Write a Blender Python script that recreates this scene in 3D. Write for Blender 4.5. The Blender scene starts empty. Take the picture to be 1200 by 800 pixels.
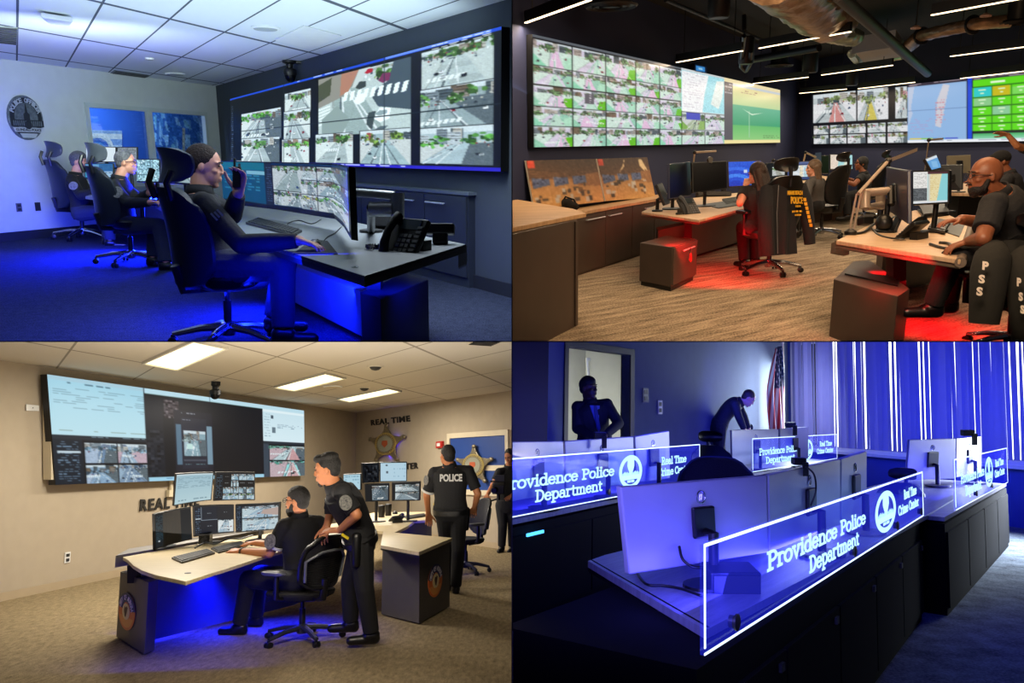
import bpy, bmesh, math, random
import numpy as np
from mathutils import Vector as V, Matrix as M

random.seed(7)
SC = bpy.context.scene
COL = SC.collection
F, CX, CY = 900.0, 600.0, 400.0
CUR = [0]            # room being built
ROOM_OF = {}         # object name -> room number
WT = {}              # object name -> world offset of its mesh (world built things)

# ------------------------------------------------------------------ colours and materials
def lin(c):
 return c / 12.92 if c <= .04045 else ((c + .055) / 1.055) ** 2.4
def hx(h):
 h = h.lstrip('#')
 return tuple(int(h[i:i + 2], 16) / 255 for i in (0, 2, 4))
def hl(h):
 return tuple(lin(c) for c in hx(h)) + (1,)

MATS = {}
def mat(name, col='#808080', rough=.5, metal=0., noise=None, bump=None, spec=.5, coat=0., coord='Object'):
 """Principled material; noise = (scale, second colour, contrast), bump = (scale, strength)."""
 if name in MATS: return MATS[name]
 m = bpy.data.materials.new(name); m.use_nodes = True
 nt = m.node_tree; N = nt.nodes; L = nt.links
 p = N['Principled BSDF']
 p.inputs['Base Color'].default_value = hl(col)
 p.inputs['Roughness'].default_value = rough
 p.inputs['Metallic'].default_value = metal
 p.inputs['Specular IOR Level'].default_value = spec
 p.inputs['Coat Weight'].default_value = coat
 tc = N.new('ShaderNodeTexCoord')
 sc, c2, k = noise if noise else (6., None, .5)
 nz = N.new('ShaderNodeTexNoise'); nz.inputs['Scale'].default_value = sc; nz.inputs['Detail'].default_value = 4
 L.new(tc.outputs[coord], nz.inputs['Vector'])
 r = N.new('ShaderNodeValToRGB')
 a = hl(col); b = hl(c2) if c2 else tuple(x * .93 for x in a[:3]) + (1,)
 r.color_ramp.elements[0].position = .5 - k / 2; r.color_ramp.elements[1].position = .5 + k / 2
 r.color_ramp.elements[0].color = b; r.color_ramp.elements[1].color = a
 L.new(nz.outputs['Fac'], r.inputs['Fac']); L.new(r.outputs['Color'], p.inputs['Base Color'])
 if bump:
  n2 = N.new('ShaderNodeTexNoise'); n2.inputs['Scale'].default_value = bump[0]; n2.inputs['Detail'].default_value = 3
  L.new(tc.outputs[coord], n2.inputs['Vector'])
  bp = N.new('ShaderNodeBump'); bp.inputs['Strength'].default_value = bump[1]; bp.inputs['Distance'].default_value = .01
  L.new(n2.outputs['Fac'], bp.inputs['Height']); L.new(bp.outputs['Normal'], p.inputs['Normal'])
 MATS[name] = m
 return m

def emat(name, col, strength=1., sample=False):
 if name in MATS: return MATS[name]
 m = bpy.data.materials.new(name); m.use_nodes = True
 nt = m.node_tree; N = nt.nodes
 for n in list(N): N.remove(n)
 e = N.new('ShaderNodeEmission'); o = N.new('ShaderNodeOutputMaterial')
 e.inputs['Color'].default_value = hl(col); e.inputs['Strength'].default_value = strength
 nt.links.new(e.outputs[0], o.inputs['Surface'])
 m.cycles.emission_sampling = 'AUTO' if sample else 'NONE'
 MATS[name] = m
 return m

def screen_mat(name, strength=1., sample=False, tint=(1, 1, 1), gloss=.12):
 """A lit display: the picture on it is stored on the mesh as the attribute Col."""
 if name in MATS: return MATS[name]
 m = bpy.data.materials.new(name); m.use_nodes = True
 nt = m.node_tree; N = nt.nodes; L = nt.links
 p = N['Principled BSDF']
 at = N.new('ShaderNodeAttribute'); at.attribute_name = 'Col'
 mx = N.new('ShaderNodeMixRGB'); mx.blend_type = 'MULTIPLY'; mx.inputs['Fac'].default_value = 1
 mx.inputs['Color2'].default_value = tint + (1,)
 L.new(at.outputs['Color'], mx.inputs['Color1'])
 p.inputs['Base Color'].default_value = (.005, .005, .006, 1)
 p.inputs['Roughness'].default_value = .35; p.inputs['Specular IOR Level'].default_value = gloss
 L.new(mx.outputs['Color'], p.inputs['Emission Color'])
 p.inputs['Emission Strength'].default_value = strength
 m.cycles.emission_sampling = 'AUTO' if sample else 'NONE'
 MATS[name] = m
 return m

def print_mat(name='printed_picture', rough=.5):
 """Ink on a flat thing (poster, emblem): colour from the mesh attribute Col."""
 if name in MATS: return MATS[name]
 m = bpy.data.materials.new(name); m.use_nodes = True
 p = m.node_tree.nodes['Principled BSDF']
 at = m.node_tree.nodes.new('ShaderNodeAttribute'); at.attribute_name = 'Col'
 m.node_tree.links.new(at.outputs['Color'], p.inputs['Base Color'])
 p.inputs['Roughness'].default_value = rough
 MATS[name] = m
 return m

def tile_mat(name, col, line, wid=.02, bumpy=True, rough=.9, noise_scale=30, c2=None, emis=0):
 """Suspended ceiling: square tiles on the UV grid with thin grooves."""
 if name in MATS: return MATS[name]
 m = bpy.data.materials.new(name); m.use_nodes = True
 nt = m.node_tree; N = nt.nodes; L = nt.links
 p = N['Principled BSDF']; p.inputs['Roughness'].default_value = rough
 uv = N.new('ShaderNodeUVMap')
 br = N.new('ShaderNodeTexBrick'); br.offset = 0; br.squash = 1
 br.inputs['Scale'].default_value = 1; br.inputs['Brick Width'].default_value = 1; br.inputs['Row Height'].default_value = 1
 br.inputs['Mortar Size'].default_value = wid; br.inputs['Mortar Smooth'].default_value = .1; br.inputs['Bias'].default_value = -.2
 br.inputs['Color1'].default_value = hl(col); br.inputs['Color2'].default_value = hl(c2 or col); br.inputs['Mortar'].default_value = hl(line)
 L.new(uv.outputs[0], br.inputs['Vector']); L.new(br.outputs['Color'], p.inputs['Base Color'])
 nz = N.new('ShaderNodeTexNoise'); nz.inputs['Scale'].default_value = noise_scale
 L.new(uv.outputs[0], nz.inputs['Vector'])
 bp = N.new('ShaderNodeBump'); bp.inputs['Strength'].default_value = .1
 L.new(nz.outputs['Fac'], bp.inputs['Height']); L.new(bp.outputs['Normal'], p.inputs['Normal'])
 MATS[name] = m
 return m

def carpet_mat(name, a, b, scale=(60, 60), fine=300, rough=1., mix=.5):
 """Loop pile carpet: coarse mottling and fine grain over UV in metres."""
 if name in MATS: return MATS[name]
 m = bpy.data.materials.new(name); m.use_nodes = True
 nt = m.node_tree; N = nt.nodes; L = nt.links
 p = N['Principled BSDF']; p.inputs['Roughness'].default_value = rough; p.inputs['Specular IOR Level'].default_value = .1
 uv = N.new('ShaderNodeUVMap'); mp = N.new('ShaderNodeMapping'); mp.inputs['Scale'].default_value = (scale[0], scale[1], 1)
 L.new(uv.outputs[0], mp.inputs['Vector'])
 n1 = N.new('ShaderNodeTexNoise'); n1.inputs['Scale'].default_value = 1; n1.inputs['Detail'].default_value = 5; n1.inputs['Roughness'].default_value = .7
 L.new(mp.outputs[0], n1.inputs['Vector'])
 n2 = N.new('ShaderNodeTexNoise'); n2.inputs['Scale'].default_value = fine; n2.inputs['Detail'].default_value = 2
 L.new(uv.outputs[0], n2.inputs['Vector'])
 ad = N.new('ShaderNodeMath'); ad.operation = 'MULTIPLY_ADD'; ad.inputs[1].default_value = mix
 L.new(n2.outputs['Fac'], ad.inputs[0])
 sc = N.new('ShaderNodeMath'); sc.operation = 'MULTIPLY'; sc.inputs[1].default_value = 1 - mix
 L.new(n1.outputs['Fac'], sc.inputs[0]); L.new(sc.outputs[0], ad.inputs[2])
 r = N.new('ShaderNodeValToRGB'); r.color_ramp.elements[0].position = .36; r.color_ramp.elements[1].position = .64
 r.color_ramp.elements[0].color = hl(a); r.color_ramp.elements[1].color = hl(b)
 L.new(ad.outputs[0], r.inputs['Fac']); L.new(r.outputs['Color'], p.inputs['Base Color'])
 bp = N.new('ShaderNodeBump'); bp.inputs['Strength'].default_value = .4; bp.inputs['Distance'].default_value = .01
 L.new(n2.outputs['Fac'], bp.inputs['Height']); L.new(bp.outputs['Normal'], p.inputs['Normal'])
 MATS[name] = m
 return m

def wood_mat(name, a, b, scale=(2, 30), rough=.4):
 if name in MATS: return MATS[name]
 m = carpet_mat(name, a, b, scale=scale, fine=40, rough=rough, mix=.15)
 m.node_tree.nodes['Principled BSDF'].inputs['Specular IOR Level'].default_value = .4
 for n in m.node_tree.nodes:
  if n.type == 'BUMP': n.inputs['Strength'].default_value = .05
 return m

# ------------------------------------------------------------------ geometry of the rooms
def ray(px, py): return V(((px - CX) / F, 1., -(py - CY) / F))
def pt(px, py, D): return ray(px, py) * D

class Room:
 """A room: the plane of its floor (unit up n, eye height H) as seen from the camera at the world origin."""
 def __init__(s, xc, yh, slope, H):
  a, b = ray(xc, yh), ray(xc + 100, yh + 100 * slope)
  s.n = a.cross(b).normalized()
  if s.n.z < 0: s.n = -s.n
  s.H = H
 def at(s, px, py, z=0.):
  d = ray(px, py); return d * ((z - s.H) / s.n.dot(d))
 def z(s, P): return s.n.dot(P) + s.H
 def drop(s, P, z=0.): return P + s.n * (z - s.z(P))
 def frame(s, P, yaw=0., tilt=True):
  """Matrix at P: local z up, local y pointing away from the viewer turned right by yaw degrees."""
  u = s.n.copy()
  if tilt:
   m = V((P.y, -P.x, 0)).normalized(); u = (u - m * u.dot(m) * .6).normalized()
  d = V((P.x, P.y, 0)); d = (d - u * d.dot(u)).normalized()
  r = d.cross(u)
  a = math.radians(yaw)
  y = d * math.cos(a) + r * math.sin(a)
  x = y.cross(u)
  m4 = M.Identity(4)
  for i in range(3): m4[i][0], m4[i][1], m4[i][2], m4[i][3] = x[i], y[i], u[i], P[i]
  return m4

class Wall:
 """Vertical plane over the floor line A-B (room points on the floor)."""
 def __init__(s, room, A, B):
  s.room, s.A, s.B = room, A, B
  s.u = (B - A).normalized(); s.n = s.u.cross(room.n).normalized()
  if s.n.dot(A) > 0: s.n = -s.n        # towards the viewer
  s.L = (B - A).length
 def hit(s, px, py, off=0.):
  d = ray(px, py); return d * ((s.A + s.n * off).dot(s.n) / d.dot(s.n))
 def sz(s, px, py, off=0.):
  P = s.hit(px, py, off); return ((P - s.A).dot(s.u), s.room.z(P))
 def at(s, a, z, off=0.): return s.A + s.u * a + s.room.n * z + s.n * off
 def quad(s, pix, off=0.): return [s.hit(x, y, off) for x, y in pix]

# ------------------------------------------------------------------ mesh builder
class B:
 def __init__(s): s.v = []; s.f = []; s.uv = None
 def add(s, vs, fs):
  o = len(s.v); s.v += [V(p) for p in vs]; s.f += [tuple(i + o for i in f) for f in fs]; return s
 def hexa(s, a, b):
  """a, b: two quads (4 points each) joined into a box."""
  c = list(a) + list(b)
  return s.add(c, [(3, 2, 1, 0), (4, 5, 6, 7), (0, 1, 5, 4), (1, 2, 6, 5), (2, 3, 7, 6), (3, 0, 4, 7)])
 def slab(s, q, vec): return s.hexa(q, [p + vec for p in q])
 def box(s, c, sx, sy, sz, m=None):
  m = m or M.Identity(4)
  q = [m @ (V(c) + V((x * sx / 2, y * sy / 2, -sz / 2))) for x, y in ((-1, -1), (1, -1), (1, 1), (-1, 1))]
  q2 = [m @ (V(c) + V((x * sx / 2, y * sy / 2, sz / 2))) for x, y in ((-1, -1), (1, -1), (1, 1), (-1, 1))]
  return s.hexa(q, q2)
 def prism(s, pts, vec):
  n = len(pts); vs = list(pts) + [p + vec for p in pts]
  return s.add(vs, [tuple(range(n - 1, -1, -1)), tuple(range(n, 2 * n))] + [(i, (i + 1) % n, n + (i + 1) % n, n + i) for i in range(n)])
 def poly(s, pts): return s.add(pts, [tuple(range(len(pts)))])
 def tube(s, pts, r, n=8, cap=True):
  pts = [V(p) for p in pts]; k = len(pts)
  rr = r if isinstance(r, (list, tuple)) else [r] * k
  T = [(pts[min(i + 1, k - 1)] - pts[max(i - 1, 0)]).normalized() for i in range(k)]
  a = T[0].orthogonal().normalized(); vs = []; fs = []
  for i in range(k):
   a = (a - T[i] * a.dot(T[i])).normalized(); b = T[i].cross(a)
   vs += [pts[i] + (a * math.cos(2 * math.pi * j / n) + b * math.sin(2 * math.pi * j / n)) * rr[i] for j in range(n)]
  for i in range(k - 1):
   for j in range(n):
    fs.append((i * n + j, i * n + (j + 1) % n, (i + 1) * n + (j + 1) % n, (i + 1) * n + j))
  if cap: fs += [tuple(range(n - 1, -1, -1)), tuple((k - 1) * n + j for j in range(n))]
  return s.add(vs, fs)
 def cap(s, p0, p1, r0, r1, n=12):
  """Tapered limb with rounded ends."""
  p0, p1 = V(p0), V(p1); d = (p1 - p0); d = d.normalized() if d.length > 1e-6 else V((0, 0, 1))
  pts, rr = [], []
  for t in (-.98, -.8, -.45): pts.append(p0 + d * r0 * t); rr.append(r0 * math.sqrt(1 - t * t))
  pts += [p0, p1]; rr += [r0, r1]
  for t in (.45, .8, .98): pts.append(p1 + d * r1 * t); rr.append(r1 * math.sqrt(1 - t * t))
  return s.tube(pts, rr, n)
 def ell(s, c, ax, ay, az, nu=16, nv=10):
  c, ax, ay, az = V(c), V(ax), V(ay), V(az); vs = [c - az]; fs = []
  for i in range(1, nv):
   t = -math.pi / 2 + math.pi * i / nv
   for j in range(nu):
    p = 2 * math.pi * j / nu
    vs.append(c + (ax * math.cos(p) + ay * math.sin(p)) * math.cos(t) + az * math.sin(t))
  vs.append(c + az); top = len(vs) - 1
  for j in range(nu):
   fs.append((0, 1 + (j + 1) % nu, 1 + j)); fs.append((top, top - nu + j, top - nu + (j + 1) % nu))
  for i in range(nv - 2):
   for j in range(nu):
    a, b = 1 + i * nu + j, 1 + i * nu + (j + 1) % nu
    fs.append((a, b, b + nu, a + nu))
  return s.add(vs, fs)
 def loft(s, rings, closed=True):
  n = len(rings[0]); vs = [p for r in rings for p in r]; fs = []
  for i in range(len(rings) - 1):
   for j in range(n):
    fs.append((i * n + j, i * n + (j + 1) % n, (i + 1) * n + (j + 1) % n, (i + 1) * n + j))
  if closed: fs += [tuple(range(n - 1, -1, -1)), tuple((len(rings) - 1) * n + j for j in range(n))]
  return s.add(vs, fs)
 def lathe(s, c, axis, prof, n=20):
  c, axis = V(c), V(axis).normalized(); a = axis.orthogonal().normalized(); b = axis.cross(a)
  return s.loft([[c + axis * h + (a * math.cos(2 * math.pi * j / n) + b * math.sin(2 * math.pi * j / n)) * max(r, 1e-4) for j in range(n)] for r, h in prof])
 def sheet(s, P, nu, nv, th=0.):
  """P(u, v) -> point, grid of nu x nv cells."""
  vs = [P(i / nu, j / nv) for j in range(nv + 1) for i in range(nu + 1)]
  return s.add(vs, [(j * (nu + 1) + i, j * (nu + 1) + i + 1, (j + 1) * (nu + 1) + i + 1, (j + 1) * (nu + 1) + i) for j in range(nv) for i in range(nu)])

def fin(me, smooth):
 bm = bmesh.new(); bm.from_mesh(me); bmesh.ops.recalc_face_normals(bm, faces=bm.faces); bm.to_mesh(me); bm.free()
 if smooth:
  for p in me.polygons: p.use_smooth = True
  if smooth == 'auto': me.set_sharp_from_angle(angle=math.radians(40))

def reg(o):
 ROOM_OF[o.name] = CUR[0]; return o

def tagit(o, label=None, cat=None, group=None, kind=None):
 if label: o['label'] = label
 if cat: o['category'] = cat
 if group: o['group'] = group
 if kind: o['kind'] = kind
 return o

def thing(name, label, cat, loc=None, group=None, mtx=None):
 o = bpy.data.objects.new(name, None); COL.objects.link(o); o.empty_display_size = .1
 if mtx is not None: o.matrix_world = mtx; WT[o.name] = V((0, 0, 0))
 else: o.location = loc; WT[o.name] = V(loc)
 return reg(tagit(o, label, cat, group))

def obj(name, b, m, parent=None, smooth=False, bevel=0., label=None, cat=None, group=None, kind=None, mesh=None, uvf=None, solid=0., raw=False):
 if mesh is None:
  me = bpy.data.meshes.new(name)
  off = V((0, 0, 0))
  if parent is not None: off = WT[parent.name]
  elif b.v:
   xs = [p.x for p in b.v]; ys = [p.y for p in b.v]; zs = [p.z for p in b.v]
   off = V(((min(xs) + max(xs)) / 2, (min(ys) + max(ys)) / 2, min(zs)))
  me.from_pydata([tuple(p - off) for p in b.v], [], b.f)
  if not raw: fin(me, smooth)
  if uvf:
   uvl = me.uv_layers.new(name='UVMap')
   for l in me.loops:
    uvl.data[l.index].uv = uvf(me.vertices[l.vertex_index].co + off)
 else:
  me = mesh; off = V((0, 0, 0))
 o = bpy.data.objects.new(name, me); COL.objects.link(o)
 for x in (m if isinstance(m, (list, tuple)) else [m]): me.materials.append(x)
 if parent is not None:
  o.parent = parent; WT[o.name] = off
 else:
  o.location = off; WT[o.name] = off
 if solid:
  md = o.modifiers.new('thick', 'SOLIDIFY'); md.thickness = solid; md.offset = 0
 if bevel:
  md = o.modifiers.new('edge', 'BEVEL'); md.width = bevel; md.segments = 2; md.limit_method = 'ANGLE'
 tagit(o, label, cat, group, kind)
 return reg(o)

def struct(name, b, m, **k): return obj(name, b, m, kind='structure', **k)

def base_of(pts):
 pts = list(pts); c = sum(pts, V((0, 0, 0))) / len(pts); c.z = min(p.z for p in pts); return c

# ------------------------------------------------------------------ pictures on displays
class Img:
 """Small raster, sRGB, row 0 at the top; stored on a grid of vertices."""
 def __init__(s, w, h, bg='#101318'):
  s.w, s.h = w, h; s.a = np.zeros((h, w, 3)); s.a[:] = hx(bg) if isinstance(bg, str) else bg
  s.rng = np.random.default_rng(w * 31 + h)
 def rect(s, u0, v0, u1, v1, c):
  c = hx(c) if isinstance(c, str) else c
  x0, x1 = int(round(u0 * s.w)), int(round(u1 * s.w)); y0, y1 = int(round(v0 * s.h)), int(round(v1 * s.h))
  s.a[max(y0, 0):max(y1, y0 + 1), max(x0, 0):max(x1, x0 + 1)] = c; return s
 def grad(s, u0, v0, u1, v1, c0, c1):
  c0, c1 = np.array(hx(c0)), np.array(hx(c1))
  x0, x1 = int(round(u0 * s.w)), int(round(u1 * s.w)); y0, y1 = int(round(v0 * s.h)), int(round(v1 * s.h))
  t = np.linspace(0, 1, max(y1 - y0, 1))[:, None, None]; s.a[y0:y1, x0:x1] = c0 * (1 - t) + c1 * t; return s
 def poly(s, pts, c):
  c = hx(c) if isinstance(c, str) else c
  X = [p[0] * s.w for p in pts]; Y = [p[1] * s.h for p in pts]
  x0, x1 = max(int(min(X)), 0), min(int(max(X)) + 1, s.w - 1); y0, y1 = max(int(min(Y)), 0), min(int(max(Y)) + 1, s.h - 1)
  if x1 < x0 or y1 < y0: return s
  yy, xx = np.mgrid[y0:y1 + 1, x0:x1 + 1]; ins = np.zeros(xx.shape, bool); n = len(pts)
  for i in range(n):
   xa, ya, xb, yb = X[i], Y[i], X[(i + 1) % n], Y[(i + 1) % n]
   if ya == yb: continue
   ins ^= ((ya > yy) != (yb > yy)) & (xx < (xb - xa) * (yy - ya) / (yb - ya) + xa)
  s.a[y0:y1 + 1, x0:x1 + 1][ins] = c; return s
 def disc(s, u, v, ru, rv, c, r0=0.):
  c = hx(c) if isinstance(c, str) else c
  yy, xx = np.mgrid[0:s.h, 0:s.w]; d = ((xx / s.w - u) / ru) ** 2 + ((yy / s.h - v) / rv) ** 2
  s.a[(d <= 1) & (d >= r0 * r0)] = c; return s
 def lines(s, u0, v0, u1, v1, n, c, seed=1, fill=.7, h=.4):
  """Rows of small print too small to read."""
  rg = random.Random(seed); dv = (v1 - v0) / n
  for i in range(n):
   x = u0
   while x < u1 - .01 * (u1 - u0):
    wd = rg.uniform(.04, .2) * (u1 - u0)
    if rg.random() < fill: s.rect(x, v0 + i * dv, min(x + wd, u1), v0 + (i + h) * dv, c)
    x += wd * 1.3
  return s
 def fuzz(s, u0, v0, u1, v1, k=.06, cell=2):
  x0, x1 = int(u0 * s.w), max(int(u1 * s.w), int(u0 * s.w) + 1); y0, y1 = int(v0 * s.h), max(int(v1 * s.h), int(v0 * s.h) + 1)
  n = s.rng.normal(0, k, ((y1 - y0) // cell + 1, (x1 - x0) // cell + 1)); n = np.kron(n, np.ones((cell, cell)))[:y1 - y0, :x1 - x0]
  s.a[y0:y1, x0:x1] = np.clip(s.a[y0:y1, x0:x1] + n[..., None], 0, 1); return s
 def blob(s, u, v, ru, rv, c, clip):
  x0, x1 = max(int((u - ru) * s.w), int(clip[0] * s.w)), min(int((u + ru) * s.w) + 1, int(clip[2] * s.w)); y0, y1 = max(int((v - rv) * s.h), int(clip[1] * s.h)), min(int((v + rv) * s.h) + 1, int(clip[3] * s.h))
  if x1 <= x0 or y1 <= y0: return
  yy, xx = np.mgrid[y0:y1, x0:x1]; m = (((xx + .5) / s.w - u) / ru) ** 2 + (((yy + .5) / s.h - v) / rv) ** 2 <= 1
  s.a[y0:y1, x0:x1][m] = hx(c)
 def street(s, u0, v0, u1, v1, seed, road='#8b979b', walk='#c5c9c8', green='#4f7a3a', hor=.3, cars=5, lane=None, edge='#05060a', shade='#5b666c', block='#9a8f84', verge=None):
  """A street camera picture: blocks with window rows, trees, road, kerbs, crossings and cars."""
  rg = random.Random(seed); du, dv = u1 - u0, v1 - v0; C = (u0, v0, u1, v1)
  Q = lambda *p: [(u0 + max(0, min(1, x)) * du, v0 + max(0, min(1, y)) * dv) for x, y in p]
  mixc = lambda c, k: '#%02x%02x%02x' % tuple(int(255 * max(0, min(1, x * k))) for x in hx(c))
  s.rect(u0, v0, u1, v1, road)
  for i in range(5): x, y = rg.uniform(-.2, 1), rg.uniform(hor, 1); s.poly(Q((x, y), (x + rg.uniform(.2, .6), y - .04), (x + rg.uniform(.3, .7), y + .08), (x - .1, y + .12)), mixc(road, rg.uniform(.9, 1.07)))
  s.rect(u0, v0, u1, v0 + hor * dv * .4, '#cfd8dc')
  for i in range(9):
   x = rg.uniform(-.1, 1); w = rg.uniform(.08, .26); t = rg.uniform(0, hor * .6); c = rg.choice([block, '#70604f', '#b9b4ac', '#7f8a92', '#4f5a60'])
   s.poly(Q((x, t), (x + w, t + .02), (x + w, hor), (x, hor + .03)), c)
   for r in range(3): s.poly(Q((x + .01, t + .03 + r * .07), (x + w - .01, t + .04 + r * .07), (x + w - .01, t + .06 + r * .07), (x + .01, t + .05 + r * .07)), mixc(c, .6))
  a = rg.uniform(-.5, .4); b = rg.uniform(.55, 1.4); c = rg.uniform(.25, .75)
  s.poly(Q((0, hor), (c - .12, hor), (a, 1), (0, 1)), walk); s.poly(Q((c - .12, hor), (c - .1, hor), (a + .04, 1), (a, 1)), mixc(walk, .8))
  s.poly(Q((c + .12, hor), (1, hor), (1, 1), (b, 1)), walk if rg.random() < .6 else shade)
  if verge:
   s.poly(Q((0, hor + .2), (.35, 1), (0, 1)), verge[0]); s.poly(Q((.78, hor + .2), (1, hor + .15), (1, 1), (.7, 1)), verge[1])
  if lane: s.poly(Q((c - .03, hor), (c + .05, hor), (c + .25, 1), (c - .15, 1)), lane)
  for i in range(4):
   t = rg.uniform(.1, .9); s.poly(Q((c, hor), (c + .012, hor), (a + (b - a) * t + .03, 1), (a + (b - a) * t, 1)), rg.choice(['#d9dedf', shade]))
  if rg.random() < .55:
   x0, y0, k, sl = rg.uniform(0, .4), rg.uniform(.5, .85), rg.uniform(.03, .06), rg.uniform(-.2, .2)
   for i in range(7): x, y = x0 + i * k * 1.5, y0 + i * k * sl; s.poly(Q((x, y), (x + k, y), (x + k * .4, y + .1), (x - k * .6, y + .1)), '#e4e9e8')
  for g in range(4):
   gx, gy = rg.uniform(0, 1), hor + rg.uniform(-.15, .06)
   for i in range(12): s.blob(u0 + (gx + rg.gauss(0, .06)) * du, v0 + (gy + rg.gauss(0, .05)) * dv, rg.uniform(.02, .05) * du, rg.uniform(.02, .06) * dv, mixc(green, rg.choice((.55, .8, 1, 1.3))), C)
  for i in range(22): x, y = rg.random(), hor + rg.uniform(-.08, .14); s.blob(u0 + x * du, v0 + y * dv, .012 * du, .02 * dv, rg.choice(['#2a3034', '#e8eaea', '#8a3a3a', '#c9c4b8', '#3a4a5a']), C)
  for i in range(cars):
   y = rg.uniform(hor + .05, .85); x = rg.uniform(.08, .85); w = .035 + .08 * (y - hor); k = rg.choice(['#e8eaec', '#20262c', '#3a4450', '#b8bec2', '#8e2030', '#f2f2f2', '#2a4a78'])
   s.poly(Q((x - .2 * w, y + w * .75), (x + w, y + w * .5), (x + w * 1.2, y + w * .8), (x, y + w)), mixc(road, .5)); s.poly(Q((x, y), (x + w, y - .02), (x + w * 1.1, y + w * .6), (x + .1 * w, y + w * .8)), k); s.poly(Q((x + .2 * w, y), (x + .8 * w, y - .015), (x + .85 * w, y + .2 * w), (x + .25 * w, y + .25 * w)), mixc(k, .55))
  s.fuzz(u0, v0, u1, v1, .03, 1)
  # black borders between the camera pictures
  s.rect(u0, v0, u1, v0 + 1 / s.h, edge); s.rect(u0, v0, u0 + 1 / s.w, v1, edge)
  return s

def soften(im, k=1):
 for _ in range(k):
  a = np.pad(im.a, ((1, 1), (1, 1), (0, 0)), 'edge')
  im.a = (a[1:-1, 1:-1] * 4 + a[:-2, 1:-1] + a[2:, 1:-1] + a[1:-1, :-2] + a[1:-1, 2:]) / 8
 return im

def blit(name, img, quad, m, parent, off=None, curve=0., mask=None):
 """Mesh grid carrying img as attribute Col. quad: TL, TR, BR, BL (world)."""
 TL, TR, BR, BL = quad; h, w = img.h, img.w
 nrm = (TR - TL).cross(BL - TL).normalized()
 if nrm.dot(TL) > 0: nrm = -nrm
 o3 = (nrm * off) if off else V((0, 0, 0))
 u = np.linspace(0, 1, w)[None, :, None]; v = np.linspace(0, 1, h)[:, None, None]
 P = [np.array(p + o3) for p in (TL, TR, BR, BL)]
 G = (P[0] * (1 - u) + P[1] * u) * (1 - v) + (P[3] * (1 - u) + P[2] * u) * v
 if curve: G = G - np.array(nrm) * curve * (1 - (2 * u - 1) ** 2)
 G = G.reshape(-1, 3) - np.array(WT[parent.name])
 me = bpy.data.meshes.new(name)
 idx = np.arange(h * w).reshape(h, w)
 fc = np.stack([idx[:-1, :-1], idx[1:, :-1], idx[1:, 1:], idx[:-1, 1:]], -1).reshape(-1, 4)
 if mask is not None: fc = fc[mask[:-1, :-1].reshape(-1)]
 if nrm.dot((TR - TL).cross(BL - TL)) < 0: pass
 me.from_pydata(G.tolist(), [], fc.tolist())
 if mask is not None:
  pass
 c = np.clip(img.a, 0, 1).reshape(-1, 3); c = np.where(c <= .04045, c / 12.92, ((c + .055) / 1.055) ** 2.4)
 at = me.color_attributes.new('Col', 'FLOAT_COLOR', 'POINT')
 at.data.foreach_set('color', np.concatenate([c, np.ones((len(c), 1))], 1).astype(np.float32).ravel())
 me.materials.append(m)
 o = bpy.data.objects.new(name, me); COL.objects.link(o); o.parent = parent; WT[o.name] = V((0, 0, 0)) + WT[parent.name]
 return reg(o)

# ------------------------------------------------------------------ lettering
def text_geo(txt, bold=0., depth=0.):
 cu = bpy.data.curves.new('txt', 'FONT'); cu.body = txt; cu.offset = bold; cu.resolution_u = 3; cu.align_x = 'LEFT'
 ob = bpy.data.objects.new('txt', cu); COL.objects.link(ob)
 me = bpy.data.meshes.new_from_object(ob.evaluated_get(bpy.context.evaluated_depsgraph_get()))
 vs = [v.co.copy() for v in me.vertices]; fs = [tuple(p.vertices) for p in me.polygons]
 bpy.data.objects.remove(ob); bpy.data.curves.remove(cu); bpy.data.meshes.remove(me)
 return vs, fs

def text_quad(b, txt, TL, TR, BL, depth=.004, bold=.02, toward=None):
 """Letters filling the parallelogram TL, TR, BL, lifted off it by depth."""
 vs, fs = text_geo(txt, bold)
 if not vs: return b
 x0, x1 = min(v.x for v in vs), max(v.x for v in vs); y0, y1 = min(v.y for v in vs), max(v.y for v in vs)
 nrm = (TR - TL).cross(BL - TL).normalized()
 if nrm.dot(TL) > 0: nrm = -nrm
 P = [TL + (TR - TL) * ((v.x - x0) / (x1 - x0)) + (BL - TL) * ((y1 - v.y) / (y1 - y0)) for v in vs]
 n = len(P)
 # front and back caps plus rim
 ed = {}
 for f in fs:
  for i in range(len(f)):
   e = (f[i], f[(i + 1) % len(f)])
   if (e[1], e[0]) in ed: ed.pop((e[1], e[0]))
   else: ed[e] = 1
 fr = [p + nrm * depth for p in P]
 b.add(fr + P, list(fs) + [(e[0], e[0] + n, e[1] + n, e[1]) for e in ed])
 return b

def text_arc(b, txt, c, ux, uy, r, a0, a1, size, depth=.003, bold=.02, flip=False):
 """Letters along an arc in the plane ux, uy (angles in degrees, clockwise for the upper arc)."""
 nrm = ux.cross(uy)
 if nrm.dot(c) > 0: nrm = -nrm
 nrm.normalize(); k = len(txt)
 for i, ch in enumerate(txt):
  if ch == ' ': continue
  a = math.radians(a0 + (a1 - a0) * (i + .5) / k)
  p = c + ux * math.cos(a) * r + uy * math.sin(a) * r
  up = (ux * math.cos(a) + uy * math.sin(a)) * (-1 if flip else 1); rt = (ux * math.sin(a) - uy * math.cos(a)) * (-1 if flip else 1)
  w = size * .34
  text_quad(b, ch, p - rt * w + up * size / 2 + nrm * .001, p + rt * w + up * size / 2 + nrm * .001, p - rt * w - up * size / 2 + nrm * .001, depth, bold)
 return b

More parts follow.
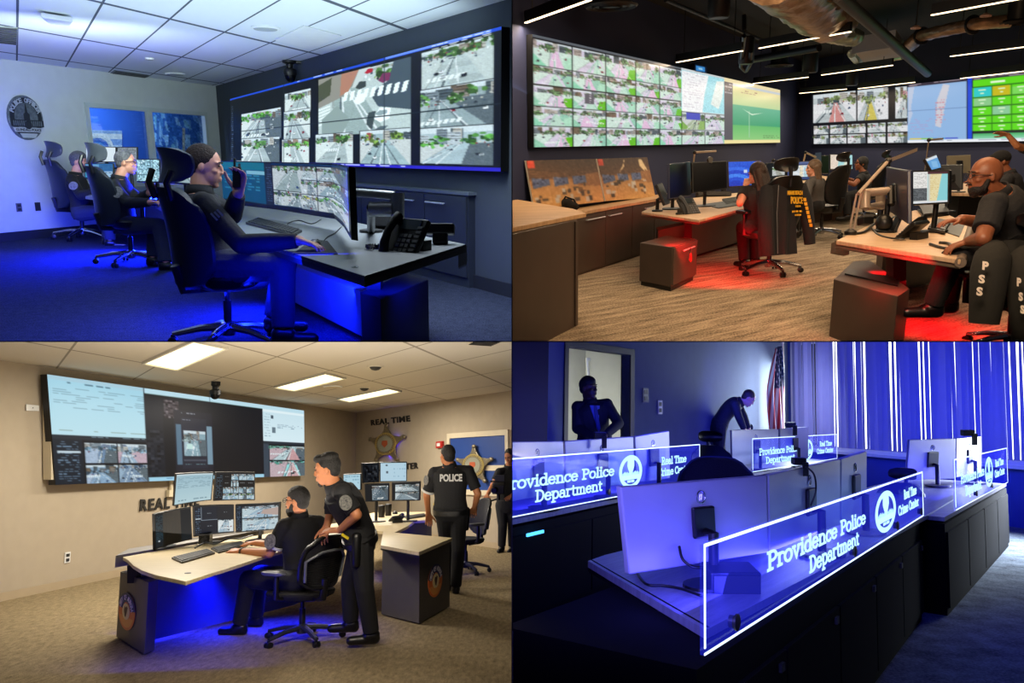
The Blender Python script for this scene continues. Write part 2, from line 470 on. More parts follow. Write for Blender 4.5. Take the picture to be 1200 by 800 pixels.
# slab serif lettering drawn as pen strokes: glyph -> (width, strokes of points), x height 1, cap height 1.45
def _arc(cx, cy, rx, ry, a, b, n=10): return [(cx + rx * math.cos(math.radians(a + (b - a) * i / n)), cy + ry * math.sin(math.radians(a + (b - a) * i / n))) for i in range(n + 1)]
def _sf(x, y, w=.2): return [(x - w, y), (x + w, y)]
GL = {
 'P': (1.05, [[(.25, 0), (.25, 1.45)], _sf(.27, 0, .25), [(.02, 1.45), (.6, 1.45)] + _arc(.6, 1.08, .38, .37, 90, -90) + [(.25, .71)]]),
 'D': (1.2, [[(.25, 0), (.25, 1.45)], [(.02, 1.45), (.5, 1.45)] + _arc(.5, .725, .58, .725, 90, -90, 14) + [(.02, 0)]]),
 'R': (1.2, [[(.25, 0), (.25, 1.45)], _sf(.27, 0, .25), [(.02, 1.45), (.6, 1.45)] + _arc(.6, 1.1, .36, .35, 90, -90) + [(.25, .75)], [(.6, .75), (.98, 0), (1.18, 0)]]),
 'T': (1.1, [[(.55, 0), (.55, 1.45)], _sf(.55, 0, .25), [(.05, 1.15), (.05, 1.45), (1.05, 1.45), (1.05, 1.15)]]),
 'C': (1.15, [_arc(.62, .725, .55, .725, 42, 318, 18), [(1.03, 1.1), (1.03, 1.45)]]),
 'r': (.75, [[(.22, 0), (.22, 1)], _sf(.25, 0, .22), [(.02, 1), (.22, 1)], _arc(.52, .68, .3, .32, 180, 50, 6)]),
 'o': (1.0, [_arc(.5, .5, .43, .5, 0, 360, 20)]),
 'v': (.95, [[(.12, 1), (.47, 0), (.82, 1)], _sf(.12, 1, .14), _sf(.82, 1, .14)]),
 'i': (.5, [[(.25, 0), (.25, 1), (.05, 1)], _sf(.25, 0, .22), [(.25, 1.32), (.25, 1.45)]]),
 'd': (1.05, [_arc(.47, .5, .4, .5, 0, 360, 20), [(.84, 0), (.84, 1.5), (.64, 1.5)], [(.84, 0), (1.02, 0)]]),
 'e': (.95, [[(.08, .54), (.88, .54)] + _arc(.48, .5, .41, .5, 5, 320, 18)]),
 'n': (1.1, [[(.22, 0), (.22, 1), (.04, 1)], _sf(.24, 0, .2), _arc(.55, .65, .33, .35, 180, 0, 8) + [(.88, 0)], _sf(.88, 0, .18)]),
 'c': (.9, [_arc(.48, .5, .41, .5, 45, 315, 16), [(.8, .72), (.8, .98)]]),
 'l': (.5, [[(.25, 0), (.25, 1.5), (.05, 1.5)], _sf(.25, 0, .22)]),
 'p': (1.05, [[(.22, -.45), (.22, 1), (.03, 1)], _sf(.24, -.45, .22), _arc(.56, .5, .4, .5, 0, 360, 20)]),
 'a': (.98, [_arc(.45, .72, .32, .28, 160, 0, 8) + [(.77, .1), (.95, 0)], _arc(.42, .29, .34, .29, 20, 340, 14)]),
 't': (.68, [[(.3, 1.35), (.3, .25)] + _arc(.5, .22, .2, .22, 180, 300, 6), [(.05, 1), (.6, 1)]]),
 'm': (1.6, [[(.22, 0), (.22, 1), (.04, 1)], _sf(.24, 0, .18), _arc(.5, .68, .28, .32, 180, 0, 8) + [(.78, 0)], _sf(.78, 0, .15), _arc(1.06, .68, .28, .32, 180, 0, 8) + [(1.34, 0)], _sf(1.36, 0, .18)]),
 ' ': (.55, []),
}
def serif_line(b, txt, TL, TR, BL, pen=.2, depth=.003):
 """Bold slab serif line; TL..BL spans from cap height to baseline."""
 tot = sum(GL[c][0] + .08 for c in txt); ux = (TR - TL) / tot; uy = (TL - BL) / 1.45
 nrm = (TR - TL).cross(BL - TL).normalized()
 if nrm.dot(TL) > 0: nrm = -nrm
 x0 = 0
 for c in txt:
  w, st = GL[c]
  for s in st:
   n = len(s); L, R = [], []
   closed = n > 3 and abs(s[0][0] - s[-1][0]) < 1e-6 and abs(s[0][1] - s[-1][1]) < 1e-6
   for i in range(n):
    a = s[i - 1] if i else (s[-2] if closed else s[0]); d = s[i + 1] if i < n - 1 else (s[1] if closed else s[-1])
    t1 = V((s[i][0] - a[0], s[i][1] - a[1])); t2 = V((d[0] - s[i][0], d[1] - s[i][1]))
    t1 = t1.normalized() if t1.length > 1e-9 else t2.normalized(); t2 = t2.normalized() if t2.length > 1e-9 else t1
    t = (t1 + t2); t = t.normalized() if t.length > 1e-6 else t1
    k = 1 / max(.5, t.dot(t1)); nn = V((-t.y, t.x)) * pen / 2 * k
    e = V((0, 0))
    if not closed and i == 0: e = -t * pen / 2
    if not closed and i == n - 1: e = t * pen / 2
    L.append((s[i][0] + nn.x + e.x, s[i][1] + nn.y + e.y)); R.append((s[i][0] - nn.x + e.x, s[i][1] - nn.y + e.y))
   W = lambda q, dz: BL + ux * (x0 + q[0]) + uy * q[1] + nrm * dz
   vs = [W(q, depth) for q in L] + [W(q, depth) for q in R] + [W(q, 0) for q in L] + [W(q, 0) for q in R]
   fs = []
   for i in range(n - 1):
    fs += [(i, i + 1, n + i + 1, n + i), (i, 2 * n + i, 2 * n + i + 1, i + 1), (n + i, n + i + 1, 3 * n + i + 1, 3 * n + i)]
   b.add(vs, fs)
  x0 += w + .08
 return b

# ------------------------------------------------------------------ bits used in every room
def lamp(name, kind, loc, energy, col, size=1., size_y=None, aim=None, spread=None):
 l = bpy.data.lights.new(name, kind); l.energy = energy; l.color = hl(col)[:3]
 if kind == 'AREA':
  l.shape = 'RECTANGLE'; l.size = size; l.size_y = size_y or size
  if spread: l.spread = math.radians(spread)
 elif kind == 'POINT': l.shadow_soft_size = size
 elif kind == 'SPOT':
  l.shadow_soft_size = size; l.spot_size = math.radians(spread or 90); l.spot_blend = .8
 o = bpy.data.objects.new(name, l); COL.objects.link(o); o.location = loc
 if aim is not None:
  o.rotation_euler = (V(aim) - V(loc)).to_track_quat('-Z', 'Y').to_euler()
 return o

def wall_mesh(w, s0, s1, z0, z1, holes=(), off=0.):
 """Wall face with rectangular openings (a0, a1, z0, z1)."""
 b = B(); S = sorted({s0, s1, *[h[0] for h in holes], *[h[1] for h in holes]}); Z = sorted({z0, z1, *[h[2] for h in holes], *[h[3] for h in holes]})
 for i in range(len(S) - 1):
  for j in range(len(Z) - 1):
   a, c = (S[i] + S[i + 1]) / 2, (Z[j] + Z[j + 1]) / 2
   if any(h[0] < a < h[1] and h[2] < c < h[3] for h in holes): continue
   b.slab([w.at(S[i], Z[j], off), w.at(S[i + 1], Z[j], off), w.at(S[i + 1], Z[j + 1], off), w.at(S[i], Z[j + 1], off)], w.n * -.12)
 return b

def bar(b, w, a0, z0, a1, z1, wid, off, th):
 """Straight strip on a wall from (a0, z0) to (a1, z1)."""
 d = V((a1 - a0, z1 - z0)).normalized(); p = V((-d.y, d.x)) * wid / 2
 q = [w.at(a0 + p.x, z0 + p.y, off), w.at(a1 + p.x, z1 + p.y, off), w.at(a1 - p.x, z1 - p.y, off), w.at(a0 - p.x, z0 - p.y, off)]
 return b.slab(q, w.n * th)

def rim(b, q, wid, th, nrm):
 """Frame of four strips round the quad q (TL, TR, BR, BL), wid inwards."""
 c = sum(q, V((0, 0, 0))) / 4
 e1 = (q[1] - q[0]).normalized(); e2 = (q[3] - q[0]).normalized()
 i = [q[0] + (e1 + e2) * wid, q[1] + (-e1 + e2) * wid, q[2] + (-e1 - e2) * wid, q[3] + (e1 - e2) * wid]
 for k in range(4):
  b.slab([q[k], q[(k + 1) % 4], i[(k + 1) % 4], i[k]], nrm * th)
 return b

def outlet(w, px, py, label, cat='wall socket', m='white_plastic', sx=.075, sz=.12, name='wall_outlet', group=None):
 a, z = w.sz(px, py)
 t = thing(name, label, cat, w.at(a, z - sz / 2), group)
 q = [w.at(a - sx / 2, z + sz / 2), w.at(a + sx / 2, z + sz / 2), w.at(a + sx / 2, z - sz / 2), w.at(a - sx / 2, z - sz / 2)]
 obj('cover_plate', B().slab(q, w.n * .012), MATS[m], t, bevel=.003)
 for k in (-1, 1):
  c = z + k * sz * .22
  q2 = [w.at(a - sx * .28, c + sz * .14, .012), w.at(a + sx * .28, c + sz * .14, .012), w.at(a + sx * .28, c - sz * .14, .012), w.at(a - sx * .28, c - sz * .14, .012)]
  obj('socket', B().slab(q2, w.n * .004), MATS['dark_grey_plastic'], t)
 return t
# ------------------------------------------------------------------ people
def remesh(b, voxel, it=5, fac=.5):
 me = bpy.data.meshes.new('tmp'); me.from_pydata([tuple(p) for p in b.v], [], b.f); fin(me, False)
 o = bpy.data.objects.new('tmp', me); COL.objects.link(o)
 md = o.modifiers.new('r', 'REMESH'); md.mode = 'VOXEL'; md.voxel_size = voxel; md.use_smooth_shade = True
 sm = o.modifiers.new('s', 'SMOOTH'); sm.iterations = it; sm.factor = fac
 out = bpy.data.meshes.new_from_object(o.evaluated_get(bpy.context.evaluated_depsgraph_get()))
 bpy.data.objects.remove(o); bpy.data.meshes.remove(me)
 for p in out.polygons: p.use_smooth = True
 return out

def grown(name, b, m, parent, voxel=.008, it=5, **k):
 """A single closed surface grown over the shapes of b, under the thing parent (built in world space)."""
 off = WT[parent.name]; b.v = [p - off for p in b.v]
 return obj(name, None, m, parent, mesh=remesh(b, voxel, it), **k)

TORSO = [(-.16, .135, .10), (-.05, .165, .115), (.08, .168, .115), (.3, .15, .105), (.5, .158, .112), (.7, .176, .118), (.86, .172, .108), (.94, .12, .085), (1.0, .066, .066)]
def torso_loft(b, j, f, s, grow=0., t0=-.16, t1=1., wide=1., deep=1., n=24):
 pel, neck, mid = j['pel'], j['neck'], j.get('mid')
 hip = (j['hipR'] - j['hipL']).normalized(); sh = (j['shR'] - j['shL']).normalized(); rings = []
 steps = 16
 for i in range(steps + 1):
  t = t0 + (t1 - t0) * i / steps
  c = (pel * (1 - t) + neck * t) if mid is None else pel * (1 - t) ** 2 + mid * 2 * t * (1 - t) + neck * t * t
  tg = (neck - pel) if mid is None else (mid - pel) * 2 * (1 - t) + (neck - mid) * 2 * t
  tg.normalize()
  k = max(0., min(1., t)); w = (hip * (1 - k) + sh * k); w = (w - tg * w.dot(tg)).normalized(); d = tg.cross(w)
  for q in range(len(TORSO) - 1):
   if TORSO[q][0] <= t <= TORSO[q + 1][0] + 1e-6 or (q == 0 and t < TORSO[0][0]) or q == len(TORSO) - 2: break
  A, C = TORSO[q], TORSO[q + 1]; r = max(0., min(1., (t - A[0]) / (C[0] - A[0])))
  hw = (A[1] + (C[1] - A[1]) * r) * s * wide + grow; hd = (A[2] + (C[2] - A[2]) * r) * s * deep + grow
  rings.append([c + w * (math.copysign(abs(math.cos(a)) ** .85, math.cos(a)) * hw) + d * (math.sin(a) * hd) for a in [2 * math.pi * q2 / n for q2 in range(n)]])
 b.loft(rings)
 return b

def hand(b, wr, d, pn, thumb, s, curl=.5, spread=.3):
 """Palm, four bent fingers of unequal length and a thumb; d along the hand, pn out of the back of the hand, thumb towards the thumb side."""
 d = d.normalized(); pn = (pn - d * pn.dot(d)).normalized(); sd = (thumb - d * thumb.dot(d) - pn * thumb.dot(pn)).normalized()
 for i in range(4):
  o = (.5 - i / 3.) * .06 * s
  b.cap(wr + sd * o * .5, wr + d * .085 * s + sd * o, .019 * s, .0125 * s, 8)
 Ls = [.072, .08, .074, .058]
 for i in range(4):
  p = wr + d * .088 * s + sd * (.5 - i / 3.) * .066 * s; dr = (d + sd * spread * (.5 - i / 3.) * .5).normalized()
  for k, fr in enumerate((.45, .32, .23)):
   a = curl * (.6 + .4 * k)
   dr = (dr * math.cos(a) - pn * math.sin(a)).normalized()
   q = p + dr * Ls[i] * fr * s
   b.cap(p, q, (.0098 - .0012 * k) * s, (.0088 - .0012 * k) * s, 8); p = q
 p = wr + d * .028 * s + sd * .026 * s; dr = (d * .7 + sd * .75 - pn * .25).normalized()
 for k, ln in enumerate((.042, .034, .026)):
  q = p + dr * ln * s; b.cap(p, q, (.0145 - .002 * k) * s, (.0125 - .002 * k) * s, 8); p = q
  dr = (dr + d * .35 - pn * .15 * curl - sd * .25 * k).normalized()
 return b

def head(b, c, hf, hu, s):
 l = hu.cross(hf).normalized(); hu = hf.cross(l).normalized()
 k = s
 b.ell(c + hu * .026 * k - hf * .012 * k, l * .074 * k, hf * .094 * k, hu * .095 * k, 24, 16)
 b.ell(c - hu * .04 * k + hf * .02 * k, l * .058 * k, hf * .07 * k, hu * .068 * k, 20, 12)
 b.ell(c - hu * .092 * k + hf * .06 * k, l * .026 * k, hf * .022 * k, hu * .02 * k)
 b.cap(c + hf * .084 * k + hu * .02 * k, c + hf * .095 * k - hu * .016 * k, .008 * k, .0115 * k, 10)
 for x in (-1, 1):
  b.ell(c + hf * .094 * k - hu * .02 * k + l * .011 * k * x, l * .009 * k, hf * .01 * k, hu * .008 * k, 10, 6)
  b.ell(c + hf * .066 * k + hu * .036 * k + l * .03 * k * x, l * .026 * k, hf * .014 * k, hu * .008 * k, 12, 6)
  b.ell(c + hf * .056 * k - hu * .014 * k + l * .038 * k * x, l * .022 * k, hf * .022 * k, hu * .018 * k, 12, 6)
  e = c + l * .074 * k * x - hf * .012 * k - hu * .002 * k
  b.ell(e, l * .011 * k + hf * -.006 * k, hf * .015 * k, hu * .027 * k, 12, 8)
 b.ell(c + hf * .086 * k - hu * .052 * k, l * .023 * k, hf * .011 * k, hu * .006 * k, 12, 6)
 b.ell(c + hf * .085 * k - hu * .064 * k, l * .019 * k, hf * .011 * k, hu * .007 * k, 12, 6)
 return l, hu

def person(label, j, f, room, s=1., skin=None, shirt=None, trousers=None, shoes=None, hair=None, hairm=None, hf=None, hup=None,
           sleeve='long', hem=-.14, wide=1., deep=1., hands=None, beard=None, glasses=None, group=None, extra=None, leg_r=1., legs=True, arm_r=1., vox=.0075, foot=None, curl=.5, goatee=False):
 u = room.n; f = (f - u * f.dot(u)).normalized(); left = u.cross(f).normalized()
 j = {k: (v.copy() if isinstance(v, V) else v) for k, v in j.items()}
 spine = (j['neck'] - j['pel']).normalized()
 j.setdefault('hipL', j['pel'] + left * .095 * s); j.setdefault('hipR', j['pel'] - left * .095 * s)
 shl = j.get('shdir', left).normalized()
 j.setdefault('shL', j['neck'] - spine * .055 * s + shl * .19 * s); j.setdefault('shR', j['neck'] - spine * .055 * s - shl * .19 * s)
 hf = (hf or f).normalized(); hu = hup or (u * .8 + spine * .2); hu = (hu - hf * hu.dot(hf)).normalized()
 pts = [v for v in j.values() if isinstance(v, V)]
 root = thing('person', label, 'person', base_of(pts), group)
 # the body: one surface from crown to feet
 b = B(); torso_loft(b, j, f, s * .94, 0, wide=wide, deep=deep)
 c = j['head']; l, hu = head(b, c, hf, hu, s)
 b.cap(j['neck'] - spine * .03 * s, c - hu * .05 * s - hf * .02 * s, .064 * s, .057 * s, 16)
 for S in 'LR':
  if 'el' + S not in j: continue
  a = s * arm_r
  b.cap(j['sh' + S], j['el' + S], .052 * a, .041 * a); b.cap(j['el' + S], j['wr' + S], .042 * a, .029 * a)
  b.cap(j['neck'] - spine * .06 * s, j['sh' + S], .044 * s, .05 * s)
  h = (hands or {}).get(S)
  if h: hand(b, j['wr' + S], h[0], h[1], h[2], s * 1.02, h[3] if len(h) > 3 else curl)
  else:
   d = (j['wr' + S] - j['el' + S]).normalized(); hand(b, j['wr' + S], d, u, left * (-1 if S == 'L' else 1), s, curl)
 if legs:
  for S in 'LR':
   b.cap(j['hip' + S], j['kn' + S], .088 * s * leg_r, .058 * s); b.cap(j['kn' + S], j['an' + S], .056 * s, .038 * s)
   d = (foot or {}).get(S, f)
   b.cap(j['an' + S] - u * .05 * s, j['an' + S] + d * .14 * s - u * .055 * s, .034 * s, .026 * s)
 skin = skin or MATS['skin_fair']
 grown('body', b, skin, root, vox * .8, 3)
 # clothing
 if shirt:
  b = B(); torso_loft(b, j, f, s, .008, t0=hem, t1=.965, wide=wide, deep=deep)
  for S in 'LR':
   if 'el' + S not in j: continue
   a = s * arm_r
   b.cap(j['neck'] - spine * .045 * s, j['sh' + S], .055 * s, .068 * s); b.ell(j['sh' + S], left * .07 * a, f * .07 * a, u * .07 * a)
   if sleeve == 'long':
    b.cap(j['sh' + S], j['el' + S], .066 * a, .056 * a); d = j['wr' + S] - j['el' + S]; b.tube([j['el' + S], j['el' + S] + d * .5, j['el' + S] + d * .96], [.056 * a, .052 * a, .042 * a], 14)
   else:
    d = j['el' + S] - j['sh' + S]; b.tube([j['sh' + S], j['sh' + S] + d * sleeve * .6, j['sh' + S] + d * sleeve], [.068 * a, .066 * a, .066 * a], 14)
  grown('shirt', b, shirt, root, vox, 4)
  b = B(); b.tube([j['neck'] - spine * .035 * s - hf * .004, j['neck'] + (c - j['neck']).normalized() * .035 * s - hf * .006], [.082 * s, .07 * s], 20, cap=False)
  obj('collar', b, shirt, root, smooth=True, solid=.008)
 if legs and trousers:
  b = B(); torso_loft(b, j, f, s, .012, t0=-.17, t1=.16, wide=wide, deep=deep)
  for S in 'LR':
   b.cap(j['hip' + S], j['kn' + S], .104 * s * leg_r, .076 * s * leg_r); d = j['an' + S] - j['kn' + S]
   b.tube([j['kn' + S], j['kn' + S] + d * .5, j['kn' + S] + d * .98], [.076 * s * leg_r, .07 * s * leg_r, .064 * s * leg_r], 16)
  grown('trousers', b, trousers, root, vox, 5)
  for S in 'LR':
   d = (foot or {}).get(S, f); d = (d - u * d.dot(u)).normalized(); a = j['an' + S]
   b = B(); b.cap(a - u * .025 * s - d * .02 * s, a - u * .03 * s + d * .02 * s, .05 * s, .05 * s); b.cap(a - u * .052 * s - d * .03 * s, a - u * .06 * s + d * .16 * s, .042 * s, .035 * s)
   sd = d.cross(u)
   sh = obj('shoe', None, shoes or MATS['black_leather'], root, mesh=None) if False else grown('shoe', b, shoes or MATS['black_leather'], root, .007, 3)
   prof = [(-.075, .03), (-.06, .042), (0, .042), (.08, .048), (.15, .045), (.19, .03), (.2, .01)]
   q = [a - u * .1 * s + d * x * s + sd * y * s for x, y in prof] + [a - u * .1 * s + d * x * s - sd * y * s for x, y in reversed(prof)]
   obj('sole', B().prism(q, u * .022 * s), MATS['black_rubber'], sh)
 # hair
 if hair:
  b = B(); k = s
  E = lambda o, ax, ay, az: b.ell(c + l * o[0] * k + hf * o[1] * k + hu * o[2] * k, l * ax * k, hf * ay * k, hu * az * k, 22, 14)
  if hair in ('short', 'fade', 'quiff'):
   E((0, -.024, .042), .079, .094, .09); E((0, -.055, -.005), .07, .05, .06)
   if hair == 'quiff':
    E((0, .04, .1), .062, .05, .034); E((0, -.03, .1), .074, .08, .042)
   if hair == 'fade': E((0, -.01, .07), .076, .092, .07)
  if hair == 'tied':
   E((0, -.026, .04), .08, .097, .094); E((0, -.06, .0), .068, .055, .06); E((0, -.128, .02), .026, .03, .03); E((0, -.15, -.01), .018, .022, .04)
  if hair in ('long', 'long_back'):
   E((0, -.022, .04), .083, .098, .096)
   for x in (-.055, -.03, 0, .03, .055):
    b.cap(c + l * x * k - hf * .06 * k + hu * .03 * k, c + l * x * 1.35 * k - hf * .085 * k - hu * .3 * k, .04 * k, .032 * k)
   for x in (-1, 1): b.cap(c + l * .072 * x * k - hf * .02 * k + hu * .02 * k, c + l * .09 * x * k - hf * .05 * k - hu * .24 * k, .024 * k, .022 * k)
  if hair == 'cap':
   E((0, -.012, .05), .086, .105, .085); b.cap(c + hf * .08 * k + hu * .055 * k, c + hf * .15 * k + hu * .045 * k, .045 * k, .03 * k)
  if hair == 'bob':
   E((0, -.024, .035), .088, .1, .1); E((0, -.06, -.05), .08, .055, .09)
  grown('cap' if hair == 'cap' else 'hair', b, hairm or MATS['hair_dark'], root, .006, 3)
 for x in (-1, 1):
  obj('eye', B().ell(c + hf * .079 * s + hu * .018 * s + l * .03 * s * x, l * .012 * s, hf * .008 * s, hu * .0055 * s, 10, 6), MATS['eye_dark'], root, smooth=True)
  obj('eyebrow', B().cap(c + hf * .086 * s + hu * .04 * s + l * .016 * s * x, c + hf * .078 * s + hu * .04 * s + l * .046 * s * x, .005 * s, .003 * s, 8), hairm or MATS['hair_dark'], root, smooth=True)
 if beard and goatee:
  b = B(); k = s; b.ell(c - hu * .098 * k + hf * .066 * k, l * .026 * k, hf * .02 * k, hu * .022 * k); b.ell(c - hu * .04 * k + hf * .088 * k, l * .026 * k, hf * .01 * k, hu * .005 * k); grown('beard', b, hairm, root, .005, 2)
 elif beard:
  b = B(); k = s
  b.ell(c - hu * .075 * k + hf * .035 * k, l * .06 * k, hf * .062 * k, hu * .045 * k, 18, 10); b.ell(c - hu * .1 * k + hf * .06 * k, l * .032 * k, hf * .03 * k, hu * .026 * k)
  b.ell(c - hu * .04 * k + hf * .09 * k, l * .03 * k, hf * .012 * k, hu * .006 * k)
  for x in (-1, 1): b.cap(c + l * .066 * x * k - hu * .02 * k + hf * .01 * k, c + l * .056 * x * k - hu * .07 * k + hf * .03 * k, .014 * k, .02 * k)
  grown('beard', b, hairm if beard is True else beard, root, .006, 2)
 if glasses:
  g = thing_part('glasses', root); b = B(); b2 = B()
  for x in (-1, 1):
   o = c + hf * .1 * s + hu * .016 * s + l * .032 * s * x
   ring = [o + l * .025 * s * math.cos(a) + hu * .018 * s * math.sin(a) for a in [2 * math.pi * i / 14 for i in range(15)]]
   b.tube(ring, .0022 * s, 6); b.tube([o + l * .025 * s * x, c + l * .078 * s * x + hf * .06 * s + hu * .02 * s, c + l * .08 * s * x - hf * .02 * s + hu * .012 * s], .0024 * s, 6)
  b.tube([c + hf * .102 * s + hu * .02 * s - l * .008 * s, c + hf * .102 * s + hu * .02 * s + l * .008 * s], .002 * s, 6)
  obj('frame', b, MATS['black_plastic'] if glasses is True else glasses, g, smooth=True)
 if extra: extra(root, j, f, u, left, l, hf, hu, s)
 return root

def thing_part(name, parent):
 o = bpy.data.objects.new(name, None); COL.objects.link(o); o.parent = parent; WT[o.name] = WT[parent.name]; o.empty_display_size = .05
 return reg(o)

def patch(root, c, nrm, up, w, h, m, m2=None, name='shoulder_patch', label=None):
 """Embroidered badge: a flat rounded shield sitting on a sleeve."""
 nrm = nrm.normalized(); up = (up - nrm * up.dot(nrm)).normalized(); sd = up.cross(nrm)
 q = lambda k: [c + sd * math.cos(a) * w / 2 * k + up * math.sin(a) * h / 2 * k for a in [2 * math.pi * i / 20 for i in range(20)]]
 o = obj(name, B().prism(q(1), nrm * .004), m, root, label=label)
 if m2:
  obj('patch_centre', B().prism([p + nrm * .004 for p in q(.8)], nrm * .002), m2, o)
 return o

def belt(root, j, f, u, s, m, grow=.03, t=.02, wide=1., deep=1.):
 b = B(); torso_loft(b, j, f, s, grow, t0=t, t1=t + .1, wide=wide, deep=deep); return obj('belt', b, m, root, smooth='auto')

# ------------------------------------------------------------------ office chairs (built once per kind at the origin, facing +y, then copied)
def ring_pts(cx, cy, cz, rx, ry, n=20, p=1.): 
 return [V((cx + rx * math.copysign(abs(math.cos(a)) ** p, math.cos(a)), cy + ry * math.copysign(abs(math.sin(a)) ** p, math.sin(a)), cz)) for a in [2 * math.pi * i / n for i in range(n)]]

def chair_base(t, m_leg, m_cast, rot=0., R=.32):
 b = B(); cs = []
 for k in range(5):
  a = rot + 2 * math.pi * k / 5; d = V((math.cos(a), math.sin(a), 0))
  b.tube([d * .03 + V((0, 0, .125)), d * R * .5 + V((0, 0, .115)), d * R + V((0, 0, .075))], [.03, .024, .018], 8); cs.append(d)
 b.lathe((0, 0, .07), (0, 0, 1), [(.045, 0), (.05, .03), (.045, .08), (.03, .09)])
 base = obj('star_base', b, m_leg, t, smooth='auto')
 for d in cs:
  s = V((-d.y, d.x, 0)); c = B(); o = d * R
  c.tube([o + V((0, 0, .075)), o + V((0, 0, .05))], .012, 8)
  for x in (-1, 1): c.lathe(o + s * .006 * x + V((0, 0, .03)), s * x, [(.02, 0), (.03, .003), (.03, .018), (.022, .022)], 14)
  obj('caster', c, m_cast, t, smooth='auto')
 b = B().tube([V((0, 0, .13)), V((0, 0, .3))], .026, 14); b.tube([V((0, 0, .28)), V((0, 0, .42))], .016, 12)
 obj('gas_lift', b, m_cast, t, smooth='auto')
 return base

def chair_seat(t, m, z=.47, w=.25, d=.25, th=.08):
 b = B(); rings = []
 for zz, k in ((-th, .8), (-th * .7, .95), (-.02, 1.), (-.005, .97), (.0, .88)): rings.append(ring_pts(0, .02, z + zz, w * k, d * k, 28, .6))
 b.loft(rings); return obj('seat', b, m, t, smooth='auto')

def chair_back(t, m, z0, z1, w0, w1, wtop, y=-.24, lean=.12, curve=.06, th=.06, name='backrest', bevel_mat=None):
 """Curved shell from z0 to z1: width w0 below, w1 at the middle, wtop above."""
 def P(u, v, o):
  z = z0 + (z1 - z0) * v
  w = (w0 * (1 - v) ** 2 + 2 * w1 * 1.08 * v * (1 - v) + wtop * v * v)
  e = 1 - .06 * (2 * v - 1) ** 6
  x = (2 * u - 1) * w * e
  zz = z - .14 * (z1 - z0) * (abs(2 * u - 1) ** 4) * (1 if v > .5 else -1) * abs(2 * v - 1) ** 3
  return V((x, y - lean * v + .03 * math.sin(v * math.pi) + curve * (2 * u - 1) ** 2 - o, zz))
 nu, nv = 16, 20; b = B()
 b.sheet(lambda u, v: P(u, v, 0), nu, nv); k = (nu + 1) * (nv + 1)
 b.sheet(lambda u, v: P(u, v, th * (1 - .7 * abs(2 * u - 1) ** 3)), nu, nv)
 G = lambda i, jj: jj * (nu + 1) + i
 loop = [G(i, 0) for i in range(nu)] + [G(nu, jj) for jj in range(nv)] + [G(i, nv) for i in range(nu, 0, -1)] + [G(0, jj) for jj in range(nv, 0, -1)]
 for i in range(len(loop)): b.f.append((loop[i], loop[(i + 1) % len(loop)], loop[(i + 1) % len(loop)] + k, loop[i] + k))
 return obj(name, b, m, t, smooth='auto'), P

def chair_arms(t, m_post, m_pad, x=.29, z=.68, y0=-.12, y1=.14):
 for s in (-1, 1):
  b = B(); b.tube([V((s * .2, -.02, .43)), V((s * x, -.02, .45)), V((s * x, -.02, z - .02))], [.022, .024, .022], 10)
  arm = obj('armrest', b, m_post, t, smooth='auto')
  b = B(); b.loft([ring_pts(s * x, (y0 + y1) / 2, z + zz, .045 * k, (y1 - y0) / 2 * k, 18, .6) for zz, k in ((-.02, .85), (-.01, 1), (.008, 1), (.015, .85))])
  obj('arm_pad', b, m_pad, arm, smooth='auto')

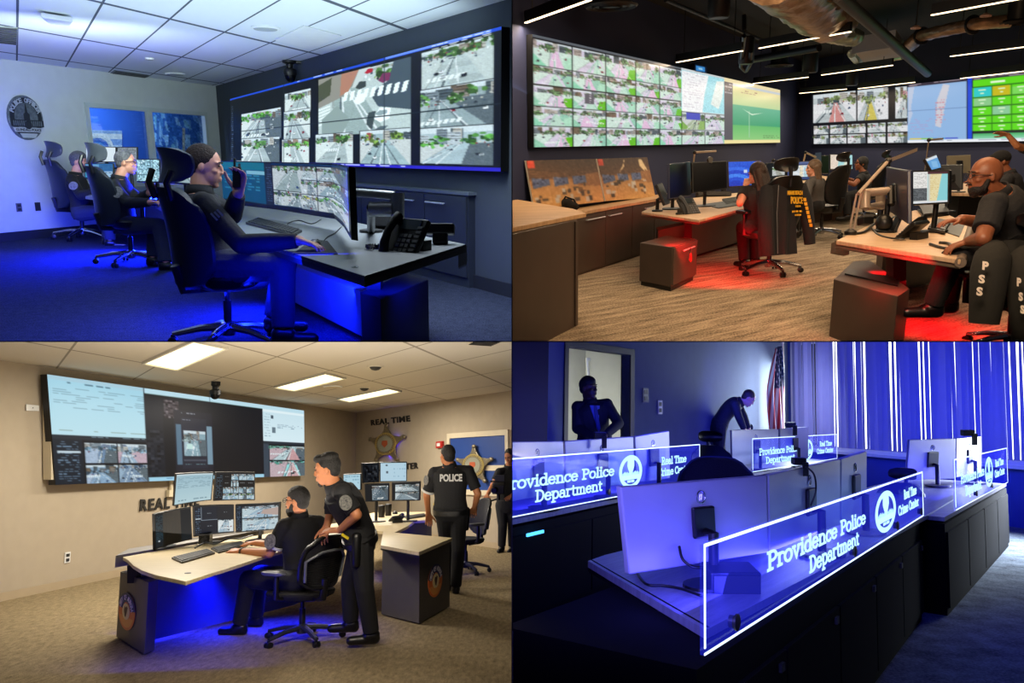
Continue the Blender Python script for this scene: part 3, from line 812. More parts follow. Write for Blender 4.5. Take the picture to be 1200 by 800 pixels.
def make_chair(kind, label, group=None):
 t = thing('office_chair', label, 'office chair', group=group, mtx=M.Identity(4))
 K = MATS
 if kind == 'exec':
  chair_base(t, K['polished_metal'], K['black_plastic'], .3, .34); chair_seat(t, K['black_leather'], .49, .26, .26, .1)
  chair_arms(t, K['black_plastic'], K['black_plastic'], .3, .7)
  bk, P = chair_back(t, K['chair_shell'], .42, 1.02, .19, .25, .17, -.25, .1, .05, .07)
  b = B(); b.tube([V((0, -.05, .4)), V((0, -.3, .4)), V((0, -.345, .55))], [.04, .035, .03], 8); obj('back_bracket', b, K['black_plastic'], t, smooth='auto')
  hb, P2 = chair_back(t, K['headrest_leather'], 1.05, 1.25, .13, .16, .15, -.36, .0, .05, .05, 'headrest')
  for s in (-1, 1): obj('headrest_bracket', B().tube([V((s * .09, -.4, .95)), V((s * .1, -.43, 1.05)), V((s * .11, -.4, 1.12))], .02, 8), K['black_plastic'], t, smooth='auto')
 elif kind == 'mesh':
  chair_base(t, K['dark_grey_plastic'], K['black_plastic'], .55, .33); chair_seat(t, K['black_fabric'], .48, .25, .25, .08)
  chair_arms(t, K['black_plastic'], K['grey_plastic'], .3, .68)
  bk, P = chair_back(t, K['black_mesh'], .52, 1.0, .21, .23, .19, -.24, .1, .06, .02)
  b = B(); b.tube([P(0, v, .02) for v in [i / 10 for i in range(11)]] + [P(u, 1, .02) for u in [i / 10 for i in range(11)]] + [P(1, 1 - v, .02) for v in [i / 10 for i in range(11)]] + [P(1 - u, 0, .02) for u in [i / 10 for i in range(11)]], .02, 8)
  obj('back_frame', b, K['black_plastic'], t, smooth='auto')
  b = B(); b.tube([P(.04, .1, .05), P(.02, .55, .06), P(.25, .72, .075), P(.5, .74, .08), P(.75, .72, .075), P(.98, .55, .06), P(.96, .1, .05)], .013, 8)
  obj('lumbar_bar', b, K['grey_plastic'], t, smooth='auto')
  b = B()
  for i in range(12): b.tube([P(.12, .08 + .045 * i, .028), P(.5, .07 + .045 * i, .03), P(.88, .08 + .045 * i, .028)], .004, 6)
  obj('back_slats', b, K['black_plastic'], t)
  b = B(); b.tube([V((0, -.05, .4)), V((0, -.24, .42)), V((0, -.27, .6))], .035, 10); obj('back_bracket', b, K['black_plastic'], t, smooth='auto')
 else:
  chair_base(t, K['polished_metal'], K['black_plastic'], .9, .33); chair_seat(t, K['black_leather'], .49, .26, .26, .1)
  chair_arms(t, K['black_plastic'], K['black_plastic'], .31, .69)
  bk, P = chair_back(t, K['black_leather'], .5, 1.06, .22, .25, .2, -.25, .1, .07, .08)
  b = B(); b.tube([V((0, -.05, .4)), V((0, -.3, .42)), V((0, -.33, .6))], .04, 8); obj('back_bracket', b, K['black_plastic'], t, smooth='auto')
  hb, P2 = chair_back(t, K['black_leather'], 1.1, 1.24, .12, .14, .12, -.36, .02, .04, .05, 'headrest')
  obj('headrest_post', B().tube([V((0, -.4, .95)), V((0, -.41, 1.15))], .02, 8), K['black_plastic'], t)
 return t

def dup(src, mtx, label, group=None):
 r = src.copy(); COL.objects.link(r); r.matrix_world = mtx; r['label'] = label
 if group: r['group'] = group
 reg(r); WT[r.name] = V((0, 0, 0))
 for ch in list(src.children):
  c = ch.copy(); COL.objects.link(c); c.parent = r; reg(c)
  for g in list(ch.children):
   d = g.copy(); COL.objects.link(d); d.parent = c; reg(d)
 return r

PROTO = {}
def chair(kind, label, mtx, scale=1., group=None, sz=1.):
 mtx = mtx @ M.Diagonal((scale, scale, scale * sz, 1))
 if kind not in PROTO:
  PROTO[kind] = make_chair(kind, label, group); PROTO[kind].matrix_world = mtx; return PROTO[kind]
 return dup(PROTO[kind], mtx, label, group)

# ------------------------------------------------------------------ monitors, phones, small desk gear
def monitor(label, pix, DL, DR, room, img=None, sm='monitor_screen', th=.035, shell='black_plastic', stand=None, curve=0., back=False, group=None, bez=.012, name='monitor', logo=None, chin=.0, mount=False, cat='monitor'):
 """pix: TL, TR, BR, BL in the photograph; DL, DR distance of the two ends. stand: (floor-plane z of the desk, foot half width)."""
 q = [pt(*pix[0], DL), pt(*pix[1], DR), pt(*pix[2], DR), pt(*pix[3], DL)]
 c = sum(q, V((0, 0, 0))) / 4
 nrm = (q[1] - q[0]).cross(q[3] - q[0]).normalized()
 if nrm.dot(c) > 0: nrm = -nrm
 ux = (q[1] - q[0] + q[2] - q[3]) / 2; uy = (q[3] - q[0] + q[2] - q[1]) / 2
 face = -nrm if back else nrm
 bot = (q[2] + q[3]) / 2
 foot_c = room.drop(c - face * .09, stand[0]) if stand else bot
 t = thing(name, label, cat, foot_c, group)
 def P(u, v, o):
  p = (q[0] * (1 - u) + q[1] * u) * (1 - v) + (q[3] * (1 - u) + q[2] * u) * v
  return p - face * (o + curve * (1 - (2 * u - 1) ** 2))
 n = 12 if curve else 1; b = B()
 b.sheet(lambda u, v: P(u, v, 0), n, 1); k = 2 * (n + 1); b.sheet(lambda u, v: P(u, v, th), n, 1)
 loop = list(range(n + 1)) + list(range(2 * n + 1, n, -1))
 for i in range(len(loop)): b.f.append((loop[i], loop[(i + 1) % len(loop)], loop[(i + 1) % len(loop)] + k, loop[i] + k))
 obj('housing', b, MATS[shell], t, bevel=.006)
 if img is not None:
  e = bez / max(ux.length, .01); e2 = bez / max(uy.length, .01); e3 = e2 + chin
  qq = [P(e, e2, -.002), P(1 - e, e2, -.002), P(1 - e, 1 - e3, -.002), P(e, 1 - e3, -.002)]
  # a curved display follows the bend of its housing
  o = blit('screen', img, qq, MATS[sm], t, curve=curve * (1 if not back else -1) * .98)
 else:
  e = bez / max(ux.length, .01); e2 = bez / max(uy.length, .01)
  bb = B(); bb.sheet(lambda u, v: P(e + (1 - 2 * e) * u, e2 + (1 - 2 * e2) * v, -.003), n, 1)
  obj('screen', bb, MATS['dead_screen'], t)
 if back or mount:
  s = min(ux.length, uy.length) * .19
  b = B(); m0 = P(.5, .5, th); e1, e2v = ux.normalized(), uy.normalized()
  b.slab([m0 - e1 * s - e2v * s, m0 + e1 * s - e2v * s, m0 + e1 * s + e2v * s, m0 - e1 * s + e2v * s], -face * .02)
  obj('mount_plate', b, MATS['black_plastic'], t, bevel=.008)
 if logo and back:
  m0 = P(.5, .2, th); e1 = ux.normalized() * .026; e2v = uy.normalized() * .026; b = B()
  b.tube([m0 - face * .002 + e1 * math.cos(a) + e2v * math.sin(a) for a in [2 * math.pi * i / 20 for i in range(21)]], .003, 6)
  b.tube([m0 - face * .002 + e1 * x + e2v * y for x, y in ((-.35, .5), (-.15, -.5))], .002, 6); b.tube([m0 - face * .002 + e1 * x + e2v * y for x, y in ((.05, .5), (.25, -.5))], .002, 6)
  obj('round_emblem', b, MATS['polished_metal'], t)
 if stand:
  hgt = uy.length; pb = P(.5, .62, th)
  b = B(); b.tube([pb, pb - face * .06, room.drop(pb - face * .06, stand[0] + .02)], .022, 10); obj('stand_post', b, MATS['black_plastic'], t, smooth='auto')
  w = stand[1]; e1 = ux.normalized(); e3 = room.n.cross(e1).normalized(); fc = room.drop(pb - face * .06, stand[0])
  b = B(); b.prism([fc + e1 * math.cos(a) * w + e3 * math.sin(a) * w * .8 for a in [2 * math.pi * i / 20 for i in range(20)]], room.n * .015)
  obj('stand_foot', b, MATS['black_plastic'], t)
 return t

def desk_phone(label, room, P, yaw, s=1., group=None, m='black_plastic', tilt=35):
 """Desk telephone: wedge body with keys and a small display, handset on its left, curled cord."""
 mt = room.frame(P, yaw) @ M.Diagonal((s, s, s, 1)); t = thing('desk_phone', label, 'telephone', group=group, mtx=mt)
 # local: user side is -y, keys face up and towards -y
 a = math.radians(tilt); r = M.Rotation(a, 4, 'X'); o = M.Translation((0, 0, .06))
 b = B(); b.box((0.02, 0, 0), .2, .2, .03, o @ r); obj('phone_body', b, MATS[m], t, bevel=.006)
 b = B()
 for i in range(3):
  for k in range(4): b.box((.0 + i * .028, -.075 + k * .026, .018), .02, .016, .008, o @ r)
 for k in range(6): b.box((.095, -.07 + k * .024, .018), .03, .012, .006, o @ r)
 obj('keys', b, MATS['grey_plastic'], t)
 b = B(); b.box((.03, .065, .018), .12, .055, .004, o @ r); obj('display', b, MATS['phone_display'], t)
 b = B(); hm = o @ r
 b.tube([hm @ V((-.055, -.1, .03)), hm @ V((-.055, -.06, .05)), hm @ V((-.055, 0, .058)), hm @ V((-.055, .06, .05)), hm @ V((-.055, .1, .03))], [.026, .022, .018, .022, .026], 10)
 obj('handset', b, MATS[m], t, smooth='auto')
 b = B(); b.prism([V((-.05, .03, 0)), V((.1, .03, 0)), V((.1, .09, 0)), V((-.05, .09, 0))], V((0, 0, .05))); obj('phone_foot', b, MATS[m], t)
 b = B(); pts = []
 for i in range(60):
  u = i / 59; c = V((-.09 - .09 * math.sin(u * math.pi), -.11 + .1 * u, .012)); pts.append(c + V((0, .008 * math.cos(i * 1.6), .008 * math.sin(i * 1.6))))
 b.tube(pts, .004, 5); obj('cord', b, MATS['black_plastic'], t, smooth=True)
 return t

def keyboard(label, q, room, m='black_plastic', keym='key_grey', rows=5, cols=15, group=None):
 """q: four room points of its outline: back left, back right, front right, front left."""
 c = base_of(q); t = thing('keyboard', label, 'keyboard', c, group)
 obj('keyboard_case', B().slab(q, room.n * .018), MATS[m], t, bevel=.003)
 b = B()
 W = lambda u, v: (q[0] * (1 - u) + q[1] * u) * (1 - v) + (q[3] * (1 - u) + q[2] * u) * v + room.n * .018
 for r in range(rows):
  for k in range(cols):
   u0, u1 = .03 + .94 * k / cols, .03 + .94 * (k + .8) / cols; v0, v1 = .08 + .86 * r / rows, .08 + .86 * (r + .78) / rows
   if r == rows - 1 and 4 < k < 10: u1 = .03 + .94 * (k + 1) / cols
   b.slab([W(u0, v0), W(u1, v0), W(u1, v1), W(u0, v1)], room.n * .008)
 obj('keys', b, MATS[keym], t)
 return t

def mouse(label, room, P, yaw=0, s=1., m='black_plastic'):
 mt = room.frame(P, yaw) @ M.Diagonal((s, s, s, 1)); t = thing('computer_mouse', label, 'mouse', mtx=mt)
 b = B(); b.ell((0, 0, .0), (.032, 0, 0), (0, .055, 0), (0, 0, .036)); b.v = [V((p.x, p.y, max(p.z, 0))) for p in b.v]
 obj('shell', b, MATS[m], t, smooth='auto'); obj('scroll_wheel', B().lathe((-.004, .03, .03), (1, 0, 0), [(.009, 0), (.009, .008)], 12), MATS['grey_plastic'], t)
 return t

def cable(label, pts, r=.004, m='black_plastic', name='cable', cat='cable', group=None):
 P = [V(p) for p in pts]; out = []
 for i in range(len(P) - 1):
  p0, p1, p2, p3 = P[max(i - 1, 0)], P[i], P[i + 1], P[min(i + 2, len(P) - 1)]
  for k in range(6):
   t = k / 6
   out.append(.5 * ((2 * p1) + (p2 - p0) * t + (2 * p0 - 5 * p1 + 4 * p2 - p3) * t * t + (3 * p1 - p0 - 3 * p2 + p3) * t ** 3))
 out.append(P[-1])
 return obj(name, B().tube(out, r, 6), MATS[m], smooth=True, label=label, cat=cat, group=group)

def desk_lamp(label, base, elbow, tip, room, m='pale_metal', head=None):
 """Slim articulated LED lamp."""
 t = thing('desk_lamp', label, 'lamp', base)
 obj('clamp', B().lathe(base, room.n, [(.05, 0), (.05, .02), (.02, .03), (.02, .06)]), MATS['black_plastic'], t)
 sd = (elbow - base).cross(V((0, 1, 0))).normalized() * .012; b = B()
 b.tube([base + room.n * .05 + sd, elbow + sd], .008, 8); b.tube([base + room.n * .05 - sd, elbow - sd], .008, 8); obj('lower_arm', b, MATS[m], t)
 obj('joint', B().ell(elbow, V((.025, 0, 0)), V((0, .025, 0)), V((0, 0, .025))), MATS['black_plastic'], t, smooth=True)
 d = (tip - elbow); w = d.cross(room.n).normalized() * .022; h = room.n * .012
 b = B().hexa([elbow + w + h, elbow - w + h, elbow - w - h, elbow + w - h], [tip + w + h, tip - w + h, tip - w - h, tip + w - h]); obj('lamp_head', b, MATS[m], t, bevel=.004)
 return t

def slab_desk(b, room, pix, z, th):
 q = [room.at(x, y, z) for x, y in pix]; b.prism(q, room.n * -th); return q

def cabinet_box(b, room, pix, z0, z1):
 """Box over a floor-plan polygon given by pixels of its top edge at height z1."""
 q = [room.at(x, y, z1) for x, y in pix]; b.prism([room.drop(p, z0) for p in q], room.n * (z1 - z0)); return q

def common_materials():
 mat('white_plastic', '#d8d8d4', .4); mat('black_plastic', '#0c0d0f', .42); mat('dark_grey_plastic', '#26282b', .45); mat('grey_plastic', '#5c5f63', .4)
 mat('black_rubber', '#080808', .8); mat('black_leather', '#0b0c0e', .38, bump=(60, .15)); mat('headrest_leather', '#3a4048', .33, bump=(60, .1))
 mat('chair_shell', '#20262e', .38, bump=(120, .06)); mat('black_fabric', '#0c0c0e', .95, bump=(90, .3)); mat('black_mesh', '#101012', .8, bump=(160, .5))
 mat('polished_metal', '#b9bcc2', .22, 1.); mat('pale_metal', '#b3a898', .4, .5); mat('chrome', '#c8ccd0', .12, 1.)
 mat('key_grey', '#1b1d20', .5); mat('dead_screen', '#050609', .3, spec=.2); mat('phone_display', '#28343c', .2)
 mat('skin_fair', '#c98f74', .5, spec=.4); mat('skin_tan', '#b5764f', .5, spec=.4); mat('skin_brown', '#8a5236', .45, spec=.45); mat('skin_dark', '#4a2c20', .5)
 mat('hair_dark', '#14100d', .65, noise=(50, '#060504', .5), bump=(90, 1.)); mat('hair_brown', '#3a2418', .5, noise=(40, '#1f130c', .6), bump=(90, 1.)); mat('hair_grey', '#66666a', .65, noise=(50, '#2a2a2c', .6), bump=(90, 1.))
 mat('hair_blond', '#6a5138', .5, noise=(50, '#3f2d1e', .6), bump=(160, .5)); mat('eye_dark', '#140e0c', .2)
 mat('uniform_black', '#0d0e12', .85, bump=(40, .35)); mat('uniform_navy', '#10131f', .85, bump=(40, .35)); mat('suit_dark', '#16151b', .8, bump=(50, .3))
 mat('patch_white', '#8d8c86', .8, noise=(40, '#3a3b40', .6)); mat('patch_dark', '#2c2f36', .8, noise=(60, '#8a8984', .5)); mat('white_trim', '#c9c9c6', .8); mat('yellow_plastic', '#c9b21a', .5)
 mat('cloth_grey', '#5a6068', .9, bump=(40, .3)); mat('red_tag', '#b3121a', .5); mat('paper', '#d9d6cc', .9); mat('board_black', '#0a0a0c', .6)
 screen_mat('monitor_screen', 1.); mat('partition_board', '#050506', .95)
common_materials()
# =================================================================== ROOM 1: blue-lit operations room (upper left)
CUR[0] = 1
R1 = Room(300, 182, .008, 1.27); HC1 = 2.6
carpet_mat('carpet_blue_grey', '#131728', '#363d54', scale=(14, 14), fine=90, mix=.65)
mat('wall_cool', '#c6cfd0', .85); mat('wall_slate', '#39424c', .8); mat('base_dark', '#1c2028', .6)
tile_mat('ceiling_tiles_cool', '#dfe6ea', '#4b545e', .018)
mat('vent_grey', '#7c8586', .7); mat('speaker_white', '#aab2b6', .7, bump=(300, .4)); mat('fixture_white', '#e8ecee', .5)
mat('cabinet_slate', '#2a3139', .5, noise=(3, '#252c34', .6)); mat('cabinet_top_slate', '#59636c', .45); mat('desk_grey', '#6f757b', .35); mat('desk_edge', '#2b2f36', .5)
mat('led_panel_body', '#7b7f95', .5); mat('arm_silver', '#b4bcc2', .4, .15); mat('walnut_dark', '#1d2026', .5)
mat('badge_silver', '#8d979c', .35, .7, noise=(25, '#5a646a', .6)); mat('badge_dark', '#1e252b', .5); mat('badge_bright', '#c9d2d6', .35, .5)
mat('window_frame_cool', '#b7c4c6', .5); mat('backroom_blue', '#2d558f', .8)
mat('uniform_pants', '#22283c', .85, bump=(40, .4))
screen_mat('video_wall_cool', 1.25, True, (.86, .97, 1.0)); screen_mat('small_screen_cool', 1.0, False, (.85, .95, 1.))

C1 = R1.at(265, 256); L1 = R1.at(-230, 307); RR1 = R1.at(700, 376)
WL1, WR1 = Wall(R1, L1, C1), Wall(R1, C1, RR1)
fo = [R1.at(-230, 307), C1, RR1, R1.at(720, 560), R1.at(-330, 560)]
struct('floor', B().prism([p for p in fo], R1.n * -.1), MATS['carpet_blue_grey'], uvf=lambda p: (p.x, p.y))
o_, u_, v_ = R1.at(80.6, 72, HC1), R1.at(133.4, 79.5, HC1), R1.at(95.6, 46, HC1)
du_, dv_ = u_ - o_, v_ - o_
def uv1(p):
 q = p - o_; a = du_.dot(du_); b_ = du_.dot(dv_); c = dv_.dot(dv_); x = q.dot(du_); y = q.dot(dv_); d = a * c - b_ * b_
 return ((c * x - b_ * y) / d, (a * y - b_ * x) / d)
cq = [p + R1.n * HC1 for p in (L1, C1, RR1)] + [R1.at(760, -90, HC1), R1.at(-330, -90, HC1)]
struct('ceiling', B().prism(cq, R1.n * .1), MATS['ceiling_tiles_cool'], uvf=uv1)
a0, z1_ = WL1.sz(98, 120); a1, _ = WL1.sz(241, 129); z0_ = .95
struct('wall_left', wall_mesh(WL1, 0, WL1.L, 0, HC1, [(a0, a1, z0_, z1_)]), MATS['wall_cool'])
struct('wall_right', wall_mesh(WR1, 0, WR1.L, 0, HC1), MATS['wall_slate'])
struct('baseboard_left', B().slab([WL1.at(0, 0, .012), WL1.at(WL1.L, 0, .012), WL1.at(WL1.L, .13, .012), WL1.at(0, .13, .012)], WL1.n * .012), MATS['base_dark'])
struct('baseboard_right', B().slab([WR1.at(0, 0, .012), WR1.at(WR1.L, 0, .012), WR1.at(WR1.L, .13, .012), WR1.at(0, .13, .012)], WR1.n * .012), MATS['base_dark'])
# interior window with the next room behind it
def glass_mat(name, fac=.2, tint='#ffffff', rough=.02):
 m = bpy.data.materials.new(name); m.use_nodes = True; N = m.node_tree.nodes; L = m.node_tree.links
 for n in list(N): N.remove(n)
 t = N.new('ShaderNodeBsdfTransparent'); t.inputs[0].default_value = hl(tint); g = N.new('ShaderNodeBsdfGlossy'); g.inputs['Roughness'].default_value = rough
 mx = N.new('ShaderNodeMixShader'); mx.inputs[0].default_value = fac; o = N.new('ShaderNodeOutputMaterial')
 L.new(t.outputs[0], mx.inputs[1]); L.new(g.outputs[0], mx.inputs[2]); L.new(mx.outputs[0], o.inputs[0]); MATS[name] = m; return m
glass_mat('window_glass', .1, '#dfeaf5')
win = B(); fw = .07
WQ = lambda x0, x1, y0, y1, off: [WL1.at(x0, y1, off), WL1.at(x1, y1, off), WL1.at(x1, y0, off), WL1.at(x0, y0, off)]
rim(win, WQ(a0, a1, z0_, z1_, -.06), fw, .09, WL1.n)
am, _ = WL1.sz(174, 124)
win.slab(WQ(am - .05, am + .05, z0_, z1_, -.06), WL1.n * .08)
w1 = struct('window_1', win, MATS['window_frame_cool'])
obj('pane', B().slab(WQ(a0 + fw, am - .05, z0_ + fw, z1_ - fw, -.05), WL1.n * .008), MATS['window_glass'], w1)
obj('pane', B().slab(WQ(am + .05, a1 - fw, z0_ + fw, z1_ - fw, -.05), WL1.n * .008), MATS['window_glass'], w1)
b = B(); e0, e1_ = a0 - .6, a1 + 7
for q in ([WL1.at(e0, 0, -2.4), WL1.at(e1_, 0, -2.4), WL1.at(e1_, HC1, -2.4), WL1.at(e0, HC1, -2.4)], [WL1.at(e0, 0, -.13), WL1.at(e0, 0, -2.4), WL1.at(e0, HC1, -2.4), WL1.at(e0, HC1, -.13)],
          [WL1.at(e1_, 0, -2.4), WL1.at(e1_, 0, -.13), WL1.at(e1_, HC1, -.13), WL1.at(e1_, HC1, -2.4)], [WL1.at(e0, HC1, -.13), WL1.at(e1_, HC1, -.13), WL1.at(e1_, HC1, -2.4), WL1.at(e0, HC1, -2.4)],
          [WL1.at(e0, 0, -.13), WL1.at(e1_, 0, -.13), WL1.at(e1_, 0, -2.4), WL1.at(e0, 0, -2.4)]): b.poly(q)
struct('wall_next_room', b, MATS['backroom_blue'])
# screen in the next room with a round seal on it
t = thing('wall_television', 'bright television with a round blue seal seen through the interior window', 'television', WL1.hit(120, 175, -2.3))
q = WL1.quad([(92, 152), (143, 153), (143, 196), (92, 194)], -2.3)
obj('housing', B().slab([p for p in q], WL1.n * -.05), MATS['black_plastic'], t)
im = Img(60, 50); im.grad(0, 0, 1, 1, '#9fc0ee', '#4f7fe0'); im.rect(.5, .1, 1, .25, '#e8f0fb'); im.rect(.55, .4, 1, .5, '#c4d8f4'); im.disc(.42, .5, .36, .42, '#eef3f8'); im.disc(.42, .5, .31, .36, '#c9d6e4'); im.disc(.42, .52, .26, .31, '#2263c8'); im.disc(.42, .52, .18, .2, '#5f9ae6'); im.disc(.42, .45, .07, .08, '#f2f2f2'); im.rect(.3, .6, .36, .66, '#f2f2f2'); im.rect(.48, .6, .54, .66, '#f2f2f2'); im.fuzz(0, 0, 1, 1, .04)
blit('screen', im, q, MATS['small_screen_cool'], t, .003)
# added panel behind the right hand pane, with reflection streaks painted in its colour
t = thing('reflection_panel', 'tall blue panel with painted reflection streaks behind the window', 'partition', WL1.hit(205, 215, -1.6))
q = WL1.quad([(176, 126), (246, 131), (246, 215), (176, 212)], -1.6)
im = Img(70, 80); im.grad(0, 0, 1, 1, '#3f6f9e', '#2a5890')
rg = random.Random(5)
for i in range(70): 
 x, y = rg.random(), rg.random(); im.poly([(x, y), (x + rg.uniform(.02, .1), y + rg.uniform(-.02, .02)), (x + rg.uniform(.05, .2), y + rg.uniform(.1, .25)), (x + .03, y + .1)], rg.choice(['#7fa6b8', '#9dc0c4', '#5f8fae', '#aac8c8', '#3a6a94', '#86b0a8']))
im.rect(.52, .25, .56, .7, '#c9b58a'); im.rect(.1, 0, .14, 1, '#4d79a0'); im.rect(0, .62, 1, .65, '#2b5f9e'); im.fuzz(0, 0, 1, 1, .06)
obj('panel', B().slab(q, WL1.n * -.04), MATS['backroom_blue'], t); blit('reflection_print', im, q, print_mat('reflection_print_gloss', .3), t, .003)
lamp('next_room_light', 'AREA', WL1.hit(140, 125, -1.3), 110, '#a8c8ff', .8, aim=WL1.hit(190, 180, -2.4))

# police badge on the wall
t = thing('wall_badge', 'large silver oval police officer badge mounted on the pale wall', 'badge', WL1.hit(28, 164, .02))
cx_, cz_ = WL1.sz(28, 138); aw, ah = abs(WL1.sz(49, 138)[0] - WL1.sz(8, 138)[0]) / 2, abs(WL1.sz(28, 112)[1] - WL1.sz(28, 164)[1]) / 2
def oval(k, off, cut=-1, n=36):
 return [WL1.at(cx_ + aw * k * math.cos(a), cz_ + ah * k * max(math.sin(a), cut) * (1 if math.sin(a) > 0 else 1.0), off) for a in [2 * math.pi * i / n for i in range(n)]]
obj('badge_plate', B().prism(oval(1, .01), WL1.n * .035), MATS['badge_silver'], t, bevel=.01)
obj('dark_ring', B().prism(oval(.9, .045), WL1.n * .004), MATS['badge_dark'], t)
obj('centre_field', B().prism(oval(.66, .049), WL1.n * .006), MATS['badge_silver'], t)
b = B()
P_ = lambda x, y, o=.056: WL1.at(cx_ + aw * x, cz_ + ah * y, o)
b.slab([P_(-.92, -.1), P_(.92, -.1), P_(.92, -.4), P_(-.92, -.4)], WL1.n * .012)
obj('centre_banner', b, MATS['badge_dark'], t)
b = B()
for i in range(15): b.slab([P_(-.82 + i * .112, -.14, .068), P_(-.76 + i * .112, -.14, .068), P_(-.76 + i * .112, -.36, .068), P_(-.82 + i * .112, -.36, .068)], WL1.n * .004)
obj('banner_relief', b, MATS['badge_silver'], t)
b = B(); b.prism([P_(-.16, -.12), P_(.16, -.12), P_(.16, .15), P_(.06, .25), P_(.04, .42), P_(0, .62), P_(-.04, .42), P_(-.06, .25), P_(-.16, .15)], WL1.n * .012); b.lathe(P_(0, -.32, .066), WL1.n, [(.06, 0), (.06, .012), (.045, .018)], 20)
obj('tower_relief', b, MATS['badge_dark'], t)
b = B(); b.slab([P_(-.85, -.44), P_(.85, -.44), P_(.75, -.64), P_(-.75, -.64)], WL1.n * .012); b.prism([P_(-.5, -.7), P_(.5, -.7), P_(.35, -.9), P_(-.35, -.9)], WL1.n * .01); obj('lower_banner', b, MATS['badge_bright'], t)
b = B(); text_arc(b, 'POLICE OFFICER', WL1.at(cx_, cz_ + ah * .05, .05), WL1.u * 1, R1.n, aw * .82, 165, 15, aw * .24, .006, .03)
obj('lettering', b, MATS['badge_bright'], t)
b = B(); text_quad(b, 'GLENDALE POLICE', P_(-.72, -.48, .068), P_(.72, -.48, .068), P_(-.72, -.6, .068), .004, .02); obj('lettering', b, MATS['badge_dark'], t)
outlet(WL1, 22, 243, 'dim wall socket left of its twin low on the blue-lit wall', m='grey_plastic', sx=.09, sz=.13)
outlet(WL1, 44, 242, 'dark wall socket right of its twin low on the blue-lit wall', m='dark_grey_plastic', sx=.09, sz=.13)

# things on the ceiling
def ceil_plate(name, label, cat, pix, m, th=.012, slats=0, group=None, room=R1, hc=HC1):
 q = [room.at(x, y, hc) for x, y in pix]; t = thing(name, label, cat, base_of(q), group)
 obj('frame', B().slab(q, room.n * -th), MATS[m], t)
 if slats:
  b = B()
  for i in range(slats):
   v0, v1 = (i + .2) / slats, (i + .6) / slats; W = lambda u, v: (q[0] * (1 - u) + q[1] * u) * (1 - v) + (q[3] * (1 - u) + q[2] * u) * v - room.n * th
   b.slab([W(.04, v0), W(.96, v0), W(.96, v1), W(.04, v1)], room.n * -.01)
  obj('louvres', b, MATS['dark_grey_plastic'] if slats < 20 else MATS[m], t)
 return t
ceil_plate('air_vent', 'grey square air vent in the ceiling above the interior window', 'vent', [(134, 82), (176, 88), (163, 95), (122, 90)], 'vent_grey', .01, 8)
ceil_plate('air_vent', 'grey air vent at the left end of the cool tiled ceiling', 'vent', [(-18, 29), (21, 32), (20, 52), (-16, 48)], 'vent_grey', .01, 8)
ceil_plate('ceiling_light', 'pale lit panel in the tiled ceiling left of the ceiling camera', 'light', [(356, 29), (400, 41), (364, 57), (322, 46)], 'fixture_white')
def ceil_disc(label, px, py, r, room, hc, m='speaker_white', name='ceiling_speaker', cat='speaker', group=None):
 c = room.at(px, py, hc); t = thing(name, label, cat, c - room.n * .03, group)
 obj('rim_ring', B().lathe(c, -room.n, [(r, 0), (r, .012), (r * .9, .02), (r * .86, .02)], 24), MATS['fixture_white'], t, smooth='auto')
 obj('grille', B().lathe(c - room.n * .012, -room.n, [(r * .86, 0), (r * .8, .014), (.01, .018)], 24), MATS[m], t, smooth='auto'); return t
ceil_disc('large round white ceiling speaker left of the bright ceiling panel', 311, 32, .15, R1, HC1)
ceil_disc('small round ceiling speaker above the right end of the interior window', 205, 86, .16, R1, HC1)
ceil_disc('tiny round smoke sensor on the ceiling beside the grey air vent', 175, 68, .06, R1, HC1, name='smoke_sensor', cat='sensor')
t = thing('access_point', 'flat white wireless access point hanging near the ceiling edge', 'access point', R1.at(65, 22, HC1 - .06))
q = [R1.at(x, y, HC1 - .02) for x, y in ((47, 14), (85, 20), (80, 26), (55, 22))]; obj('shell', B().slab(q, R1.n * -.05), MATS['fixture_white'], t, bevel=.015)
obj('mounting_bracket', B().slab([p * .6 + base_of(q) * .4 + R1.n * .005 for p in q], R1.n * .03), MATS['dark_grey_plastic'], t)
t = thing('ceiling_camera', 'black dome security camera hanging from the ceiling above the video wall', 'camera', R1.at(338, 88, HC1 - .3))
c = R1.at(339, 71, HC1); D_ = c.y
b = B(); b.lathe(c, -R1.n, [(.1, 0), (.1, .03), (.05, .05), (.045, .1), (.09, .12), (.1, .17), (.09, .2)], 20); obj('camera_housing', b, MATS['black_plastic'], t, smooth='auto')
obj('camera_dome', B().ell(c - R1.n * .2, V((.085, 0, 0)), V((0, .085, 0)), R1.n * .1), MATS['dead_screen'], t, smooth=True)
b = B(); b.tube([c - R1.n * .02, c - R1.n * .02 + V((.2, .02, 0))], .02, 8); obj('mount_arm', b, MATS['black_plastic'], t)

# the video wall
VQ = WR1.quad([(270, 116), (588, 31), (587, 201), (270, 190)], .09)
t = thing('video_wall', 'huge seamless video wall of traffic camera pictures on the slate wall', 'video wall', base_of(VQ))
obj('panel_frame', B().slab(VQ, WR1.n * -.08), MATS['black_plastic'], t)
def uvmap(wall, Q, off):
 s0, s1 = [(p - wall.A).dot(wall.u) for p in (Q[0], Q[1])]
 zt0, zt1, zb1, zb0 = [wall.room.z(p) for p in Q]
 def f(px, py):
  s_, z_ = wall.sz(px, py, off); u = (s_ - s0) / (s1 - s0); zt = zt0 + (zt1 - zt0) * u; zb = zb0 + (zb1 - zb0) * u
  return u, (zt - z_) / (zt - zb)
 return f
uf = uvmap(WR1, VQ, .09)
def tl(im, f, x0, y0, x1, y1, seed, **k):
 """camera tile between two picture corners on the wall display"""
 a, b_ = f(x0, y0); c, d = f(x1, y1); im.street(max(a, 0), max(b_, 0), min(c, 1), min(d, 1), seed, **k)
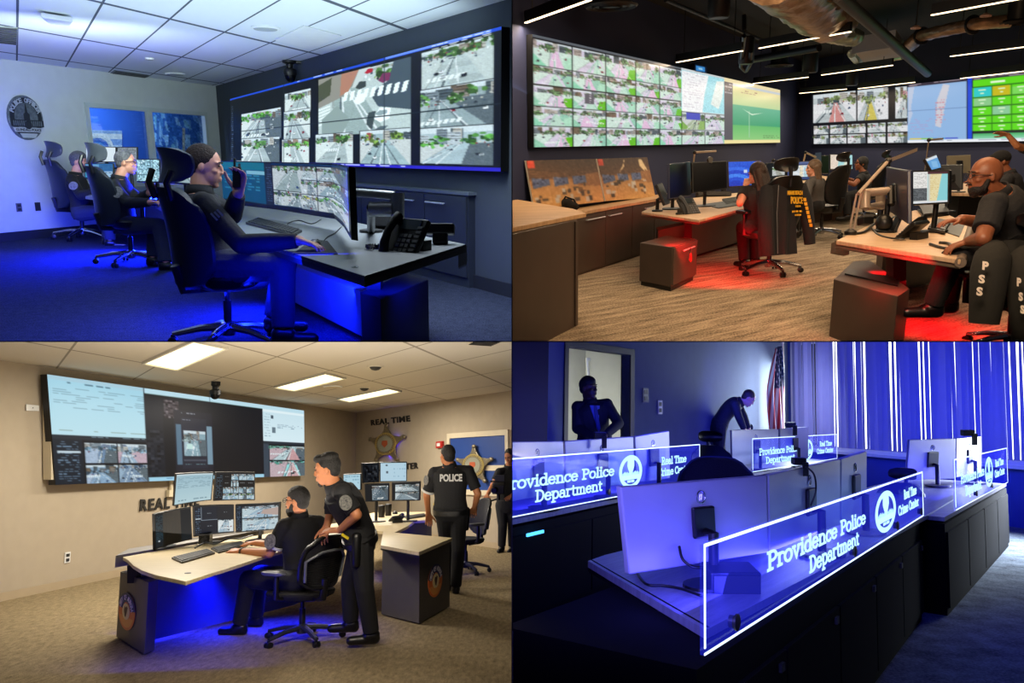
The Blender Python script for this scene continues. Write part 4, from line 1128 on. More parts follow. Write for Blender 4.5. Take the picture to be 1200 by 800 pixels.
im = Img(420, 200, '#0a0d12'); im.rect(0, 0, 1, .025, '#1a46c8')
im.rect(0, .97, 1, 1, '#2a22b8')
K1 = dict(road='#a9b5b6', walk='#d3dad8', block='#a98f7c')
tl(im, uf, 281, 134, 333, 161, 1, green='#4d8a34', cars=9, **K1); tl(im, uf, 334, 110, 367, 130, 2, cars=4, **K1); tl(im, uf, 334, 131, 367, 161, 3, cars=5, **K1)
tl(im, uf, 281, 163, 333, 190, 4, cars=5, **K1); tl(im, uf, 334, 163, 367, 191, 5, cars=8, green='#5c9a3c', **K1)
a, b_ = uf(373, 89); c, d = uf(483, 153); b_ = max(b_, .05)
im.street(a, b_, c, d, 11, road='#98a8a6', walk='#bcc8c6', hor=.06, cars=0)
q_ = lambda *p: [(a + x * (c - a), b_ + y * (d - b_)) for x, y in p]
im.poly(q_((0, 0), (.55, 0), (.35, .35), (0, .5)), '#8f8a80'); im.poly(q_((.3, 0), (.5, 0), (.38, .3), (.28, .35)), '#b07a64'); im.poly(q_((.0, .1), (.18, .02), (.16, .3), (0, .4)), '#4b4f3c')
im.poly(q_((.85, 0), (1, 0), (1, .7), (.7, .6), (.62, .4), (.8, .25)), '#44525c'); im.poly(q_((.5, 0), (.62, 0), (.5, .25), (.42, .25)), '#c5ccca')
for i in range(9): im.poly(q_((.34 + .075 * i, .31), (.385 + .075 * i, .3), (.36 + .075 * i, .44), (.315 + .075 * i, .45)), '#eef3f1')
for i in range(6): im.poly(q_((.0, .52 + .055 * i), (.16, .47 + .05 * i), (.16, .5 + .05 * i), (.0, .55 + .055 * i)), '#e4ebe8')
for x, y, w, h, k in ((.44, .36, .13, .17, '#eef0ee'), (.46, .18, .12, .12, '#39423f'), (.7, .13, .12, .14, '#7a2f56'), (.56, .02, .09, .07, '#b02030'), (.65, .62, .17, .22, '#f4f7f7'), (.67, .66, .12, .08, '#8fa0a4')):
 im.poly(q_((x + .04 * w / .1, y), (x + w, y + .1 * h), (x + w * .95, y + h * .8), (x + w * .4, y + h), (x, y + h * .7)), k)
im.poly(q_((.6, .68), (.68, .66), (.64, .95), (.58, .85)), '#3f4a4c'); im.poly(q_((.72, .9), (.8, .9), (.72, 1), (.6, 1)), '#56646a')
im.poly(q_((.05, .7), (.25, .5), (.4, .75), (.3, 1), (.05, 1)), '#8d9c98')
tl(im, uf, 373, 157, 418, 191, 12, cars=3, **K1); tl(im, uf, 424, 153, 484, 193, 13, cars=6, green='#6d8a3c', block='#a85348', road='#9cb0b4')
tl(im, uf, 493, 62, 580, 98, 14, hor=.22, cars=6, road='#b4c0c0', walk='#bfc8c6'); tl(im, uf, 493, 106, 580, 146, 15, hor=.3, cars=6, road='#93a3a6', walk='#a6b3b4'); tl(im, uf, 493, 150, 580, 193, 16, hor=.45, cars=3, green='#4f8a3a', block='#b9c1c6', road='#a9bac0')
for x in (281, 369, 486, 582):
 u0, _ = uf(x - (3 if x != 281 else 5), 120); u1, _ = uf(x + 3, 120); im.rect(max(u0, 0), .03, min(u1, 1), .97, '#0b0e16')
im.lines(*uf(272, 125), *uf(279, 188), 26, '#5a6a86', 3)
for x in (334, 452): u0, _ = uf(x, 120); im.rect(u0 - .001, 0, u0 + .001, 1, '#27343c')
v_ = .52; im.rect(0, v_ - .004, 1, v_ + .004, '#1c262c')
im.rect(.74, .0, .98, .02, '#6a8cf0'); im.lines(.35, .005, .6, .03, 1, '#b9c8ff', 2); im.lines(.86, .01, .98, .05, 3, '#ffffff', 4); im.lines(.55, .975, .8, .995, 1, '#c8ccff', 8)
blit('display', soften(im), VQ, MATS['video_wall_cool'], t, .004)

# credenza under the video wall
b = B(); HCb = .94
fl, fr = R1.at(330, 208.5, HCb), R1.at(549, 225, HCb); bk = WR1.n * -.42
q = [fl + bk * .5, fr + bk, fr, fl]
t = thing('storage_credenza', 'long dark slate credenza with bar handles below the video wall', 'cabinet', R1.drop(base_of(q)))
ux = (fr - fl).normalized(); fn = ux.cross(R1.n).normalized(); fn = -fn if fn.dot(fr) > 0 else fn
obj('carcass', B().prism([R1.drop(p) for p in q], R1.n * (HCb - .035)), MATS['cabinet_slate'], t)
obj('worktop', B().prism([p + fn * .02 + R1.n * -.035 for p in (q[0], q[1] + ux * .03, q[2] + ux * .03, q[3])], R1.n * .035), MATS['cabinet_top_slate'], t, bevel=.004)
Lc = (fr - fl).length
def spx(px): 
 d = ray(px, 240); n_ = fn; P = d * (fl.dot(n_) / d.dot(n_)); return (P - fl).dot(ux)
cuts = [0.05, spx(388), spx(425), spx(459), spx(499), spx(548)]
for i in range(len(cuts) - 1):
 g = .008; s0, s1 = cuts[i] + g, cuts[i + 1] - g; dq = [R1.drop(fl + ux * s0, .1), R1.drop(fl + ux * s1, .1), R1.drop(fl + ux * s1, HCb - .05), R1.drop(fl + ux * s0, HCb - .05)]
 d = obj('door', B().slab(dq, fn * .02), MATS['cabinet_slate'], t, bevel=.003)
 hs = s0 + (s1 - s0) * (.08 if i in (1, 4) else .3); hz = HCb - .13; hp = R1.drop(fl + ux * hs, hz) + fn * .05; hp2 = R1.drop(fl + ux * min(hs + .45 * (s1 - s0), s1 - .05), hz) + fn * .05
 hb = B().tube([hp, hp2], .009, 8); hb.tube([hp + ux * .02, hp + ux * .02 - fn * .03], .006, 6); hb.tube([hp2 - ux * .02, hp2 - ux * .02 - fn * .03], .006, 6); obj('handle', hb, MATS['arm_silver'], d, smooth='auto')

# the near desk
ZD = .70
t = thing('console_desk', 'dark grey operator desk with blue underglow nearest the camera', 'desk', R1.at(430, 398))
dq = [(427, 323), (345, 297), (240, 264), (262, 238), (325, 245.5), (415, 260), (546, 286)]
b = B(); slab_desk(b, R1, dq, ZD, .03); obj('desk_top', b, MATS['desk_grey'], t, bevel=.006)
b = B(); q = [R1.at(x, y, ZD) for x, y in dq]
for i, k in ((0, 1), (6, 0), (1, 2)):
 b.slab([q[i] + R1.n * -.002, q[k] + R1.n * -.002, q[k] - R1.n * .055, q[i] - R1.n * .055], (V((0, 1, 0))) * .02)
obj('edge_band', b, MATS['desk_edge'], t)
# back panel with its lit ledge
p0, p1, p2, p3 = R1.at(330, 346.5, .05), R1.at(424, 394, .05), R1.at(424, 394, .05) + V((.05, .5, 0)), R1.at(330, 346.5, .05) + V((.05, .5, 0))
obj('led_panel', B().hexa([p0, p1, p2, p3], [R1.drop(p, .37) for p in (p0, p1, p2, p3)]), MATS['led_panel_body'], t)
pq = [R1.at(422, 342, .45), R1.at(446, 350, .45), R1.at(502, 327, .45), R1.at(475, 319, .45)]
obj('pedestal_cabinet', B().prism([R1.drop(p) for p in pq], R1.n * .45), MATS['walnut_dark'], t, bevel=.006)
cp = R1.at(440, 337, .45); b = B(); b.box((0, 0, 0), .09, .1, .3, M.Translation(cp + R1.n * .12)); obj('lift_column', b, MATS['black_plastic'], t)
q2 = [R1.at(546, 287.5, ZD - .03) + V((-.0, .1, 0)), R1.at(547, 287.5, ZD - .03), R1.at(537, 291, ZD - .03), R1.at(537, 291, ZD - .03) + V((0, .1, 0))]
obj('end_bracket', B().slab(q2, R1.n * -.13), MATS['cabinet_top_slate'], t)
g = B().lathe(R1.at(416, 313, ZD), R1.n, [(.02, 0), (.02, .004), (.012, .005)], 14); obj('desk_grommet', g, MATS['chrome'], t)
lamp('desk_blue_strip', 'AREA', R1.at(400, 310, .64), 24, '#0a1cff', 1.2, .15, aim=R1.at(370, 372, .0))
lamp('desk_blue_strip_floor', 'AREA', R1.at(330, 320, .5), 70, '#0a1cff', 1.0, .3, aim=R1.at(300, 372, .0))
lamp('desk_blue_panel', 'AREA', R1.at(350, 340, .3) + V((-.35, -.5, .0)), 10, '#0a1cff', .8, .15, aim=R1.at(385, 365, .15))

# curved ultrawide monitor on its arm
xs = [(262, 190, 236.5), (288, 190.3, 240), (313, 191, 244), (352, 191.5, 249), (392, 192, 255.5), (403, 191.5, 266), (412, 190.5, 281)]
base_pts = [R1.at(x, yb, .8) for x, yt, yb in xs]; top_pts = [R1.drop(p, 1.215) for p in base_pts]
t = thing('curved_monitor', 'very wide curved monitor with camera pictures in front of the ponytailed officer', 'monitor', base_of(base_pts))
b = B(); n = len(xs)
back = [p + V((.03, .04, 0)) for p in base_pts]; backt = [p + V((.03, .04, 0)) for p in top_pts]
b.add(base_pts + top_pts + back + backt, [(i, i + 1, n + i + 1, n + i) for i in range(n - 1)] + [(2 * n + i + 1, 2 * n + i, 3 * n + i, 3 * n + i + 1) for i in range(n - 1)] + [(i + 1, i, 2 * n + i, 2 * n + i + 1) for i in range(n - 1)] + [(n + i, n + i + 1, 3 * n + i + 1, 3 * n + i) for i in range(n - 1)] + [(0, n, 3 * n, 2 * n), (n - 1, 3 * n - 1 - 0, 4 * n - 1, 2 * n - 1)][:1] + [(n - 1, 2 * n - 1, 4 * n - 1, 3 * n - 1)])
obj('housing', b, MATS['black_plastic'], t)
im = Img(240, 60, '#0d2f4f'); im.rect(0, 0, .4, 1, '#0e4a66'); im.rect(0, .0, .36, .18, '#0b6a7c'); im.rect(.2, .2, .34, .28, '#7fb4c4'); im.lines(.02, .3, .3, .7, 6, '#2f7c94', 3); im.rect(.34, 0, .4, 1, '#1b2430'); im.lines(.35, .1, .395, .9, 16, '#4a5a70', 4)
im.street(.4, .05, .62, .6, 21, road='#9aa8a6', hor=.1, cars=4); im.street(.4, .6, .5, .93, 22, road='#a8b2b2'); im.street(.5, .6, .62, .93, 23, block='#a85348'); im.street(.62, .05, .75, .33, 24, road='#b4c0c0'); im.street(.75, .05, .99, .33, 25, road='#a6b4b8'); im.street(.62, .33, .75, .64, 26); im.street(.75, .33, .99, .64, 27, road='#93a6ac'); im.street(.62, .64, .75, .95, 28, green='#8a9a2c', block='#c9b85a'); im.street(.75, .64, .99, .95, 29, green='#5f9a4c')
im.rect(0, .95, 1, 1, '#141a28')
# picture columns spread along the bend
L_ = [0]
for i in range(n - 1): L_.append(L_[-1] + (base_pts[i + 1] - base_pts[i]).length)
W_ = [abs(x[0] - 262) / 150 for x in xs]
def strip(u, v):
 s = u * L_[-1]; i = max(k for k in range(n - 1) if L_[k] <= s + 1e-9); r = (s - L_[i]) / (L_[i + 1] - L_[i])
 a = base_pts[i] * (1 - r) + base_pts[i + 1] * r; c = top_pts[i] * (1 - r) + top_pts[i + 1] * r
 return c * (1 - v) + a * v + V((-.006, -.006, 0))
me = bpy.data.meshes.new('screen'); vs = []; cols = []
for jy in range(im.h):
 for ix in range(im.w):
  u = ix / (im.w - 1); p = strip(.005 + .99 * u, .03 + .92 * jy / (im.h - 1)); vs.append(tuple(p - WT[t.name]))
  s = u * L_[-1]; i = max(k for k in range(n - 1) if L_[k] <= s + 1e-9); r = (s - L_[i]) / (L_[i + 1] - L_[i]); w = W_[i] * (1 - r) + W_[i + 1] * r
  cols.append(im.a[jy, min(int(w * (im.w - 1)), im.w - 1)])
me.from_pydata(vs, [], [(jy * im.w + ix, (jy + 1) * im.w + ix, (jy + 1) * im.w + ix + 1, jy * im.w + ix + 1) for jy in range(im.h - 1) for ix in range(im.w - 1)])
cc = np.array(cols); cc = np.where(cc <= .04045, cc / 12.92, ((cc + .055) / 1.055) ** 2.4); at_ = me.color_attributes.new('Col', 'FLOAT_COLOR', 'POINT'); at_.data.foreach_set('color', np.concatenate([cc, np.ones((len(cc), 1))], 1).astype(np.float32).ravel())
me.materials.append(MATS['small_screen_cool']); o = bpy.data.objects.new('screen', me); COL.objects.link(o); o.parent = t; reg(o)
# arm
Dm = 5.0
A = lambda x, y, d=Dm: pt(x, y, d)
b = B(); b.tube([A(408, 226, 5.2), A(420, 226), A(462, 229)], .028, 10); b.tube([A(466, 227), A(466, 258)], .045, 14); ar = obj('monitor_arm', b, MATS['arm_silver'], t, smooth='auto')
b = B(); b.tube([A(460, 245), A(433, 245)], .05, 10); obj('arm_joint', b, MATS['arm_silver'], t, smooth='auto')
b = B(); b.tube([A(435, 243), R1.at(435, 272, ZD)], .03, 10); b.lathe(R1.at(435, 272, ZD), R1.n, [(.09, 0), (.09, .02), (.03, .03)]); obj('arm_post', b, MATS['black_plastic'], t, smooth='auto')
desk_phone('black desk phone with handset on the blue-lit grey desk', R1, R1.at(473, 293, ZD), 42, 1.3, tilt=56)
keyboard('black keyboard in front of the curved monitor on the blue-lit desk', [R1.at(303, 257, ZD), R1.at(354, 272, ZD), R1.at(344, 277.5, ZD), R1.at(288, 262.5, ZD)], R1)
q = [R1.at(366, 281, ZD), R1.at(385, 284), R1.at(396, 298, ZD), R1.at(344, 297.5, ZD)]; q[1] = R1.at(384, 283, ZD)
obj('mouse_pad', B().slab(q, R1.n * .006), MATS['black_rubber'], label='black square mouse pad under the officer\'s hand', cat='mouse pad', bevel=.002)
mouse('black mouse under the ponytailed officer\'s right hand', R1, R1.at(369, 288, ZD + .006), 30, 1.1)
cable('thin black cable curling from the keyboard across the grey desk', [R1.at(341, 268, ZD + .005), R1.at(337, 262, ZD + .005), R1.at(350, 258, ZD + .005), R1.at(365, 262, ZD + .005), R1.at(376, 257, ZD + .005)], .004)
cable('thin black mouse cable looping toward the desk phone', [R1.at(376, 287, ZD + .005), R1.at(383, 278, ZD + .005), R1.at(392, 273, ZD + .005), R1.at(400, 266, ZD + .005)], .004)
t = thing('desk_speaker', 'small black speaker bar at the right corner of the grey desk', 'speaker', R1.at(516, 286, ZD)); c = R1.at(516, 286, ZD)
b = B(); b.box((0, 0, .04), .1, .09, .08, M.Translation(c)); obj('speaker_foot', b, MATS['black_plastic'], t, bevel=.01)
b = B(); b.box((0, 0, .1), .19, .1, .07, M.Translation(c)); obj('speaker_bar', b, MATS['black_plastic'], t, bevel=.01)
t = thing('computer_tower', 'small dark box lying behind the monitor arm on the grey desk', 'computer', R1.at(450, 268, ZD)); c = R1.at(455, 268, ZD)
b = B(); b.box((0, 0, .05), .25, .3, .1, M.Translation(c)); obj('case', b, MATS['black_plastic'], t, bevel=.008)

# far desks and their monitors
t = thing('far_desk', 'grey operator desk with blue underglow before the two seated men', 'desk', R1.at(190, 262))
dq = [(100, 230), (182, 240), (196, 247), (240, 240), (240, 222), (150, 213)]
b = B(); slab_desk(b, R1, dq, .72, .035); obj('desk_top', b, MATS['desk_grey'], t)
b = B(); p0, p1 = R1.at(122, 262), R1.at(232, 280); b.hexa([p0, p1, p1 + V((.1, .4, 0)), p0 + V((.1, .4, 0))], [R1.drop(p, .6) for p in (p0, p1, p1 + V((.1, .4, 0)), p0 + V((.1, .4, 0)))]); obj('led_panel', b, MATS['led_panel_body'], t)
im = Img(60, 40, '#e9eef2'); 
for r in range(4):
 for c in range(5): im.rect(.08 + c * .13, .16 + r * .2, .17 + c * .13, .25 + r * .2, ['#6c6cd0', '#3f4650', '#88a0a4', '#2c3038'][r])
monitor('white spreadsheet monitor behind the grey-haired man in glasses', [(100, 171), (136, 172), (136, 190), (101, 190)], 11.5, 11.3, R1, im, 'small_screen_cool', stand=(.72, .12))
im = Img(40, 40, '#8d9298'); im.lines(.1, .1, .9, .9, 9, '#5c646c', 3); im.fuzz(0, 0, 1, 1, .05)
monitor('dim beige monitor just right of the white spreadsheet monitor', [(137, 172), (161, 172), (161, 203), (137, 203)], 11.2, 11.2, R1, im, 'small_screen_cool', stand=(.72, .12))
im = Img(60, 40, '#2f6fb0'); im.rect(.02, .05, .5, .5, '#6fa0c8'); im.rect(.52, .05, .98, .5, '#3a6fa4'); im.rect(.02, .55, .5, .95, '#4fb0c0'); im.rect(.52, .55, .98, .95, '#aac4dc'); im.lines(.05, .1, .95, .9, 9, '#1f4a80', 5)
monitor('low blue monitor with window tiles between the two seated men', [(99, 191), (133, 191), (133, 209), (99, 209)], 10.8, 10.8, R1, im, 'small_screen_cool', stand=(.72, .1))
im = Img(60, 50, '#9fc4cf'); im.fuzz(0, 0, 1, 1, .16, 3); im.rect(.6, 0, .63, 1, '#4f7484'); im.rect(0, .68, .6, .71, '#4f7484')
monitor('pale map monitor in front of the grey-haired man in glasses', [(160, 186), (187, 186), (188, 214), (160, 213)], 8.6, 8.3, R1, im, 'small_screen_cool', stand=(.72, .12))
im = Img(60, 50, '#10151c'); im.street(.05, .05, .98, .95, 31, green='#3f8a4a', road='#9fb0b0')
monitor('dark framed monitor with street view beside the black headrest', [(187, 186), (226, 187), (226, 217), (188, 214)], 8.2, 7.7, R1, im, 'small_screen_cool', stand=(.72, .12))
lamp('far_desk_blue', 'AREA', R1.at(150, 250, .55), 60, '#0a1cff', 1.6, .4, aim=R1.at(110, 300, 0), spread=120)
lamp('far_wall_blue', 'AREA', R1.at(75, 268, .35), 45, '#1a2cff', 1.6, .2, aim=WL1.hit(30, 262), spread=110)
lamp('aisle_blue', 'AREA', R1.drop(R1.at(195, 296, 0), .62), 620, '#0a1cff', 1.6, .6, aim=R1.at(0, 320, 0), spread=125); lamp('near_floor_blue', 'AREA', R1.drop(R1.at(345, 365, 0), .33), 130, '#0a1cff', .8, .2, aim=R1.at(180, 378, 0), spread=120)

# people and chairs
G1 = 'black high-backed chairs in the blue room'
chair('exec', 'high-backed black chair of the ponytailed officer nearest the camera', R1.frame(R1.at(268, 404), 58), 1.04, G1)
chair('exec', 'high-backed black chair holding the grey-haired man in glasses', R1.frame(R1.at(154, 310), 62), 1.1, G1)
chair('exec', 'high-backed black chair farthest away beside the pale wall', R1.frame(R1.at(97, 281), 62), 1.14, G1)
mat('hair_ash', '#33241a', .6, noise=(45, '#150d08', .6), spec=.2, bump=(90, 1.))
def ex_woman(root, j, f, u, left, l, hf, hu, s):
 hp = j['wrL'] + V((.0, -.02, .1)); b = B(); b.box((0, 0, 0), .05, .025, .13, M.Translation(hp)); b.tube([hp + V((-.015, 0, .06)), hp + V((-.015, 0, .12))], .008, 8)
 # held radio
 ho = thing('handheld_radio', 'black handheld radio held up by the ponytailed officer', 'radio', hp - V((0, 0, .065)))
 obj('radio_body', b, MATS['black_plastic'], ho, bevel=.006)
 obj('radio_knob', B().lathe(hp + V((.015, 0, .065)), (0, 0, 1), [(.008, 0), (.008, .02)], 10), MATS['grey_plastic'], ho)
 a = j['shR'] * .55 + j['elR'] * .45; d = (j['elR'] - j['shR']).normalized(); n_ = V((.1, -1, .25))
 n_ = (n_ - d * n_.dot(d)).normalized(); sd = d.cross(n_); cpt = a + n_ * .075
 lb = B()
 for i, w in enumerate((.07, .055, .06)): lb.slab([cpt + sd * (.02 - .022 * i) - d * w / 2, cpt + sd * (.02 - .022 * i) + d * w / 2, cpt + sd * (.008 - .022 * i) + d * w / 2, cpt + sd * (.008 - .022 * i) - d * w / 2], n_ * .004)
 obj('sleeve_print', lb, MATS['cloth_grey'], root)
jw = dict(pel=pt(257, 312, 5.1), neck=pt(233, 225, 5.05), head=pt(241, 196, 5.05), shR=pt(240, 240, 4.86), elR=pt(283, 286, 4.72), wrR=pt(351, 282, 4.72), shL=pt(247, 238, 5.25), elL=pt(272, 252, 5.0), wrL=pt(279, 227, 4.85),
          hipR=pt(259, 313, 5.0), hipL=pt(264, 310, 5.2), knR=pt(331, 313, 4.95), knL=pt(333, 308, 5.2), anR=pt(332, 386, 4.95), anL=pt(322, 372, 5.25), mid=pt(238, 275, 5.08))
person('woman with tied-back hair in a black long-sleeved top, one hand on mouse', jw, V((1, .25, 0)), R1, 1.13, MATS['skin_fair'], MATS['uniform_black'], MATS['uniform_pants'], hair='tied', hairm=MATS['hair_ash'], hf=V((1, .22, -.12)),
       hands={'R': (V((.9, -.25, -.25)), V((.1, -.1, 1)), V((0, 1, 0)), .35), 'L': (V((.15, -.05, 1)), V((.3, 1, 0)), V((-1, .1, .1)), .9)}, extra=ex_woman)
def ex_patch(side, w, h, dx=V((.12, -1, .1))):
 def f_(root, j, f, u, left, l, hf, hu, s):
  a = j['sh' + side] * .5 + j['el' + side] * .5; patch(root, a + dx.normalized() * .082 * s, dx, u, w, h, MATS['patch_white'], MATS['patch_dark'])
 return f_
j2 = dict(pel=pt(146, 264, 9.0), neck=pt(139, 209, 8.9), head=pt(148, 191, 8.9), shR=pt(133, 218, 8.75), elR=pt(150, 238, 8.6), wrR=pt(176, 237, 8.5), shL=pt(142, 216, 9.1), elL=pt(163, 234, 8.9), wrL=pt(175, 226, 8.65),
          hipR=pt(147, 264, 8.9), hipL=pt(150, 263, 9.1), knR=pt(187, 264, 8.75), knL=pt(180, 264, 9.05), anR=pt(194, 308, 8.7), anL=pt(179, 302, 9.0))
person('grey-haired man in glasses and black uniform seated in the middle chair', j2, V((1, .25, 0)), R1, 1.12, MATS['skin_fair'], MATS['uniform_black'], MATS['uniform_pants'], hair='short', hairm=MATS['hair_grey'], hf=V((1, .3, -.03)), glasses=True,
       hands={'L': (V((.5, -.3, .6)), V((0, 1, .2)), V((-.5, 0, 1)), .8)}, extra=ex_patch('R', .12, .13))
j3 = dict(pel=pt(97, 249, 11.2), neck=pt(88, 205, 11.1), head=pt(93, 190, 11.1), shR=pt(84, 211, 10.95), elR=pt(95, 229, 10.8), wrR=pt(113, 224, 10.7), shL=pt(92, 210, 11.3), elL=pt(106, 226, 11.2), wrL=pt(116, 222, 11.0),
          knR=pt(126, 248, 11.0), knL=pt(126, 247, 11.25), anR=pt(129, 282, 11.0), anL=pt(126, 280, 11.2))
person('grey-haired man in black uniform seated farthest away by the pale wall', j3, V((1, .3, 0)), R1, 1.16, MATS['skin_fair'], MATS['uniform_black'], MATS['uniform_pants'], hair='fade', hairm=MATS['hair_grey'], hf=V((1, .15, -.05)), extra=ex_patch('R', .12, .12))
# room light: unseen fills, added to lift the ceiling, left wall and desk
up1 = lambda x, y, z: R1.drop(R1.at(x, y, 0), z)
lamp('overhead_fill', 'AREA', up1(330, 390, HC1 - .08), 48, '#cfe4ff', 2.5, 2.5, aim=R1.at(250, 300, 0))
lamp('ceiling_fill', 'AREA', up1(330, 330, 1.75), 75, '#d4ecf6', 4., 4., aim=up1(320, 325, HC1))  # floats mid-room facing up, added to brighten the ceiling
lamp('wall_fill', 'AREA', up1(110, 330, 1.9), 45, '#e2f2ea', 1.5, .6, aim=WL1.hit(120, 125), spread=100)
lamp('desk_fill', 'AREA', up1(500, 370, 2.45), 60, '#e4eef4', 1., 1., aim=R1.at(480, 330, .3), spread=120)
# =================================================================== ROOM 2: dark open-ceiling centre with warm strip lights (upper right)
CUR[0] = 2
R2 = Room(900, 168, -.02, 1.5); HC2 = 3.5
carpet_mat('carpet_tan', '#453b31', '#b8a68d', scale=(1.6, 16), fine=70, mix=.4)
mat('wall_navy', '#1b2345', .8); mat('ceiling_black', '#0e0d10', .9); mat('cabinet_taupe', '#4b3f37', .5, noise=(4, '#433830', .5)); wood_mat('counter_maple', '#b08c66', '#d0ac82', (1.5, 14), .45)
wood_mat('desk_maple', '#b9987a', '#d8bb98', (2, 20), .42); mat('desk_trim_taupe', '#6b5d50', .5)
mat('foil_wrap', '#b99a7c', .35, .55, noise=(9, '#5f4a3a', .7), bump=(14, 1.)); mat('foil_silver', '#a9b9ae', .3, .7, bump=(16, 1.)); mat('pipe_dark', '#1a1a1e', .5, .3); mat('duct_grey', '#8a8584', .5); mat('copper_disc', '#c9a394', .5)
mat('uniform_black_warm', '#121216', .85, bump=(40, .35)); mat('jacket_black', '#15140f', .9, bump=(22, .5)); mat('jacket_dark_blue', '#0f1017', .9, bump=(22, .5)); mat('letter_gold', '#d9a514', .7); mat('letter_tan', '#d8cabb', .8); mat('metal_beige', '#a8998a', .4, .3)
emat('strip_light', '#ffe2b4', 4., False)
screen_mat('video_wall_warm', 1.0, True); screen_mat('small_screen_warm', .9, False)
C2 = R2.at(928, 236); L2 = R2.at(590, 338.5); RR2 = R2.at(1330, 275)
WL2, WR2 = Wall(R2, L2, C2), Wall(R2, C2, RR2)
struct('floor', B().prism([L2, C2, RR2, R2.at(1360, 470), R2.at(585, 470)], R2.n * -.1), MATS['carpet_tan'], uvf=lambda p: ((p.x * .8 + p.y * .35), (p.y * .6 - p.x * .4)))
struct('ceiling', B().prism([p + R2.n * HC2 for p in (L2, C2, RR2)] + [R2.at(1360, -120, HC2), R2.at(585, -120, HC2)], R2.n * .1), MATS['ceiling_black'])
struct('wall_left', wall_mesh(WL2, 0, WL2.L, 0, HC2), MATS['wall_navy']); struct('wall_right', wall_mesh(WR2, 0, WR2.L, 0, HC2), MATS['wall_navy'])

# left video wall
VQ2 = WL2.quad([(623.5, 40), (914, 105.5), (914, 167), (625, 172.5)], .08)
t = thing('video_wall', 'bright wide video wall tiled with street cameras and a green dashboard', 'video wall', base_of(VQ2)); obj('panel_frame', B().slab(VQ2, WL2.n * -.07), MATS['black_plastic'], t)
uf2 = uvmap(WL2, VQ2, .08)
im = Img(440, 150, '#c9cfd2'); UC = [uf2(x, 120)[0] for x in (624, 670, 709, 743, 771, 797)]; UC[0] = 0
K2 = dict(road='#cfc6da', walk='#c9dfd4', green='#5a7a52', hor=.34, block='#a79a92', shade='#8fc4ae')
RV = [.03, .26, .43, .62, .8, 1.]
k = 0
for r in range(5):
 for c in range(5):
  k += 1
  vg = ('#8fc9ac', '#5fb81c') if (r * 5 + c) % 3 else ('#8ad0b0', '#a9d9bf')
  im.street(UC[c], RV[r], UC[c + 1], RV[r + 1], 100 + k, cars=4, lane='#ddb9d6' if k % 2 else '#b9d9c9', verge=vg if k % 4 != 2 else None, **K2)
a, b_ = UC[2] - .075, .46; im.rect(UC[1] + .03, .47, UC[2] - .03, .57, '#5a5560'); im.lines(UC[1] + .04, .48, UC[2] - .04, .57, 4, '#d8d4dc', 3)
um, ug, ud = uf2(847, 120)[0], uf2(857, 120)[0], 1.
ux5 = UC[5]; im.rect(ux5, .03, um, .55, '#9fdbe6'); im.poly([(ux5, .03), (ux5 + .12, .03), (ux5 + .1, .3), (ux5 + .09, .55), (ux5, .55)], '#eceef0'); im.poly([(ux5 + .16, .08), (ux5 + .2, .06), (ux5 + .19, .3), (ux5 + .17, .48), (ux5 + .13, .42)], '#dfe9e4'); im.lines(ux5 + .01, .06, ux5 + .1, .52, 14, '#c0b8c4', 4, .5, .2); im.fuzz(ux5, .03, um, .55, .03)
xm = (ux5 + um) / 2; im.street(ux5, .56, xm, .79, 140, road='#a9b99a', verge=('#7aa84a', '#8ab060'), cars=3); im.rect(ux5 + .02, .57, xm - .02, .66, '#3a44b8'); im.street(xm, .56, um, .79, 141, **K2); im.street(ux5, .8, xm, 1, 142, **K2); im.street(xm, .8, um, 1, 143, **K2)
im.rect(um, .0, ug, 1, '#55525a'); im.rect(um, .0, 1, .06, '#ecdcae'); im.grad(ug, .1, 1, .94, '#d8dba6', '#4fae62'); im.grad(ug, .1, 1, .38, '#e6d9a0', '#bcd398'); im.grad(ug, .38, 1, .7, '#5fb08c', '#3f9f70'); im.grad(ug, .7, 1, .94, '#62b868', '#8cc87a'); im.rect(um, .94, 1, 1, '#ecdc9c'); im.lines(um + .005, .08, ug - .005, .25, 4, '#b8b4bc', 5); im.lines(ug + .05, .14, ug + .16, .2, 2, '#a06a5a', 6); im.rect(ug + .1, .45, ug + .104, .9, '#9fcaa8'); im.poly([(ug + .05, .42), (ug + .12, .5), (ug + .2, .46), (ug + .12, .52)], '#d8ead2'); im.lines(ug + .2, .86, 1 - .01, .93, 2, '#5c8a50', 7)
im.rect(0, 0, UC[5], .03, '#5a6068'); blit('display', soften(im), VQ2, MATS['video_wall_warm'], t, .004)
# right video wall
VQ3 = WR2.quad([(951, 111.5), (1215, 82.5), (1215, 165), (951, 169)], .08)
t = thing('video_wall', 'far video wall with street cameras, a blue sea map and a green grid', 'video wall', base_of(VQ3)); obj('panel_frame', B().slab(VQ3, WR2.n * -.07), MATS['black_plastic'], t)
uf3 = uvmap(WR2, VQ3, .08); X = lambda x: min(max(uf3(x, 130)[0], 0), 1)
im = Img(300, 100, '#15161c'); KK = dict(road='#b9c2c4', walk='#dcdde0', green='#7a8a5a', block='#c98a9a', hor=.35)
im.street(X(951.5), .0, X(1001), .57, 201, lane='#c98a86', cars=4, **KK); im.street(X(1002), .0, X(1038), .57, 202, lane='#c9bb5a', cars=6, **KK); im.street(X(1046), .02, X(1060), .57, 203, cars=6, **KK)
for r in range(2):
 for c, (x0, x1) in enumerate(((952, 970), (971, 990), (991, 1012), (1014, 1035), (1037, 1060))): im.street(X(x0), .62 + r * .19, X(x1), .8 + r * .19, 210 + r * 5 + c, cars=3, **KK)
